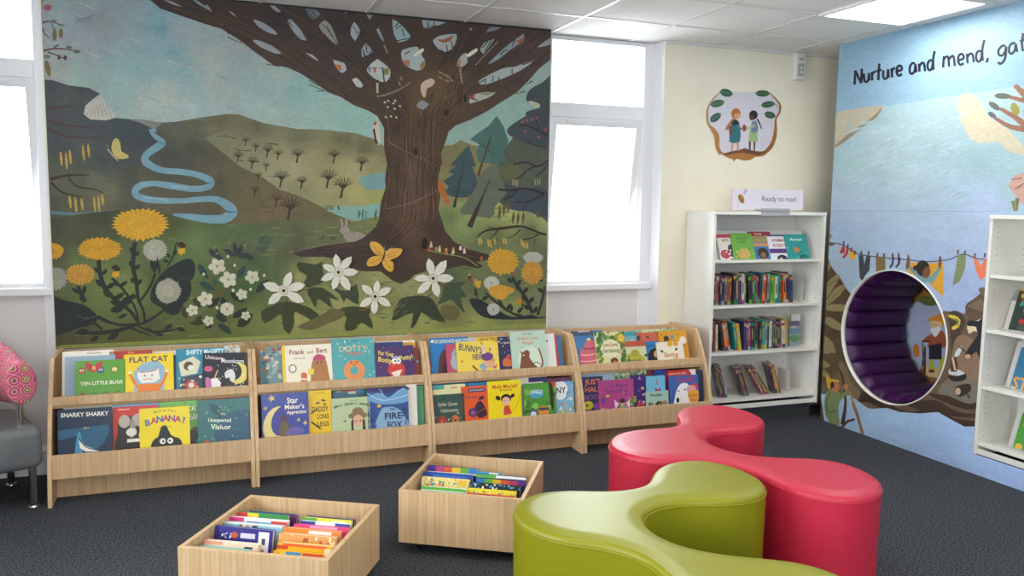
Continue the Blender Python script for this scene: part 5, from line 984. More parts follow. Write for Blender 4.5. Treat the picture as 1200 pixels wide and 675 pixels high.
disp('l', 231, 295, 467.5, 0, '#2f6b6a', [('p', [(.35, 1.2), (.3, .75), (.42, .45), (.6, .3), (.9, .25), (1.05, .4), (1.05, 1.2)], '#2b5570', 3), ('p', [(.3, .3), (.22, .08), (.4, .14), (.48, .3), (.42, .42)], '#234a5a', 2), ('t', 'The', .48, .3, .04, '#e4d37a'), ('t', 'Unexpected', .42, .42, .075, '#e6ecd2', .44, .08), ('t', 'Visitor', .44, .56, .1, '#e6ecd2', .42, .08), ('s', .02, .02, ['#4f8f7a', '#65a58a', '#1f5254'], 40, 5, 0, 1, 0, 1), ('r', .12, .8, .2, .95, '#c2412e')], 'teal green picture book with a big blue whale', 'at the right end of the first display shelf, lower ledge')
# ---- unit 2
disp('u', 304, 313, 411, 2, '#3f6c7a', [('s', .2, .1, ['#b56b3a', '#2a4858', '#d9cba8'], 30, 2, 0, 1, 0, 3)], 'narrow striped book at the left end of the second display shelf', 'on the upper ledge')
disp('u', 311, 336, 406, 2, '#6d8a8c', [('s', .12, .08, ['#4e6a6e', '#8fa5a5', '#a04a44', '#c9c0b0'], 30, 12, 0, 1, 0, 1.6)], 'grey-teal illustrated picture book left of the cream bear book', 'on the upper ledge')
disp('u', 330, 388, 404, 0, '#e9dfcb', [('r', -.01, 0, .06, 1.2, '#e6c61e'), ('t', 'Frank', .3, .14, .1, '#8c2f34', .3, 0, .28), ('t', 'and', .56, .15, .06, '#8c5a3a', .14), ('t', 'Bert', .8, .13, .1, '#8c2f34', .22, 0, .2), ('e', .2, .48, .08, .09, '#7c3436'), ('e', .2, .48, .06, .07, '#ece3d0'), ('p', [(.58, 1.1), (.56, .6), (.62, .3), (.74, .24), (.86, .3), (.92, .6), (.94, 1.1)], '#a8703c', 3), ('p', [(.62, .28), (.72, .2), (.86, .26), (.84, .34), (.64, .34)], '#b8456a', 2), ('e', .7, .38, .015, .02, '#2b1c14'), ('e', .78, .38, .015, .02, '#2b1c14'), ('p', [(.5, .5), (.62, .5), (.62, .62), (.5, .62)], '#dfc94a'), ('p', [(.36, 1.1), (.36, .6), (.42, .56), (.48, .6), (.5, 1.1)], '#c9662c'), ('l', [(.36, .7), (.5, .72)], .03, '#e6ded0'), ('l', [(.36, .82), (.5, .84)], .03, '#4a6a8a'), ('t', 'hide and seek', .35, .27, .03, '#6a7a8a', .3)], 'cream picture book with a brown bear in a pink hat and a fox', 'on the upper ledge', spine='#e6c61e')
disp('u', 436, 472, 401, 3, '#2d3a78', [], 'navy book top showing behind the purple monster book', 'on the upper ledge')
disp('u', 440, 486, 399.5, 5, '#d9a540', [('r', 0, 0, 1, .05, '#e8dcc8')], 'orange-yellow book top at the back behind the purple monster book', 'on the upper ledge')
disp('u', 470, 490, 407, 2, '#8a3b34', [('s', .1, .1, ['#7f97a8', '#c9b391'], 14, 2, 0, 1, 0, 2)], 'dark red narrow book at the right end of the second display shelf', 'on the upper ledge')
disp('u', 388, 438, 396.5, 0, '#4d9fa3', [('s', .02, .012, ['#e8efe6', '#2a6a78', '#c9e0dc'], 50, 17, 0, 1, 0, 1.1), ('t', 'DOTTY', .5, .24, .13, '#c9b48a', .7, 0, .66), ('t', 'Doughnut', .52, .35, .07, '#d0604a', .5), ('e', .5, .76, .25, .25, '#dd8a4c'), ('e', .5, .76, .1, .1, '#4d9fa3'), ('e', .44, .56, .02, .02, '#5a2a1a'), ('e', .56, .56, .02, .02, '#5a2a1a'), ('l', [(.46, .61), (.5, .63), (.54, .61)], .012, '#5a2a1a'), ('t', 'Konnie', .52, .06, .03, '#23505a')], 'teal picture book with an orange ring doughnut', 'tallest on the upper ledge of the second display shelf')
disp('u', 438, 484, 405.5, 0, '#4a2a63', [('t', 'Put Your', .3, .18, .1, '#e6cf4a', .4, .15), ('t', 'Botty', .27, .34, .12, '#e6cf4a', .36, .2), ('t', 'on the', .52, .27, .05, '#e8e0e8', .2, .1), ('t', 'Potty!', .8, .3, .12, '#e6cf4a', .34, -.1), ('e', .54, .6, .22, .2, '#cc3b30'), ('e', .5, .38, .07, .08, '#eae6dc'), ('e', .6, .38, .07, .08, '#eae6dc'), ('e', .52, .38, .02, .03, '#111111'), ('e', .6, .38, .02, .03, '#111111'), ('p', [(.4, .66), (.68, .6), (.6, .76), (.46, .76)], '#e8e0d0'), ('e', .45, .95, .2, .14, '#dcbc2a'), ('t', 'Sam Lloyd', .85, .85, .04, '#e8e0e8', .25), ('s', .012, .012, '#cfc0dd', 14, 8, 0, 1, 0, 1)], 'purple picture book with a round red monster', 'on the upper ledge')
disp('l', 306, 362, 456.5, 3, '#2f7a86', [('r', .35, 0, 1, .05, '#d8d2bc')], 'teal book top showing behind the blue moon book', 'on the lower ledge')
disp('l', 306, 361, 461, 0, '#3a4a96', [('s', .03, .02, ['#4a5aa8', '#53459a', '#2c3a80'], 50, 19, 0, 1, 0, 1.1), ('e', .3, .66, .27, .4, '#e3cf86', .3), ('e', .44, .6, .24, .34, '#3d3f8f', .3), ('t', 'Star', .66, .16, .12, '#eee8dc', .24), ('t', "Maker's", .7, .3, .1, '#eee8dc', .42), ('t', 'Apprentice', .74, .42, .08, '#eee8dc', .42), star(.22, .09, .09, '#d8b96a'), star(.08, .3, .06, '#c9a455'), star(.92, .68, .06, '#d8b96a'), star(.78, .6, .05, '#d8b96a'), ('e', .46, .55, .06, .07, '#5a3a26'), ('p', [(.36, .9), (.4, .64), (.54, .62), (.6, .85), (.7, .95), (.5, .98)], '#6a5a34', 2), ('e', .7, .85, .2, .1, '#6a5aa0')], 'blue and violet picture book with a child on a crescent moon', 'on the lower ledge')
disp('l', 361, 388, 457.5, 1, '#e8bd1c', [('t', 'poems of legs', .5, .1, .06, '#b5841c', .8), ('t', 'DADDY', .5, .82, .22, '#26221a', .7, 0, .66), ('t', 'LONG', .62, 1.15, .2, '#26221a', .5), ('t', 'LEGS', .62, 1.48, .2, '#26221a', .5), ('l', [(.1, 1.0), (.3, .85)], .06, '#26221a'), ('l', [(.1, 1.35), (.5, 1.7)], .07, '#26221a'), ('e', .65, .45, .1, .04, '#26221a', .3), ('e', .4, .55, .09, .04, '#26221a', -.3), ('e', .7, .62, .06, .04, '#26221a', .5)], 'yellow narrow picture book with big black capitals', 'on the lower ledge')
disp('l', 386, 432, 457, 3, '#2a5c50', [('r', .35, 0, .65, .1, '#c03a30'), ('r', .65, 0, .85, .1, '#3a74a8'), ('r', .15, .02, .3, .12, '#e0ddd0')], 'multicoloured book tops behind the pale green book', 'on the lower ledge')
disp('l', 390, 420, 459, 2, '#3c5f74', [('r', .6, 0, .9, .1, '#b8b09a')], 'dark slate book top just behind the pale green book', 'on the lower ledge')
disp('l', 388, 433, 466, 0, '#b5c49a', [('T', "EMILY GREEN'S GARDEN", .08, .22, .98, .06, .06, '#3b4a34'), ('t', 'Penny Harris', .6, .07, .03, '#6a7a5a', .5), ('e', .68, .48, .26, .1, '#8a7050'), ('e', .68, .38, .15, .12, '#8a7050'), ('e', .68, .62, .14, .16, '#d9a98c'), ('p', [(.5, 1.2), (.5, .62), (.56, .55), (.56, .9), (.8, .9), (.8, .56), (.86, .62), (.9, 1.2)], '#3a2a22'), ('e', .62, .62, .02, .02, '#222222'), ('e', .74, .62, .02, .02, '#222222'), ('p', [(.45, 1.2), (.55, .9), (.8, .9), (.92, 1.2)], '#3f4a3a'), ('e', .34, .6, .05, .02, '#5c6a44')], 'pale green picture book with a girl in a brown straw hat', 'on the lower ledge')
disp('l', 430, 478, 454.5, 0, '#31538f', [('p', [(0, .2), (.3, .1), (.5, .25), (.8, .05), (1, .1), (1, .35), (.6, .4), (.2, .35)], '#6fa0c8', 3), ('p', [(0, .05), (.5, .15), (1, 0), (1, -.01), (0, -.01)], '#3a2f6a'), ('l', [(0, .1), (.4, .3), (1, .2)], .02, '#b9d5e2'), ('l', [(.3, .0), (.5, .25), (.9, .02)], .02, '#8fc0da'), ('p', [(.15, 1.2), (.3, .55), (.5, .46), (.7, .5), (.9, .7), (1, 1.2)], '#87a9c8', 3), ('e', .28, .42, .05, .04, '#d9a84a'), ('t', 'The', .6, .52, .06, '#16203a', .14), ('t', 'FIRE', .62, .68, .15, '#16203a', .44, 0, .42), ('t', 'FOX', .65, .9, .16, '#16203a', .36, 0, .34), ('s', .04, .012, '#1c2c5c', 30, 10, 0, .2, .5, 1.1), ('s', .04, .012, '#1c2c5c', 20, 11, .85, 1, .5, 1.1)], 'blue picture book with swirling icy sky and dark capitals', 'on the lower ledge')
disp('l', 476, 488, 450.5, 1, '#e3ddd3', [('r', .1, .3, .3, .5, '#a8343a')], 'thin white book right of the blue icy book', 'on the lower ledge')
disp('l', 484, 496, 452, 2, '#4f8f6e', [], 'green narrow book near the right end of the second display shelf', 'on the lower ledge')
disp('l', 485, 500, 452, 3, '#2f7f98', [('t', 'TIE', .5, .3, .2, '#c9a94a', .7)], 'teal-blue book at the right end of the second display shelf', 'on the lower ledge')
# ---- unit 3
disp('u', 503, 548, 395.5, 2, '#1c79b8', [('e', .07, .08, .04, .04, '#e8e6d8'), ('t', 'DO LIONS HATE HAIRCUTS?', .56, .09, .09, '#e9e2b8', .86), ('p', [(.18, 1.2), (.2, .6), (.3, .35), (.5, .24), (.62, .3), (.7, .6), (.66, 1.2)], '#5a2a2e', 3), ('p', [(.3, 1), (.28, .7), (.4, .6), (.5, .7), (.5, 1.1)], '#3a2028', 2)], 'blue picture book with a dark maroon shaggy animal', 'at the left end of the third display shelf, upper ledge')
disp('u', 522, 545, 403, 1, '#b84a68', [('e', .6, .6, .35, .4, '#8fa3b4'), ('e', .5, .9, .3, .4, '#9fb0bd'), ('e', .7, .4, .12, .1, '#d9b53a'), ('e', .5, .55, .05, .05, '#222222')], 'pink picture book with a grey-blue animal', 'behind the yellow bunny book')
disp('u', 546, 584, 395, 3, '#e2b62a', [('r', 0, 0, .3, .12, '#b9c2bc'), ('t', 'HOW TO', .65, .07, .08, '#2a241c', .55)], 'yellow-topped book at the back above the yellow bunny book', 'on the upper ledge')
disp('u', 574, 590, 404, 2, '#a83f7c', [('e', .5, .5, .4, .3, '#d98ab0')], 'magenta book edge between the yellow bunny book and the navy night book', 'on the upper ledge')
disp('u', 534, 583, 400, 0, '#e6cb4c', [('t', "BUNNY'S", .34, .16, .15, '#3a2a63', .56, .22, .5), ('t', 'NEW', .5, .36, .13, '#3a2a63', .26, .1), ('t', 'BROTHER', .6, .88, .14, '#3a2a63', .6), ('e', .76, .5, .14, .12, '#d9a57c'), ('e', .72, .36, .15, .1, '#6a3a7a'), ('p', [(.62, .3), (.58, .1), (.66, .08), (.7, .28)], '#e0c0a8'), ('p', [(.5, .55), (.62, .5), (.7, .62), (.6, .7)], '#7fa3b8'), ('l', [(.35, .55), (.5, .7)], .05, '#8a5a3a'), ('s', .04, .025, ['#d98a3a', '#a05aa0', '#d9a8a0', '#b8a03a'], 16, 15, 0, 1, 0, .9)], 'yellow picture book with a rabbit in a purple cap', 'on the upper ledge')
disp('u', 583, 602, 394.5, 1, '#26264f', [('s', .05, .05, ['#e8d9a0', '#7a86b8'], 14, 4, 0, 1, 0, 1.2), ('p', [(.2, 1.7), (.25, 1.3), (.6, 1.25), (.8, 1.7)], '#c9662c', 2), ('e', .6, 1.2, .15, .15, '#b83a4a'), ('t', 'Up in', .5, .35, .12, '#e0c8a0', .7)], 'navy picture book with a starry night scene', 'left of the pale green dragon book')
disp('u', 636, 649, 391, 1, '#e0ded8', [('e', .3, .6, .08, .08, '#333333')], 'thin white book right of the pale green dragon book', 'on the upper ledge')
disp('u', 644, 652, 392, 2, '#b8383a', [], 'thin red book near the right end of the third display shelf', 'on the upper ledge')
disp('u', 648, 657, 393, 3, '#3a6ea0', [], 'thin blue book at the right end of the third display shelf', 'on the upper ledge')
disp('u', 597, 638, 388, 0, '#b4cbb9', [('t', 'Debi Gliori', .5, .07, .045, '#5a6a60', .4), ('t', 'Dragon Loves', .5, .19, .075, '#c9835a', .62), ('t', 'Penguin', .5, .31, .075, '#c9835a', .38), ('e', .52, .82, .36, .42, '#ccd9c4'), ('p', [(.2, 1.2), (.24, .8), (.28, .6), (.22, .5), (.32, .56), (.42, .5), (.52, .56), (.5, .7), (.62, .9), (.72, 1), (.66, 1.2)], '#7a4526', 2), ('l', [(.72, 1.05), (.86, .9), (.82, .6), (.78, .48)], .045, '#7a4526'), ('l', [(.55, .9), (.68, .84), (.82, .92)], .02, '#5a3420'), ('e', .34, .64, .02, .02, '#e8dfae'), ('l', [(.3, .72), (.42, .7)], .012, '#3a2018')], 'tall pale green picture book with a brown dragon', 'on the upper ledge of the third display shelf')
disp('l', 506, 549, 446, 4, '#3a8aa0', [('r', 0, .02, 1, .07, '#2f6f8a')], 'teal-blue book top at the back, left end of the third display shelf', 'on the lower ledge')
disp('l', 507, 545, 451, 2, '#e2d9a8', [('r', .0, 0, .35, .12, '#4fa39a'), ('t', 'gentle', .65, .08, .06, '#7a6a3a', .5)], 'cream-yellow book top behind the dark green halloween book', 'on the lower ledge')
disp('l', 508, 544, 462, 0, '#35544c', [('t', 'Spider Queen', .45, .3, .11, '#b8b497', .62), ('t', 'Halloween', .5, .5, .11, '#b8b497', .56), ('e', .25, .82, .16, .16, '#a83a34'), ('e', .68, .78, .12, .12, '#c9703c'), ('s', .03, .03, ['#1f322e', '#6a8a7a', '#c9c39a'], 26, 6, 0, 1, .6, 1.1), ('s', .02, .02, '#1f322e', 20, 16, 0, 1, 0, .3)], 'dark green picture book with pumpkins', 'at the left end of the third display shelf, lower ledge')
disp('l', 549, 574, 448, 3, '#2f7fb0', [], 'blue book top behind the orange witch book', 'on the lower ledge')
disp('l', 541, 571, 452.5, 0, '#dd5a2b', [('r', .25, .08, .9, .22, '#4a3a6a'), ('t', 'JULIA DONALDSON', .57, .15, .05, '#e8dcc8', .56), ('t', 'Room on the Broom', .52, .4, .1, '#7a3a5a', .8, .06), ('p', [(.45, .85), (.6, .6), (.75, .58), (.9, .85), (.95, 1.1), (.7, 1.2), (.55, 1.1)], '#3a2a3c', 2), ('e', .4, .98, .18, .17, '#4a3a7a'), ('e', .4, .98, .08, .08, '#a05a7a'), ('p', [(.6, .55), (.85, .5), (.8, .35)], '#33263a'), ('l', [(.3, 1.1), (.9, .85)], .03, '#8a5a2a')], 'orange picture book with a dark witch figure', 'on the lower ledge')
disp('l', 606, 620, 452, 1, '#8f9a98', [('s', .1, .1, ['#6f7a80', '#c0c4bc'], 16, 3, 0, 1, 0, 2)], 'grey book edge between the yellow girl book and the green jungle book', 'on the lower ledge')
disp('l', 598, 640, 441.5, 3, '#d9d6c8', [('r', .5, 0, 1, .12, '#33306a')], 'cream and navy book tops behind the green jungle book', 'on the lower ledge')
disp('l', 636, 668, 443, 3, '#6a3a5c', [], 'dull purple book top near the right end of the third display shelf', 'on the lower ledge')
disp('l', 613, 651, 449, 0, '#4f8f3c', [('s', .1, .08, ['#3f7a30', '#7ab04a', '#2f5f2a', '#8abf5a'], 24, 22, 0, 1, 0, 1.1), ('p', [(.55, -.01), (.8, -.01), (.95, .2), (.8, .5), (.65, .45)], '#4a9a38', 2), ('p', [(.78, .0), (.9, .0), (.92, .7), (.84, .75)], '#3a2c24', 2), ('e', .4, .3, .22, .13, '#4aa0b8'), ('t', 'JUNGLE', .4, .24, .1, '#e8ece0', .36, .08), ('e', .28, .85, .15, .13, '#55606a'), ('e', .28, .87, .09, .08, '#d5dade'), ('e', .6, .8, .17, .15, '#d98a3a'), ('r', .45, .7, .76, .78, '#3a4a5a'), ('p', [(.82, -.01), (1, -.01), (1, .15)], '#c93a30')], 'green picture book with cartoon jungle animals', 'on the lower ledge')
disp('l', 649, 672, 447, 1, '#7fb0cc', [('e', .3, .4, .4, .45, '#e6e9e8'), ('t', 'NY', .35, .4, .28, '#26262c', .5), ('s', .08, .06, ['#e0c24a', '#6aa84a', '#c96a8a', '#e8e8e0'], 18, 9, .2, 1, .8, 1.7), ('s', .06, .05, '#4a8ab0', 6, 3, .6, 1, 0, .9)], 'light blue picture book with a white splash', 'at the right end of the third display shelf, lower ledge')
# ---- unit 4
disp('u', 670, 705, 387.5, 4, '#34506a', [('r', .2, 0, .6, .04, '#c9a0a8'), ('r', .7, 0, 1, .05, '#3a7ab0')], 'dark blue book tops at the back left of the fourth display shelf', 'on the upper ledge')
disp('u', 672, 700, 393.5, 1, '#3c76a8', [('p', [(.15, 1.2), (.18, .6), (.35, .45), (.5, .2), (.8, .2), (.95, .5), (1, 1.2)], '#c9626f', 2), ('l', [(.2, .75), (.5, .78), (.95, .72)], .05, '#e3a8a8'), ('l', [(.3, .5), (.6, .54), (.9, .48)], .05, '#7a2f4a'), ('l', [(.15, 1.0), (.5, 1.03), (.98, .98)], .05, '#e3a8a8'), ('t', 'EXPERT', .5, 1.25, .14, '#f0ece0', .8), ('e', .6, .15, .08, .05, '#e8d06a')], 'blue picture book with a tall pink layer cake', 'on the upper ledge')
disp('u', 730, 748, 388.5, 3, '#3f9aa5', [], 'teal book top behind the green snake book', 'on the upper ledge')
disp('u', 732, 750, 393.5, 2, '#7ab0b8', [('t', 'in the', .4, .3, .2, '#e8e8d8', .6)], 'pale teal book top above the green snake book', 'on the upper ledge')
disp('u', 745, 771, 389.5, 2, '#c85f4a', [('e', .5, .2, .08, .06, '#7a4a3a')], 'brick red book top behind the blue portrait book', 'on the upper ledge')
disp('u', 745, 793, 385.5, 6, '#c6cdb0', [('s', .05, .03, ['#6f8a4a', '#9ab06a'], 30, 3, 0, 1, 0, .2)], 'pale leafy book top at the very back of the fourth display shelf', 'on the upper ledge')
disp('u', 696, 731, 389, 0, '#d9cf9a', [('s', .09, .07, ['#5a7a34', '#3f6a38', '#8a9a3a', '#5a8a4a'], 46, 31, 0, 1, 0, .35), ('s', .08, .07, ['#5a7a34', '#3f6a38', '#8a9a3a'], 20, 5, 0, .18, .3, 1.2), ('s', .08, .07, ['#5a7a34', '#3f6a38', '#8a9a3a'], 20, 6, .85, 1, .3, 1.2), ('e', .88, .2, .12, .12, '#e0b93a'), ('e', .5, .5, .33, .28, '#e0d6b0'), ('t', 'Luna Loves', .5, .38, .11, '#8a6a2a', .5), ('t', 'Gardening', .5, .56, .12, '#4a6a3a', .56), ('e', .58, .88, .13, .1, '#6a3a24'), ('e', .6, .96, .08, .09, '#b87a54'), ('p', [(.5, 1.3), (.54, 1.03), (.7, 1.03), (.74, 1.3)], '#c95a3a')], 'cream picture book framed with leaves and a small gardener', 'on the upper ledge')
disp('u', 726, 756, 399.5, 0, '#c9c8a0', [('r', 0, 0, 1, .2, '#b8523c'), ('p', [(.1, 1.1), (.05, .8), (.2, .5), (.45, .4), (.7, .45), (.95, .7), (1, 1.1)], '#b0a83c', 3), ('e', .55, .42, .16, .12, '#a89a34'), ('e', .5, .75, .35, .1, '#8a8a30'), ('e', .5, .9, .4, .1, '#c2b84a'), ('s', .05, .04, ['#4f7a3a', '#2f5a3a', '#d0c88a'], 20, 3, 0, 1, .5, 1.1), ('e', .3, .1, .12, .06, '#c94a3c')], 'picture book with a coiled yellow-green snake', 'on the upper ledge')
disp('u', 754, 772, 400, 1, '#2e7cae', [('p', [(.3, 1.4), (.2, .9), (.4, .5), (.8, .4), (1, .6), (1, 1.4)], '#201c22', 3), ('e', .75, .75, .18, .22, '#c99a7a'), ('t', 'Sea Girl', .4, .25, .12, '#1f3a5a', .6), ('p', [(.5, 1.5), (.6, 1.2), (1, 1.2), (1, 1.5)], '#8a2f4a'), ('l', [(.1, .8), (.3, .7), (.2, 1.1)], .05, '#201c22')], 'blue picture book with a dark-haired woman', 'left of the white honey bee book, upper ledge')
disp('u', 769, 804, 387.5, 2, '#d99a28', [('e', .3, .22, .09, .08, '#4a3020'), ('e', .5, .18, .07, .06, '#5a90a0'), ('e', .85, .3, .12, .12, '#e6dccb'), ('p', [(.2, .4), (.5, .3), (.9, .42), (.7, .5), (.3, .5)], '#a84a34', 2), ('l', [(.2, .3), (.45, .25)], .02, '#3a241a'), ('s', .02, .02, '#3a241a', 8, 3, .1, 1, .1, .45)], 'amber picture book behind the white honey bee book', 'at the right end of the upper ledge')
disp('u', 769, 800, 400.5, 0, '#e6ddc8', [('p', [(.4, .02), (.5, -.02), (.6, .02), (.6, .12), (.5, .16), (.4, .12)], '#d9a02c'), ('p', [(.62, .02), (.72, -.02), (.82, .02), (.82, .12), (.72, .16), (.62, .12)], '#d9a02c'), ('p', [(.05, .8), (.15, .76), (.22, .8), (.22, .9), (.14, .95), (.05, .9)], '#d9a02c'), ('e', .17, .3, .06, .04, '#5a4a3a', .5), ('e', .72, .26, .06, .04, '#5a4a3a', -.5), ('t', 'Saving', .5, .42, .15, '#c26a3c', .56, .03), ('t', 'the', .62, .55, .07, '#c26a3c', .18), ('t', 'Bees', .55, .73, .17, '#c26a3c', .44, .03)], 'white picture book with orange lettering and honeycomb', 'at the right end of the upper ledge')
disp('l', 681, 718, 437, 4, '#a9c3d2', [], 'pale blue book top at the back, left end of the fourth display shelf', 'on the lower ledge')
disp('l', 718, 757, 434, 4, '#9fb08a', [('s', .05, .05, ['#5a7a4a', '#cfd0b0'], 30, 3, 0, 1, 0, .3)], 'leafy green book top behind the pink fairy book', 'on the lower ledge')
disp('l', 756, 772, 432.5, 4, '#7a3a44', [], 'maroon book top between pale and navy books', 'on the lower ledge of the fourth display shelf')
disp('l', 682, 706, 441.5, 1, '#2c3158', [('t', 'JUST', .5, .22, .22, '#d9763a', .8, 0, .75), ('t', 'HALF', .5, .55, .22, '#d9763a', .8, 0, .75), ('t', 'MOON', .5, .9, .22, '#8a5a8a', .8, 0, .75), ('e', .25, 1.25, .25, .2, '#c2b83a'), ('e', .75, 1.3, .25, .18, '#7a4a9a'), ('e', .2, 1.25, .05, .05, '#222222')], 'navy picture book with orange blocky capitals', 'left of the pink fairy book')
disp('l', 739, 756, 439.5, 1, '#40276a', [('s', .1, .1, ['#6a4a9a', '#d99aa0', '#c9b04a'], 12, 6, 0, 1, .8, 2), ('e', .6, 1.9, .3, .2, '#b83a3a'), ('t', 'A', .6, .2, .2, '#d0a8c8')], 'violet book edge right of the pink fairy book', 'on the lower ledge')
disp('l', 701, 742, 445, 0, '#a8437e', [('t', 'The Magical', .55, .14, .08, '#6a2a7a', .6, .03), ('t', 'Friend Shop', .5, .28, .09, '#6a2a7a', .7, .03), ('e', .66, .6, .07, .07, '#d9a585'), ('e', .66, .55, .08, .06, '#3a2220'), ('p', [(.6, .66), (.74, .66), (.82, .9), (.56, .9)], '#7ab06a'), ('p', [(.56, .62), (.42, .5), (.46, .75)], '#d9d0d8'), ('p', [(.76, .62), (.9, .5), (.86, .75)], '#d9d0d8'), ('e', .95, .6, .08, .12, '#5a8a3a'), ('e', .95, .9, .08, .1, '#b8b04a'), ('e', .1, .8, .1, .12, '#c9a04a'), ('e', .12, .5, .06, .08, '#6a3a8a'), ('e', .25, .4, .06, .03, '#c2b24a'), ('s', .02, .02, ['#e8a8c8', '#7a2f6a'], 24, 9, 0, 1, .3, 1)], 'pink picture book with a small winged fairy', 'on the lower ledge of the fourth display shelf')
disp('l', 767, 782, 433.5, 2, '#2b3f86', [('s', .1, .1, ['#3a55a0', '#223070'], 10, 4, 0, 1, 0, 2)], 'navy book left of the red book near the right end', 'on the lower ledge of the fourth display shelf')
disp('l', 750, 765, 441, 2, '#2a93b8', [('t', 'Oh', .5, .4, .3, '#e8eee8', .7), ('e', .5, 1.5, .3, .3, '#1f6a8a')], 'cyan book left of the small tabby cat book', 'on the lower ledge')
disp('l', 757, 779, 440.5, 1, '#6fb4d0', [('t', 'L', .6, .3, .2, '#a83a5a'), ('t', 'M', .6, .7, .3, '#a8346a', .5), ('e', .2, .9, .15, .2, '#e0e6e8')], 'light blue book behind the small tabby cat book', 'on the lower ledge')
disp('l', 757, 783, 458.5, 0, '#9fc0b4', [('t', 'Freddie', .45, .14, .12, '#1f2a34', .55), ('s', .1, .08, ['#6a5236', '#a08a5c', '#3a2f22', '#c9b48c'], 40, 8, .1, .95, .45, 1), ('e', .62, .6, .15, .12, '#8a7048'), ('e', .57, .58, .03, .03, '#d8d07a'), ('e', .68, .58, .03, .03, '#d8d07a')], 'small mint picture book with a tabby cat photo', 'in front on the lower ledge of the fourth display shelf')
disp('l', 810, 823, 434, 2, '#2c3350', [], 'dark book edge at the extreme right of the fourth display shelf', 'on the lower ledge')
disp('l', 780, 815, 433.5, 2, '#c0302e', [('t', 'HIDE AND SEEK', .4, .1, .06, '#e0b8a0', .6), ('p', [(.75, -.01), (1, -.01), (1, .3), (.9, .2)], '#e4e0d8')], 'red picture book behind the blue white-dog book', 'on the lower ledge')
disp('l', 784, 818, 440, 0, '#3f61a3', [('p', [(.12, 1.2), (.15, .7), (.3, .32), (.5, .22), (.66, .3), (.72, .6), (.85, .9), (.8, 1.2)], '#e9e6e2', 3), ('t', 'CLAUDE', .55, .12, .13, '#b8343a', .6, 0, .56), ('e', .3, .45, .025, .03, '#1a1a1a'), ('e', .26, .72, .05, .08, '#1c1c20'), ('e', .52, .42, .03, .03, '#1a1a1a'), ('e', .86, .35, .12, .1, '#cf3a3c'), ('e', .74, .42, .17, .12, '#d99aa0'), ('p', [(.62, .5), (.98, .46), (.94, .85), (.72, .9), (.64, .7)], '#e0a23c', 2), ('t', 'Dream', .8, .6, .09, '#c2452c', .28), ('t', 'Run', .82, .74, .09, '#c2452c', .2), ('e', .42, .9, .1, .03, '#b8343a')], 'blue picture book with a large white dog', 'on the lower ledge at the right end')
disp('l', 571, 610, 446, 0, '#ecd31a', [('t', 'Molly Mischief', .52, .16, .11, '#c9342c', .74, 0, .72), ('t', 'My Perfect Pet', .55, .27, .045, '#6a2a24', .36), ('e', .54, .52, .16, .14, '#1f1a1a'), ('e', .3, .48, .08, .06, '#1f1a1a', .6), ('e', .74, .44, .07, .05, '#1f1a1a', -.6), ('e', .54, .58, .13, .12, '#e8b795'), ('e', .49, .57, .012, .015, '#222222'), ('e', .6, .57, .012, .015, '#222222'), ('p', [(.44, .98), (.48, .72), (.62, .7), (.7, .95)], '#cf4a34'), ('l', [(.46, .95), (.42, 1.1), (.36, 1.15)], .03, '#e8b795'), ('l', [(.64, .95), (.66, 1.12)], .03, '#e8b795'), ('l', [(.68, .88), (.85, .75), (.98, .4)], .01, '#8a7a1a'), ('l', [(.47, .75), (.4, .88), (.46, .92)], .03, '#e8b795')], 'yellow picture book with a black-haired girl in a red dress', 'on the lower ledge')

# ---- five face-out readers and the sloping stand at the top of the tall bookcase
z0 = 1.1375; a = math.radians(22)
def faceout(x0, x1, yt, base, cmds, label, lay=0, p0=None, aa=a, grp='small readers facing out at the top of the bookcase', t=.005, xplane=None):
    n = Vector((0, -math.cos(aa), math.sin(aa))); up = Vector((0, math.sin(aa), math.cos(aa))); p = (p0 or Vector((0, -.285, z0+.001)))-n*(.006*lay)
    q0 = at_plane(x0, yt, p, n); q1 = at_plane(x1, yt, p, n); qm = at_plane((x0+x1)/2, yt, p, n); h = (qm-p).dot(up)
    book(label, q1.x-q0.x, h, t, base, cmds, (q0.x, p.y, p.z), (-aa, 0, 0), grp, name='reader')
n = Vector((0, -math.cos(a), math.sin(a)))
r = empty('display_stand', (3.6, -.272, z0), rot=(-a, 0, 0)); tag(r, 'sloping white display board behind the five face-out readers', 'stand')
MB().box(-.43, .385, .018, .026, .0, .215).build('board', M['white_metal'], r, bevel=.001)
faceout(839, 858, 274.5, '#d8d0c8', [('r', 0, 0, 1, .2, '#b83a54'), ('t', 'PETS', .5, .35, .14, '#7a3a34', .8), ('e', .35, 1.1, .3, .25, '#b04048'), ('e', .75, .9, .2, .35, '#4a3044'), ('s', .06, .06, ['#e8e0d8', '#5a3a50', '#c06a6a'], 16, 3, 0, 1, .6, 1.5)], 'cream and pink reader with animals, leftmost of the five facing out', 1)
faceout(876, 902, 271.5, '#3a74a8', [('r', 0, 0, 1, .16, '#a8303a'), ('r', 0, .16, 1, .42, '#9a8a5a'), ('r', .15, .45, .85, .58, '#c98a5a'), ('t', 'Reader', .45, .08, .08, '#e8d8c8', .5), ('e', .5, .85, .25, .22, '#3a2a20'), ('e', .5, .92, .12, .1, '#8a6a4a'), ('e', .5, 1.2, .35, .14, '#dcb83a')], 'blue reader with a dark dog and red top band, middle of the five facing out', 2)
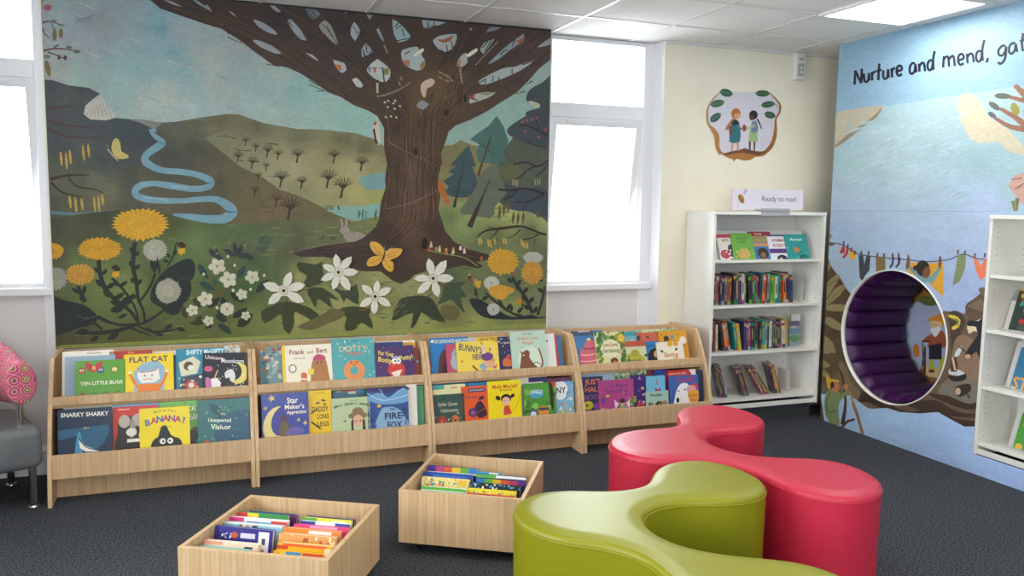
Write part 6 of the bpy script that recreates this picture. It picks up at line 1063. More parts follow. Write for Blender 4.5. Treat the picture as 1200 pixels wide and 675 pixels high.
faceout(855, 880, 273.5, '#6aa23f', [('t', 'Jack and', .5, .2, .09, '#2f5a34', .7), ('t', 'a Kitty', .5, .34, .09, '#2f5a34', .5), ('e', .5, .85, .3, .2, '#c9a05a'), ('e', .2, 1.2, .2, .12, '#5a9ab0'), ('s', .06, .04, ['#4a8a3a', '#a0c25a', '#d0a050'], 24, 5, 0, 1, .5, 1.5)], 'green reader with small figures, second from the left of the five facing out', 0)
faceout(918, 944, 274.5, '#2f8f8c', [('t', 'Mermaid', .5, .2, .1, '#c8e0d0', .7), ('e', .45, .6, .14, .1, '#c07a54'), ('e', .7, .9, .2, .12, '#1f6a5a'), ('e', .4, 1.25, .35, .1, '#8fc0a8'), ('s', .05, .04, ['#1c5f60', '#5fb0a8', '#257a6a'], 26, 6, 0, 1, .3, 1.5)], 'teal underwater reader, rightmost of the five facing out', 0)
faceout(898, 924, 275, '#dcd8dc', [('r', 0, 0, 1, .06, '#3a2a50'), ('r', 0, .55, 1, .72, '#5a3078'), ('t', 'ANIMAL', .5, .22, .12, '#8a2f4a', .75), ('t', 'ROBOT', .5, .42, .12, '#a8343c', .7), ('e', .5, 1.0, .25, .22, '#26262a'), ('e', .8, .95, .1, .08, '#3a6ab0'), ('e', .45, .95, .06, .06, '#e0e0e0')], 'white reader with a purple band and black puppy, fourth of the five facing out', 1)
faceout(925, 937, 376, '#8a97a0', [('r', 0, 0, 1, .4, '#7a6a8a'), ('r', 0, .6, 1, 1, '#6a8a9a'), ('e', .5, 1.4, .5, .3, '#5a8a5a'), ('e', .4, .5, .3, .1, '#c9c0a0')], 'small grey-blue reader facing out at the right end of the middle shelf', 0, Vector((0, -.235, .5115)), math.radians(6), 'readers on the third shelf of the tall bookcase')
# ---- rows of thin readers
PAL = ['#7a2f3c', '#2c5a74', '#8a8c3a', '#5c3a6a', '#a8482c', '#2f6a4a', '#c2a23c', '#3a3f6a', '#9a4a6a', '#c9c2b0', '#7a7a74', '#5aa03c', '#1f7f7a', '#d9772c', '#403338', '#8aa0aa']
CN = {'#7a2f3c': 'maroon', '#2c5a74': 'slate blue', '#8a8c3a': 'olive', '#5c3a6a': 'purple', '#a8482c': 'rust red', '#2f6a4a': 'dark green', '#c2a23c': 'mustard', '#3a3f6a': 'navy', '#9a4a6a': 'pink', '#c9c2b0': 'cream', '#7a7a74': 'grey', '#5aa03c': 'bright green', '#1f7f7a': 'teal', '#d9772c': 'orange', '#403338': 'dark brown', '#8aa0aa': 'pale blue'}
ORD = ['first', 'second', 'third', 'fourth', 'fifth', 'sixth', 'seventh', 'eighth', 'ninth', 'tenth', 'eleventh', 'twelfth', 'thirteenth', 'fourteenth', 'fifteenth', 'sixteenth', 'seventeenth', 'eighteenth', 'nineteenth', 'twentieth']
def ordn(i): return ORD[i] if i < 20 else ('twenty-'+ORD[i-20] if i < 29 else 'thirtieth')
def spine_book(label, x, y, z, t, h, d, lean, base, group, rs, yaw=0.):
    """thin reader standing on the shelf with its spine to the room; leans by 'lean' (top to the left)"""
    r = empty('reader', (x, y, z), rot=(0, -lean, yaw)); tag(r, label, 'book', group)
    mb = MB(); mb.cols = []; ct = .0008; c = hx(base); c2 = hx(rs.choice(PAL))
    mb.box(0, ct, 0, d, 0, h, c=c); mb.box(t-ct, t, 0, d, 0, h, c=c); mb.box(ct, t-ct, 0, ct, 0, h, c=c)
    P = Painter(step=.0001, cell=.003, rect=(0, t, 0, h)); k = rs.random(); cc = rs.choice(PAL)
    y0 = h*rs.uniform(.05, .2); P.raw([(0, 0), (t, 0), (t, y0), (0, y0)], cc); P.raw([(0, h*.82), (t, h*.82), (t, h*.93), (0, h*.93)], rs.choice(['#b9b3a2', '#a23a3a', '#b9923a', cc, cc]))
    P.raw([(t*.3, h*.35), (t*.7, h*.35), (t*.7, h*.72), (t*.3, h*.72)], rs.choice(['#9a958a', '#1f1f24', '#a08a50', '#2a2a30', cc])); P.into(mb, (0, 0, 0), (1, 0, 0), (0, 0, 1), lift=.0001)
    mb.build('cover', M['print'], r); MB().box(ct, t-ct, ct+.0002, d-.003, .002, h-.002).build('pages', M['paper'], r)
    return r
rs = random.Random(21)
def row(zs, x0, groups, hr, nm, seq, yq=-.272, mt=.0125):
    """groups: (count, lean, gap after); members of a group share one lean so that they lie against each other"""
    x = x0; i = 0
    for cnt, L, gap in groups:
        hmax = 0; xs = x + hr*1.05*math.sin(L)
        for k in range(cnt):
            base = seq[i % len(seq)]; t = rs.uniform(mt*.72, mt*1.25); h = hr*rs.uniform(.9, 1.04); lean = L
            spine_book('%s thin reader, %s from the left on the %s shelf of the tall bookcase' % (CN[base], ordn(i), nm), xs, yq+rs.uniform(0, .012), zs+.0008+t*math.sin(L)*0, t, h, .15, lean, base, 'readers on the %s shelf of the tall bookcase' % nm, rs)
            xs += t/math.cos(L)+.0008; i += 1
        x = xs+gap
    return x
seq2 = ['#3a3f6a', '#2c5a74', '#8a8c3a', '#9a4a6a', '#403338', '#3a3f6a', '#7a7a74', '#a8482c', '#5c3a6a', '#403338', '#8a8c3a', '#5c3a6a', '#c9c2b0', '#2f6a4a', '#403338', '#2f6a4a', '#7a7a74', '#7a2f3c', '#2c5a74', '#d9772c', '#7a2f3c', '#8aa0aa', '#5aa03c', '#5aa03c', '#c9c2b0', '#1f7f7a', '#a8482c', '#d9772c', '#3a3f6a']

row(.83, 3.172, [(4, .0, .001), (5, .02, .001), (5, .04, .004), (4, .10, .002), (4, .0, .003), (5, .03, .003), (4, .08, 0)], .205, 'second', seq2, mt=.0196)
seq3 = ['#7a2f3c', '#403338', '#a8482c', '#c9c2b0', '#403338', '#d9772c', '#a8482c', '#1f7f7a', '#c2a23c', '#3a3f6a', '#5c3a6a', '#9a4a6a', '#403338', '#3a3f6a', '#2f6a4a', '#403338', '#1f7f7a', '#8aa0aa', '#2c5a74', '#c9c2b0', '#7a7a74', '#8a8c3a', '#403338', '#c9c2b0', '#c2a23c', '#2c5a74']
row(.51, 3.172, [(4, .03, .004), (3, .20, .0), (2, .17, .012), (6, .04, .003), (5, .02, .003), (3, .05, .0), (2, .09, .0)], .205, 'third', seq3, mt=.0196)

def clump(px0, px1, ptop0, n_, nm, cols_, where):
    q0 = at_y(px0, 452, -.26).x; qt = at_y(px1, 430, -.26).x; L = math.atan2(q0-qt, .2); x = q0
    for k in range(n_):
        t = .0105; base = cols_[k % len(cols_)]
        spine_book('%s thin reader, %s from the left %s on the fourth shelf' % (CN[base], ordn(k), where), x+.0, -.262+rs.uniform(0, .01), .1858, t, .215*rs.uniform(.93, 1.02), .13, L, base, 'leaning readers on the fourth shelf of the tall bookcase', rs, -.42)
        x += t/math.cos(L)/math.cos(.42)+.001
clump(844.5, 838, 0, 5, '', ['#403338', '#8a8c3a', '#5c3a6a', '#3a3f6a', '#c9c2b0'], 'in the first leaning clump')
clump(870, 861, 0, 5, '', ['#403338', '#2c5a74', '#a8482c', '#7a2f3c', '#403338'], 'in the second leaning clump')
clump(893, 877, 0, 5, '', ['#7a2f3c', '#c9c2b0', '#7a2f3c', '#c2a23c', '#403338'], 'in the third, most tilted clump')
clump(907, 900, 0, 5, '', ['#403338', '#7a2f3c', '#c9c2b0', '#c2a23c', '#a8482c'], 'in the fourth leaning clump')
# bookends
def bookend(x, z, h, label):
    r = empty('bookend', (x, -.235, z+.0005)); tag(r, label, 'bookend', 'white metal bookends in the tall bookcase')
    MB().box(0, .0015, 0, .13, .0, h).build('upright', M['white_metal'], r, bevel=.0004); MB().box(.0015, .085, 0, .13, 0, .0015).build('foot', M['white_metal'], r)
bookend(at_y(942, 340, -.235).x-.01, .83, .15, 'white metal bookend at the right end of the second shelf row')
bookend(at_y(925, 447, -.235).x, .185, .15, 'white metal bookend at the right of the leaning readers on the lowest shelf')
r = empty('bookend', (at_y(926, 400, -.2).x, -.2, .5105)); tag(r, 'white metal panel bookend behind the small face-out reader on the third shelf', 'bookend', 'white metal bookends in the tall bookcase')
MB().box(0, .08, 0, .0015, 0, .225).build('upright', M['white_metal'], r); MB().box(0, .08, .0015, .10, 0, .0015).build('foot', M['white_metal'], r)
# ---- books on the recessed shelves (covers face -x)
def recess_book(y0, w, h, z, base, cmds, label, xo=.10, lean=.30, t=.02, spine=None):
    b_ = book(label, w, h, t, base, cmds, (XP+xo, y0, z+.001), (0, 0, 0), 'books facing out on the recessed shelves', spine)
    b_.rotation_euler = (Matrix.Rotation(-PI/2, 3, 'Z') @ Matrix.Rotation(-lean, 3, 'X')).to_euler(); return b_
def recess_stand(y0, z, w, h, label, xo=.10, lean=.30):
    r = empty('display_stand', (XP+xo, y0, z+.001)); r.rotation_euler = (Matrix.Rotation(-PI/2, 3, 'Z') @ Matrix.Rotation(-lean, 3, 'X')).to_euler(); tag(r, label, 'stand', 'white display stands on the recessed shelves')
    MB().box(-.05, w-.05, .026, .032, 0, h).build('board', M['white_metal'], r, bevel=.001); MB().box(-.05, w-.05, -.01, .026, -.0, .003).build('lip', M['white_metal'], r)
for (px, py), z, w, h, base, cm, lb, st in (
    ((1184, 390), .83, .26, .235, '#33443c', [('r', 0, 0, 1, .03, '#e0b020'), ('t', 'OFF', .33, .34, .22, '#ece6d6', .34, PI/2), ('s', .05, .05, ['#c23a3a', '#3a9a8a', '#d9a83a', '#8a5aa0', '#1f2a28'], 40, 4, .1, 1, .1, 1), ('t', 'GAMES', .75, .3, .2, '#e8c23a', .5)], 'dark green book with a yellow spine on the upper visible recessed shelf', '#e6b31c'),
    ((1186, 455), .51, .27, .235, '#3f7fa8', [('t', 'STEAM', .5, .74, .24, '#e0a43c', .95, 0, .9), ('p', [(.2, .5), (.28, .36), (.5, .32), (.6, .4), (.5, .5)], '#5a3524', 2), ('e', .28, .5, .05, .05, '#2a1c18'), ('e', .46, .5, .05, .05, '#2a1c18'), ('r', .0, .86, .12, .93, '#e6e2d6'), ('t', 'how it works', .5, .58, .04, '#d8e2e8', .6)], 'blue book with orange capitals on the middle recessed shelf', None),
    ((1190, 520), .185, .22, .20, '#4a9a3a', [('t', 'COLIN', .45, .3, .16, '#dbe8b0', .6), ('t', 'WINS', .5, .52, .17, '#dbe8b0', .7), ('t', 'DUCK', .5, .72, .1, '#e0d890', .6), ('s', .05, .03, ['#2f7a2a', '#7ac04a', '#e0c23a', '#d98a3a'], 30, 8, 0, 1, 0, 1), ('e', .15, .85, .1, .08, '#e0b83a')], 'green leafy book on the lowest recessed shelf', None)):
    q = at_x(px, py, XP+.12); recess_stand(q.y, z, w+.07, h+.035, 'white stand holding the '+lb.split(' on')[0], .10) if base != '#33443c' else recess_stand(q.y, z, w-.02, h-.06, 'white stand hidden behind the '+lb.split(' on')[0], .10)
    recess_book(q.y, w, h, z+.003, base, cm, lb, .10, spine=st)
# ---- sign on the tall bookcase
q0 = at_y(859, 217, -.27); q1 = at_y(942, 219, -.27); W = q1.x-q0.x
r = empty('shelf_sign', (q0.x, -.27, 1.4625)); tag(r, 'pale lilac shelf sign with a bee and black lettering on top of the tall bookcase', 'sign')
mb = MB(); mb.cols = []; mb.box(0, W, 0, .003, .012, .150, c=hx('#d9d2de'))
P = Painter(step=.00008, cell=.002, rect=(0, W, .012, .150)); 
P.ell(.17*W, .132, .022, .011, '#a89fae', .9); P.ell(.075*W, .04, .022, .010, '#c6bccc', 1.2); P.up(); P.ell(.17*W, .132, .019, .008, '#b5acb9', .9); P.ell(.075*W, .04, .019, .008, '#d2c9d8', 1.2); P.up()
P.ell(.12*W, .085, .036, .021, '#b98a35', -.95); P.up()
for k in range(4): P.line([(.12*W-.019+k*.010, .085+.006-k*.012+.013), (.12*W-.004+k*.010-.012+.0, .085-.006-k*.012+.020-.012)], .004, '#4a3524')
for k in range(4):
    cx, cy = .12*W+(-.018+.012*k)*.62, .085-(-.018+.012*k)*.85; P.line([(cx-.012, cy-.009), (cx+.012, cy+.009)], .0042, '#4a3524')
P.up(); P.text('Ready to read', .65*W, .088, .036, '#201c24', maxw=.48*W, minw=.47*W); P.into(mb, (0, 0, 0), (1, 0, 0), (0, 0, 1), lift=.0001)
mb.build('sign_panel', M['print'], r)
f = MB(); f.box(W*.32, W*.72, -.065, -.062, -.028, .022).box(W*.32, W*.72, -.065, .006, -.0015+.002, .0015+.002).box(W*.32, W*.72, .0035, .006, .0, .03); f.box(W*.29, W*.32, -.02, -.017, .0, .018)
f.build('holder', M['grey'], r)
# ---- roundel on the cream wall
def Q(p): return [(820+a_*120/810, 95+b_*100/675) for a_, b_ in p]
P = Painter(step=.00008, cell=.004, conv=lambda x, y: (lambda q: (q.x, q.z))(at_y(x, y, -.002)))
P.poly(Q([(65, 340), (60, 220), (90, 150), (150, 90), (270, 85), (430, 85), (550, 95), (610, 150), (630, 230), (605, 300), (600, 420), (570, 500), (500, 570), (350, 560), (180, 580), (120, 470)]), '#cfcbd6', smooth=3); P.up()
P.line(Q([(165, 85), (110, 140), (75, 190), (60, 240), (60, 310), (75, 350), (110, 390), (135, 440), (140, 520), (165, 580)]), [1, 1.4, 1.6, 2, 2.2, 2.6, 5, 6, 5, 4], '#b07a3e', smooth=4)
P.line(Q([(550, 92), (600, 140), (635, 190), (630, 250), (602, 300), (600, 380), (590, 450), (560, 520), (500, 580)]), [1, 1.6, 2.2, 2.4, 2, 3.4, 4.5, 5, 4], '#9a6430', smooth=4)
P.poly(Q([(150, 570), (200, 580), (260, 555), (330, 545), (355, 530), (400, 548), (470, 555), (540, 560), (500, 595), (440, 600), (400, 625), (340, 628), (290, 615), (270, 640), (262, 620), (230, 610), (190, 590)]), '#a87035', smooth=2); P.up()
P.poly(Q([(150, 540), (190, 570), (250, 555), (330, 540), (355, 530), (400, 545), (480, 560), (540, 545), (470, 590), (330, 565), (200, 585)]), '#6a4630', smooth=2); P.up()
for (x_, y_), rx, ry, g_, c in (((210, 93), 55, 32, .25, '#2f5a48'), ((140, 177), 60, 30, -.25, '#3f6347'), ((125, 288), 55, 30, -.65, '#2f5a48'), ((498, 98), 62, 26, 0, '#335a40'), ((540, 185), 58, 26, -.15, '#335a40'), ((555, 268), 48, 28, .25, '#335a40')):
    k = 120/810; cx, cy = Q([(x_, y_)])[0]; ca, sa = math.cos(g_), math.sin(g_)
    P.poly([(cx+(u*rx*ca-v*ry*sa)*k, cy+(u*rx*sa+v*ry*ca)*k) for u, v in ((-1, 0), (-.6, .8), (0, 1), (.6, .75), (1, 0), (.6, -.75), (0, -1), (-.6, -.8))], c)
    P.up(); P.line([(cx-rx*ca*k, cy-rx*sa*k), (cx+rx*ca*k*.8, cy+rx*sa*k*.8)], .35, '#7f9a78'); P.up(-1)
P.up(2); P.line(Q([(585, 185), (610, 190), (630, 215)]), .8, '#9a6430')
P.poly(Q([(262, 290), (215, 350), (198, 385), (225, 385), (250, 340), (275, 310)]), '#b06a38'); P.poly(Q([(250, 470), (268, 470), (262, 555), (248, 555)]), '#c98f5f'); P.poly(Q([(290, 470), (308, 470), (308, 552), (296, 552)]), '#c98f5f')
P.poly(Q([(388, 470), (405, 470), (402, 550), (388, 550)]), '#4f362c'); P.poly(Q([(425, 470), (442, 470), (436, 555), (426, 555)]), '#4f362c'); P.up()
P.poly(Q([(265, 320), (300, 310), (318, 360), (318, 480), (232, 480), (245, 400), (250, 350)]), '#2f6a75', smooth=2); P.poly(Q([(395, 390), (455, 390), (462, 480), (384, 480)]), '#9ab580'); P.poly(Q([(412, 325), (450, 318), (460, 400), (405, 400)]), '#74809a', smooth=2); P.up()
P.poly(Q([(230, 360), (250, 350), (262, 380), (255, 430), (235, 430)]), '#5f5444', smooth=2); P.poly(Q([(250, 330), (280, 300), (310, 330), (290, 350), (260, 350)]), '#25242a', smooth=2)
P.line(Q([(290, 350), (330, 382)]), 2.6, '#4a7f80'); P.line(Q([(435, 350), (375, 378)]), 2.8, '#a5b88a'); P.up()
P.ell(*Q([(352, 372)])[0], 2.8, 4, '#9a5230'); P.ell(*Q([(286, 258)])[0], 5.6, 6.4, '#b06a30'); P.ell(*Q([(425, 268)])[0], 5, 5.4, '#1f1b20'); P.line(Q([(455, 300), (475, 340), (490, 380)]), [2, 1.6, 1], '#1f1b20'); P.up()
P.poly(Q([(275, 262), (320, 255), (318, 285), (295, 300), (275, 290)]), '#d0996c', smooth=2); P.poly(Q([(392, 270), (420, 275), (435, 290), (415, 312), (395, 300)]), '#4f362c', smooth=2)
c = at_y(869, 147, -.002); mb = MB(); mb.cols = []; P.into(mb, (-c.x, 0, -c.z), (1, 0, 0), (0, 0, 1)); o = mb.build('wall_decal', M['print_m']); o.location = (c.x, -.002, c.z)
tag(o, 'round wall decal of two children holding hands inside a leafy branch, on the cream wall', 'decal')
# ---- sensor box high on the wall
c = at_y(934, 78, 0); r = empty('wall_sensor', (c.x+.005, 0, c.z-.006)); tag(r, 'small white wall-mounted sensor box high in the corner below the ceiling', 'sensor')
MB().box(-.043, .043, -.038, -.0005, -.093, .093).build('housing', M['white_metal'], r, bevel=.006); MB().box(-.022, .022, -.0415, -.038, -.065, .02).build('panel', M['grey'], r, bevel=.001)
MB().box(-.012, .012, -.0435, -.0415, -.02, .0).box(-.012, .012, -.0435, -.0415, -.05, -.03).build('button', M['white_metal'], r); MB().box(-.02, .02, -.0400, -.038, .045, .06).build('lens', M['grey'], r)
# ================================================================== BOOK BOXES ON THE CARPET
def book_box(fl, rz, W, D, label, left, right, where):
    T0, T1 = .05, .28; t = .018
    r = empty('book_box', (fl[0], fl[1], 0), rz); tag(r, label, 'book box', 'oak-effect browser boxes on the carpet')
    MB().box(0, W, 0, t, T0, T1).build('front_panel', M['wood'], r, bevel=.0012)
    MB().box(0, W, D-t, D, T0, T1).build('rear_panel', M['wood'], r, bevel=.0012)
    MB().box(0, t, t, D-t, T0, T1).build('side_panel', M['wood'], r, bevel=.0012); MB().box(W-t, W, t, D-t, T0, T1).build('side_panel', M['wood'], r, bevel=.0012)
    MB().box(t, W-t, t, D-t, T0, T0+.014).build('floor_panel', M['wood'], r)
    MB().box(.05, W-.05, .05, D-.05, .034, T0).build('plinth', M['black'], r)
    for cx in (.075, W-.075):
        for cy in (.075, D-.075):
            o = MB(); o.tube([(cx-.012, cy, .0185), (cx+.012, cy, .0185)], .018, 16); o.box(cx-.006, cx+.006, cy-.01, cy+.01, .018, .036); o.build('castor', M['black'], r)
    R_ = Matrix.Translation((fl[0], fl[1], 0)) @ Matrix.Rotation(rz, 4, 'Z'); a = math.radians(13)
    for side, lst in (('left', left), ('right', right)):
        for i, (x0, w, yt, zt, th, base, cm, what) in enumerate(lst):
            h = (zt-.067)/math.cos(a); yb = yt-h*math.sin(a)+0.0
            p = R_ @ Vector((x0, yb, .0665)); b_ = book('%s, %s from the front in the %s column of the %s box' % (what, ordn(i), side, where), w, h, th, base, cm, p, (0, 0, 0), 'picture books in the browser boxes')
            b_.rotation_euler = (Matrix.Rotation(rz, 3, 'Z') @ Matrix.Rotation(-a, 3, 'X')).to_euler()
L1 = [(.04, .19, .078, .256, .014, '#8dbcae', [('r', 0, 0, 1, .06, '#9fcabc'), ('r', .4, .12, .7, .2, '#d9d5c4')], 'pale teal picture book'),
      (.036, .21, .112, .262, .03, '#e9cdb8', [('r', 0, 0, .35, .05, '#e09a7a'), ('r', .75, .05, .9, .09, '#2a2f3a')], 'cream and peach picture book'),
      (.022, .232, .215, .275, .022, '#35307f', [('s', .03, .012, ['#e6e2ee', '#5a55a8'], 10, 3, .08, .3, .05, .2), ('e', .35, .12, .06, .05, '#c25a34'), ('r', .45, .08, .7, .16, '#cfcade'), ('r', .76, .04, .94, .5, '#e6e3e6'), ('r', .82, .14, .88, .24, '#4a4458'), ('t', 'B', .85, .34, .06, '#4a4458')], 'large dark violet picture book with a white label'),
      (.022, .24, .278, .266, .03, '#8dbfd2', [('s', .05, .03, ['#4a4a3a', '#c9a56a', '#e0d8c8'], 14, 9, .3, .6, 0, .1), ('r', 0, 0, 1, .02, '#e9e0d2')], 'sky blue picture book'),
      (.022, .236, .326, .268, .024, '#e8d8dc', [('r', 0, .0, .25, .08, '#d23a78'), ('r', .3, .05, .5, .12, '#7a3a8a'), ('r', .5, .05, .75, .12, '#4a9ac0'), ('r', .72, .02, 1, .12, '#cf3a34')], 'pink and multicoloured picture book'),
      (.03, .21, .372, .27, .018, '#3a8a4a', [('r', 0, 0, .2, .1, '#c9363a'), ('r', .2, 0, .42, .1, '#e2c63a')], 'green picture book with red and yellow corner'),
      (.06, .2, .41, .262, .014, '#2f4f78', [('r', .7, 0, 1, .2, '#6a3a6a')], 'slate blue picture book'),
      (.05, .2, .44, .25, .014, '#a8b0a0', [], 'grey-green picture book')]
R1 = [(.315, .184, .09, .257, .016, '#e6a92a', [('p', [(.25, 0), (.55, 0), (.65, .3), (.3, .3)], '#3f8fc2'), ('p', [(.15, 0), (.25, 0), (.3, .3), (.05, .3)], '#e8c33a'), ('r', .6, .0, 1, .05, '#d2502c')], 'yellow picture book with a blue wedge'),
      (.303, .21, .147, .262, .032, '#e9ad24', [('r', .1, .0, .9, .05, '#e0622c'), ('r', .0, .04, .2, .1, '#c9402a'), ('r', .86, .04, .97, .3, '#e6dcb8')], 'amber picture book with an orange band'),
      (.275, .22, .218, .266, .03, '#d79a5a', [('s', .04, .02, ['#e6c9a0', '#b05a34', '#ecdcc0'], 14, 2, 0, 1, 0, .14)], 'tan orange picture book'),
      (.27, .225, .268, .268, .024, '#e8843a', [('r', .45, .02, .85, .12, '#f0e8dc')], 'orange picture book with a white panel'),
      (.295, .218, .305, .268, .02, '#d8447c', [('r', .3, .0, .8, .05, '#e99ab4')], 'magenta picture book'),
      (.305, .2, .343, .268, .016, '#e9e6ea', [('r', 0, 0, .3, .1, '#34408f'), ('r', .7, 0, 1, .06, '#4a55a0')], 'white and navy picture book'),
      (.30, .2, .372, .27, .016, '#d8d23a', [('r', .0, 0, .3, .08, '#5a9a4a'), ('r', .6, .02, .9, .08, '#e9e6c0')], 'yellow-green picture book'),
      (.3, .2, .405, .262, .014, '#3a3f78', [], 'dark blue picture book')]
book_box((-.111, -1.946), -.526, .556, .535, 'nearest oak-effect browser box full of picture books, bottom left of the view', L1, R1, 'nearest')
L2 = [(.07, .2, .082, .256, .014, '#6fb3bd', [('r', 0, 0, 1, .05, '#74b83a')], 'green-topped blue picture book'),
      (.062, .2, .118, .262, .022, '#dfe0d0', [('r', 0, 0, 1, .06, '#5fae3a'), ('r', .1, .08, .9, .14, '#e6e0a8')], 'pale picture book with a green band'),
      (.035, .218, .22, .268, .03, '#e3cc7a', [('s', .03, .02, ['#5a9ab0', '#c25a34', '#3a6a8a', '#e8e2cc'], 40, 9, 0, 1, 0, .2), ('r', .75, .02, .95, .12, '#e2b43a')], 'pale yellow picture book dotted with small figures'),
      (.024, .23, .282, .27, .024, '#26489a', [('r', .2, .04, .9, .1, '#3a6ab8')], 'royal blue picture book'),
      (.022, .236, .355, .276, .034, '#2c2f5a', [('r', 0, 0, .17, .1, '#4a2f8a'), ('r', .17, 0, .34, .1, '#b83a7a'), ('r', .34, 0, .5, .1, '#d2552c'), ('r', .5, 0, .67, .1, '#e0b42a'), ('r', .67, 0, .84, .1, '#5fa83a'), ('r', .84, 0, 1, .1, '#3a7ac0'), ('r', 0, .1, 1, .13, '#e8e6e0')], 'dark picture book with a rainbow strip')]
R2 = [(.275, .208, .097, .256, .016, '#d8673a', [('r', 0, 0, .6, .05, '#c25a3a')], 'orange picture book'),
      (.268, .212, .143, .26, .022, '#e6d636', [('s', .03, .015, ['#3a8a9a', '#e8e6d0'], 20, 2, 0, 1, .05, .14)], 'yellow picture book'),
      (.268, .22, .2, .266, .028, '#1f2f3c', [('s', .03, .02, ['#4a8ab8', '#6fb0c8', '#e0e0d0'], 24, 7, 0, 1, 0, .14)], 'dark navy picture book with blue spots'),
      (.268, .228, .3, .272, .03, '#2c2f5a', [('r', 0, 0, .4, .06, '#5fae4a'), ('r', .4, 0, 1, .05, '#e9e6e2'), ('r', 0, .08, .17, .16, '#3a7ac0'), ('r', .17, .08, .34, .16, '#5fa83a'), ('r', .34, .08, .5, .16, '#e0b42a'), ('r', .5, .08, .67, .16, '#d2552c'), ('r', .67, .08, .84, .16, '#b83a5a'), ('r', .84, .08, 1, .16, '#5a2f8a')], 'navy book with rainbow strip, green corner'),
      (.262, .11, .345, .268, .016, '#3f9ac0', [('r', .5, 0, .9, .2, '#e8e2c8')], 'small bright blue picture book')]
book_box((.749, -1.619), -.547, .54, .53, 'oak-effect browser box behind, half hidden by the lime green seat', L2, R2, 'rear')

# ================================================================== WAVY SEATS
def wavy_seat(name, pts, label, m, dark):
    C0 = (sum(p[0] for p in pts)/len(pts), sum(p[1] for p in pts)/len(pts))
    pts = [(p[0]-C0[0], p[1]-C0[1]) for p in pts]
    # even smoothing of the traced outline
    O = catmull(pts, 8); n = len(O)
    L = [0]
    for i in range(n): L.append(L[-1]+math.dist(O[i], O[(i+1) % n]))
    N = 200; R_ = []
    for k in range(N):
        s_ = L[-1]*k/N; i = max(j for j in range(n) if L[j] <= s_); u = (s_-L[i])/(L[i+1]-L[i] or 1); a, b_ = O[i], O[(i+1) % n]; R_.append((a[0]+(b_[0]-a[0])*u, a[1]+(b_[1]-a[1])*u))
    for _ in range(5): R_ = [((R_[i-1][0]+R_[i][0]*2+R_[(i+1) % N][0])/4, (R_[i-1][1]+R_[i][1]*2+R_[(i+1) % N][1])/4) for i in range(N)]
    A_ = sum(R_[i][0]*R_[(i+1) % N][1]-R_[(i+1) % N][0]*R_[i][1] for i in range(N))
    if A_ < 0: R_ = R_[::-1]
    nm = []
    for i in range(N):
        dx = R_[(i+1) % N][0]-R_[i-1][0]; dy = R_[(i+1) % N][1]-R_[i-1][1]; d = math.hypot(dx, dy); nm.append((dy/d, -dx/d))
    H = .43; r_ = .021; g = .004      # outline is measured near the top edge
    prof = [(0.03, .012), (0.0, .012), (-.002, .05), (-.002, .2), (0, .36), (0, H-r_-.012)]
    off = [(o, z) for o, z in prof]+[(r_*(1-math.cos(t))*-1+0, H-r_-.006+r_*math.sin(t)) for t in [PI/2*q/7 for q in range(8)]]+[(-.042, H+.0015), (-.065, H+.002)]
    off[0] = (-.03, .012)
    r = empty(name, (C0[0], C0[1], 0)); tag(r, label, 'seat')
    mb = MB(); vs = []; fs = []
    for o, z in off:
        for i in range(N): vs.append((R_[i][0]+nm[i][0]*(o+g), R_[i][1]+nm[i][1]*(o+g), z))
    for j in range(len(off)-1):
        for i in range(N): i2 = (i+1) % N; fs.append((j*N+i, j*N+i2, (j+1)*N+i2, (j+1)*N+i))
    k = (len(off)-1)*N
    mb.add(vs, fs, 0, True)
    tr = tessellate_polygon([[Vector(vs[k+i]) for i in range(N)]])
    o_ = len(mb.v); top = [vs[k+i] for i in range(N)]; fs2 = []
    for t in tr:
        a, b_, c = (top[q] for q in t); A2 = (b_[0]-a[0])*(c[1]-a[1])-(c[0]-a[0])*(b_[1]-a[1]); fs2.append(tuple(k+q for q in (t if A2 > 0 else t[::-1])))
    for f in fs2: mb.f.append(list(f)); mb.m.append(0); mb.sm.append(False)
    mb.build('upholstery', m, r)
    pc = MB().tube([(R_[i][0]+nm[i][0]*(g+.0005), R_[i][1]+nm[i][1]*(g+.0005), H-r_-.009) for i in range(N)], .0028, 8, closed=True); pc.build('piping', m, r)
    b0 = MB(); b0.prism([(R_[i][0]-nm[i][0]*.035, R_[i][1]-nm[i][1]*.035) for i in range(0, N, 4)], .0, .013, 'z'); b0.build('base', M['black'], r)
pinkp = [(1.708, -1.689), (1.803, -1.584), (1.935, -1.546), (2.067, -1.560), (2.16, -1.54), (2.225, -1.46), (2.27, -1.352), (2.365, -1.25), (2.481, -1.22), (2.596, -1.254), (2.665, -1.379), (2.648, -1.553), (2.575, -1.655), (2.482, -1.69), (2.371, -1.68), (2.258, -1.68), (2.184, -1.73), (2.138, -1.83), (2.142, -1.95), (2.20, -2.06), (2.30, -2.125), (2.42, -2.179), (2.5, -2.254), (2.524, -2.365), (2.495, -2.484), (2.443, -2.553), (2.358, -2.612), (2.255, -2.628), (2.175, -2.591), (2.122, -2.529), (2.096, -2.413), (2.086, -2.275), (2.03, -2.125), (1.912, -2.035), (1.78, -1.99), (1.705, -1.913), (1.675, -1.804)]
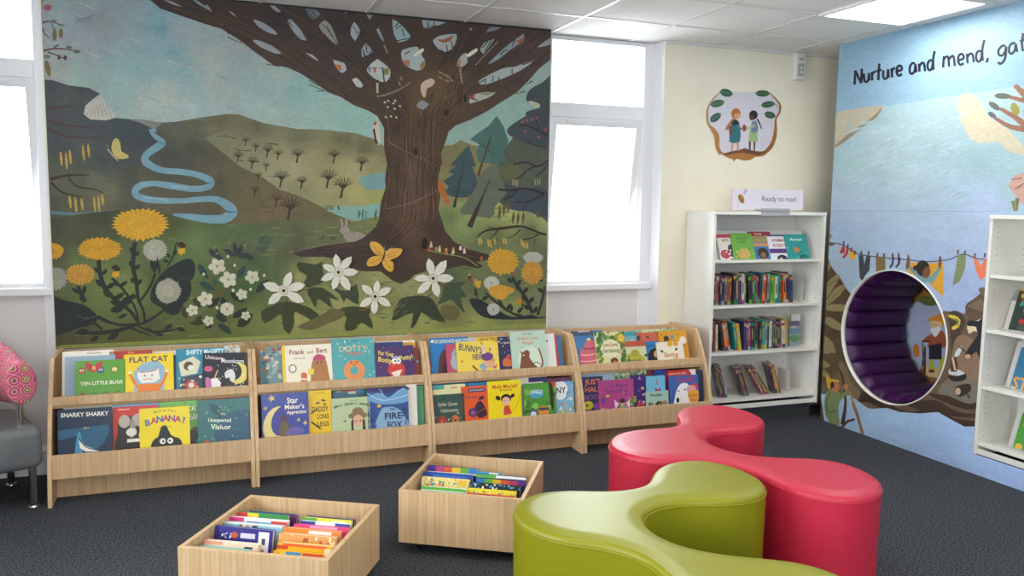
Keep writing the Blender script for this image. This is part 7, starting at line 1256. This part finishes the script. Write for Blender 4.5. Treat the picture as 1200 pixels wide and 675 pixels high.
limep = [(1.002, -2.334), (1.045, -2.262), (1.143, -2.204), (1.256, -2.208), (1.401, -2.265), (1.517, -2.275), (1.604, -2.232), (1.675, -2.139), (1.777, -2.055), (1.905, -2.037), (2.0, -2.09), (2.043, -2.212), (2.04, -2.344), (1.985, -2.445), (1.884, -2.496), (1.762, -2.488), (1.636, -2.445), (1.521, -2.445), (1.43, -2.495), (1.376, -2.585), (1.368, -2.7), (1.404, -2.80), (1.487, -2.888), (1.585, -2.95), (1.68, -3.02), (1.73, -3.13), (1.72, -3.27), (1.64, -3.37), (1.5, -3.41), (1.37, -3.37), (1.28, -3.27), (1.245, -3.13), (1.245, -2.98), (1.25, -2.87), (1.225, -2.775), (1.16, -2.69), (1.063, -2.615), (1.0, -2.507), (.984, -2.41)]
wavy_seat('wavy_seat', pinkp, 'pink three-lobed vinyl seat behind the lime green one', M['pink'], None)
wavy_seat('wavy_seat', limep, 'lime green three-lobed vinyl seat nearest the camera', M['lime'], None)

# ================================================================== GREY LOUNGE CHAIR
sv, wv = Vector((-.40, .9165, 0)), Vector((-.9165, -.40, 0)); O_ = Vector((-.80, -.53, 0))
root = empty('lounge_chair', O_); tag(root, 'grey lounge chair with a pink patterned backrest and chrome legs, cut by the left edge', 'armchair')
def cp(s_, w_, z): return sv*s_+wv*w_+Vector((0, 0, z))
def rot_box(s0, s1, w0, w1, z0, z1, rad, nm, m):
    mb = MB(); mb.add([cp(s_, w_, z) for z in (z0, z1) for s_ in (s0, s1) for w_ in (w0, w1)], [(0, 1, 3, 2), (4, 6, 7, 5), (0, 4, 5, 1), (2, 3, 7, 6), (0, 2, 6, 4), (1, 5, 7, 3)])
    mb.sm = [True]*6; o = mb.build(nm, m, root, bevel=rad); o.modifiers['bevel'].segments = 6; return o
rot_box(-.045, .46, -.045, .68, .195, .405, .045, 'seat', M['greyv'])
def post(mb, s_, w_, z0, z1, r0=.017): mb.tube([cp(s_, w_, z0), cp(s_, w_, z1)], r0, 16)
for s_, w_ in ((0, .0), (.42, .0), (0, .63), (.42, .63)):
    mb = MB(); post(mb, s_, w_, .012, .21); o = mb.build('leg', M['chrome'], root)
    c_ = cp(s_, w_, 0); MB().lathe([(.012, .016), (.024, .012), (.026, .004), (.026, .0)], (c_.x, c_.y, c_.z)).build('foot', M['chrome'], o)
for s_, w_ in ((.03, .035), (.40, .06), (.40, .56), (.03, .60)):
    mb = MB(); post(mb, s_, w_, .38, .56, .016); mb.build('post', M['chrome'], root)
path = []; rads = []
def seg(s_, w_, z, rx, rz): path.append(cp(s_, w_, z)); rads.append((rx, rz))
for k, f in ((-.040, .60), (-.038, .85), (-.030, .97), (-.01, 1)): seg(k, .035, .615, .066*f, .100*f)
for s_, w_, z, rx, rz in ((.10, .033, .612, .068, .115), (.22, .035, .615, .068, .135), (.32, .05, .62, .068, .15), (.38, .09, .625, .07, .16), (.41, .16, .63, .07, .165), (.42, .3, .63, .07, .165), (.41, .46, .655, .07, .14), (.38, .54, .65, .07, .135), (.32, .58, .64, .068, .125), (.2, .60, .63, .066, .115), (0, .60, .615, .062, .1), (-.03, .6, .615, .05, .08)): seg(s_, w_, z, rx, rz)
N_ = 4; P2 = [tuple(p)+tuple(r_) for p, r_ in zip(path, rads)]; Q2 = catmull(P2, 4, False)
mb = MB().tube([q[:3] for q in Q2], [(q[3], q[4]) for q in Q2], 24)
m = mat('pink_patterned_fabric', rough=.8, spec=.2); b_ = m.node_tree.nodes['Principled BSDF']
tc = nd(m, 'ShaderNodeTexCoord'); mp = nd(m, 'ShaderNodeMapping'); mp.inputs['Scale'].default_value = (19, 19, 19); ln(m, tc.outputs['Object'], mp.inputs[0])
vo = nd(m, 'ShaderNodeTexVoronoi', Scale=1.0, Randomness=.15); ln(m, mp.outputs[0], vo.inputs['Vector'])
rp = nd(m, 'ShaderNodeValToRGB'); rp.color_ramp.interpolation = 'CONSTANT'; e = rp.color_ramp.elements; e[0].position = 0; e[0].color = (*hx('#5a2a34'), 1); e[1].position = .1; e[1].color = (*hx('#c9bf7a'), 1)
for p_, c in ((.2, '#6a6a44'), (.28, '#d88a9a'), (.38, '#a8344c'), (.46, '#dd7f95'), (.58, '#8f5560'), (.63, '#d9697f')): q = e.new(p_); q.color = (*hx(c), 1)
ln(m, vo.outputs['Distance'], rp.inputs[0]); ln(m, rp.outputs[0], b_.inputs['Base Color'])
mb.build('backrest', m, root)

# ================================================================== LIGHT
w = bpy.data.worlds.new('world'); sc.world = w; w.use_nodes = True
bg = w.node_tree.nodes['Background']; bg.inputs[0].default_value = (.90, .94, 1, 1); bg.inputs[1].default_value = 5.2
for x0, x1 in (W1, W2):
    l = bpy.data.lights.new('window_portal', 'AREA'); l.shape = 'RECTANGLE'; l.size = x1-x0; l.size_y = 1.65; l.cycles.is_portal = True
    o = bpy.data.objects.new('window_portal', l); col.objects.link(o); o.location = ((x0+x1)/2, .42, 1.77); o.rotation_euler = (-PI/2, 0, 0)
for y0, y1 in FILL_LW:
    l = bpy.data.lights.new('window_portal', 'AREA'); l.shape = 'RECTANGLE'; l.size = LZ1-LZ0; l.size_y = y1-y0; l.cycles.is_portal = True
    o = bpy.data.objects.new('window_portal', l); col.objects.link(o); o.location = (XL-.14, (y0+y1)/2, (LZ0+LZ1)/2); o.rotation_euler = (0, -PI/2, 0)
for x0, x1 in FILL_RW:
    l = bpy.data.lights.new('window_portal', 'AREA'); l.shape = 'RECTANGLE'; l.size = x1-x0; l.size_y = RZ1-RZ0; l.cycles.is_portal = True
    o = bpy.data.objects.new('window_portal', l); col.objects.link(o); o.location = ((x0+x1)/2, YR-.14, (RZ0+RZ1)/2); o.rotation_euler = (PI/2, 0, 0)
sc.view_settings.view_transform = 'Standard'; sc.view_settings.look = 'None'; sc.view_settings.gamma = 1; sc.view_settings.use_curve_mapping = False
sc.view_settings.exposure = 1.45
sc.cycles.use_denoising = True; sc.cycles.denoiser = 'OPENIMAGEDENOISE'; sc.cycles.max_bounces = 8; sc.cycles.diffuse_bounces = 5; sc.cycles.transparent_max_bounces = 8
sc.cycles.sample_clamp_indirect = 6; sc.cycles.caustics_reflective = False; sc.cycles.caustics_refractive = False
sc.cycles.use_adaptive_sampling = True; sc.cycles.adaptive_threshold = .01
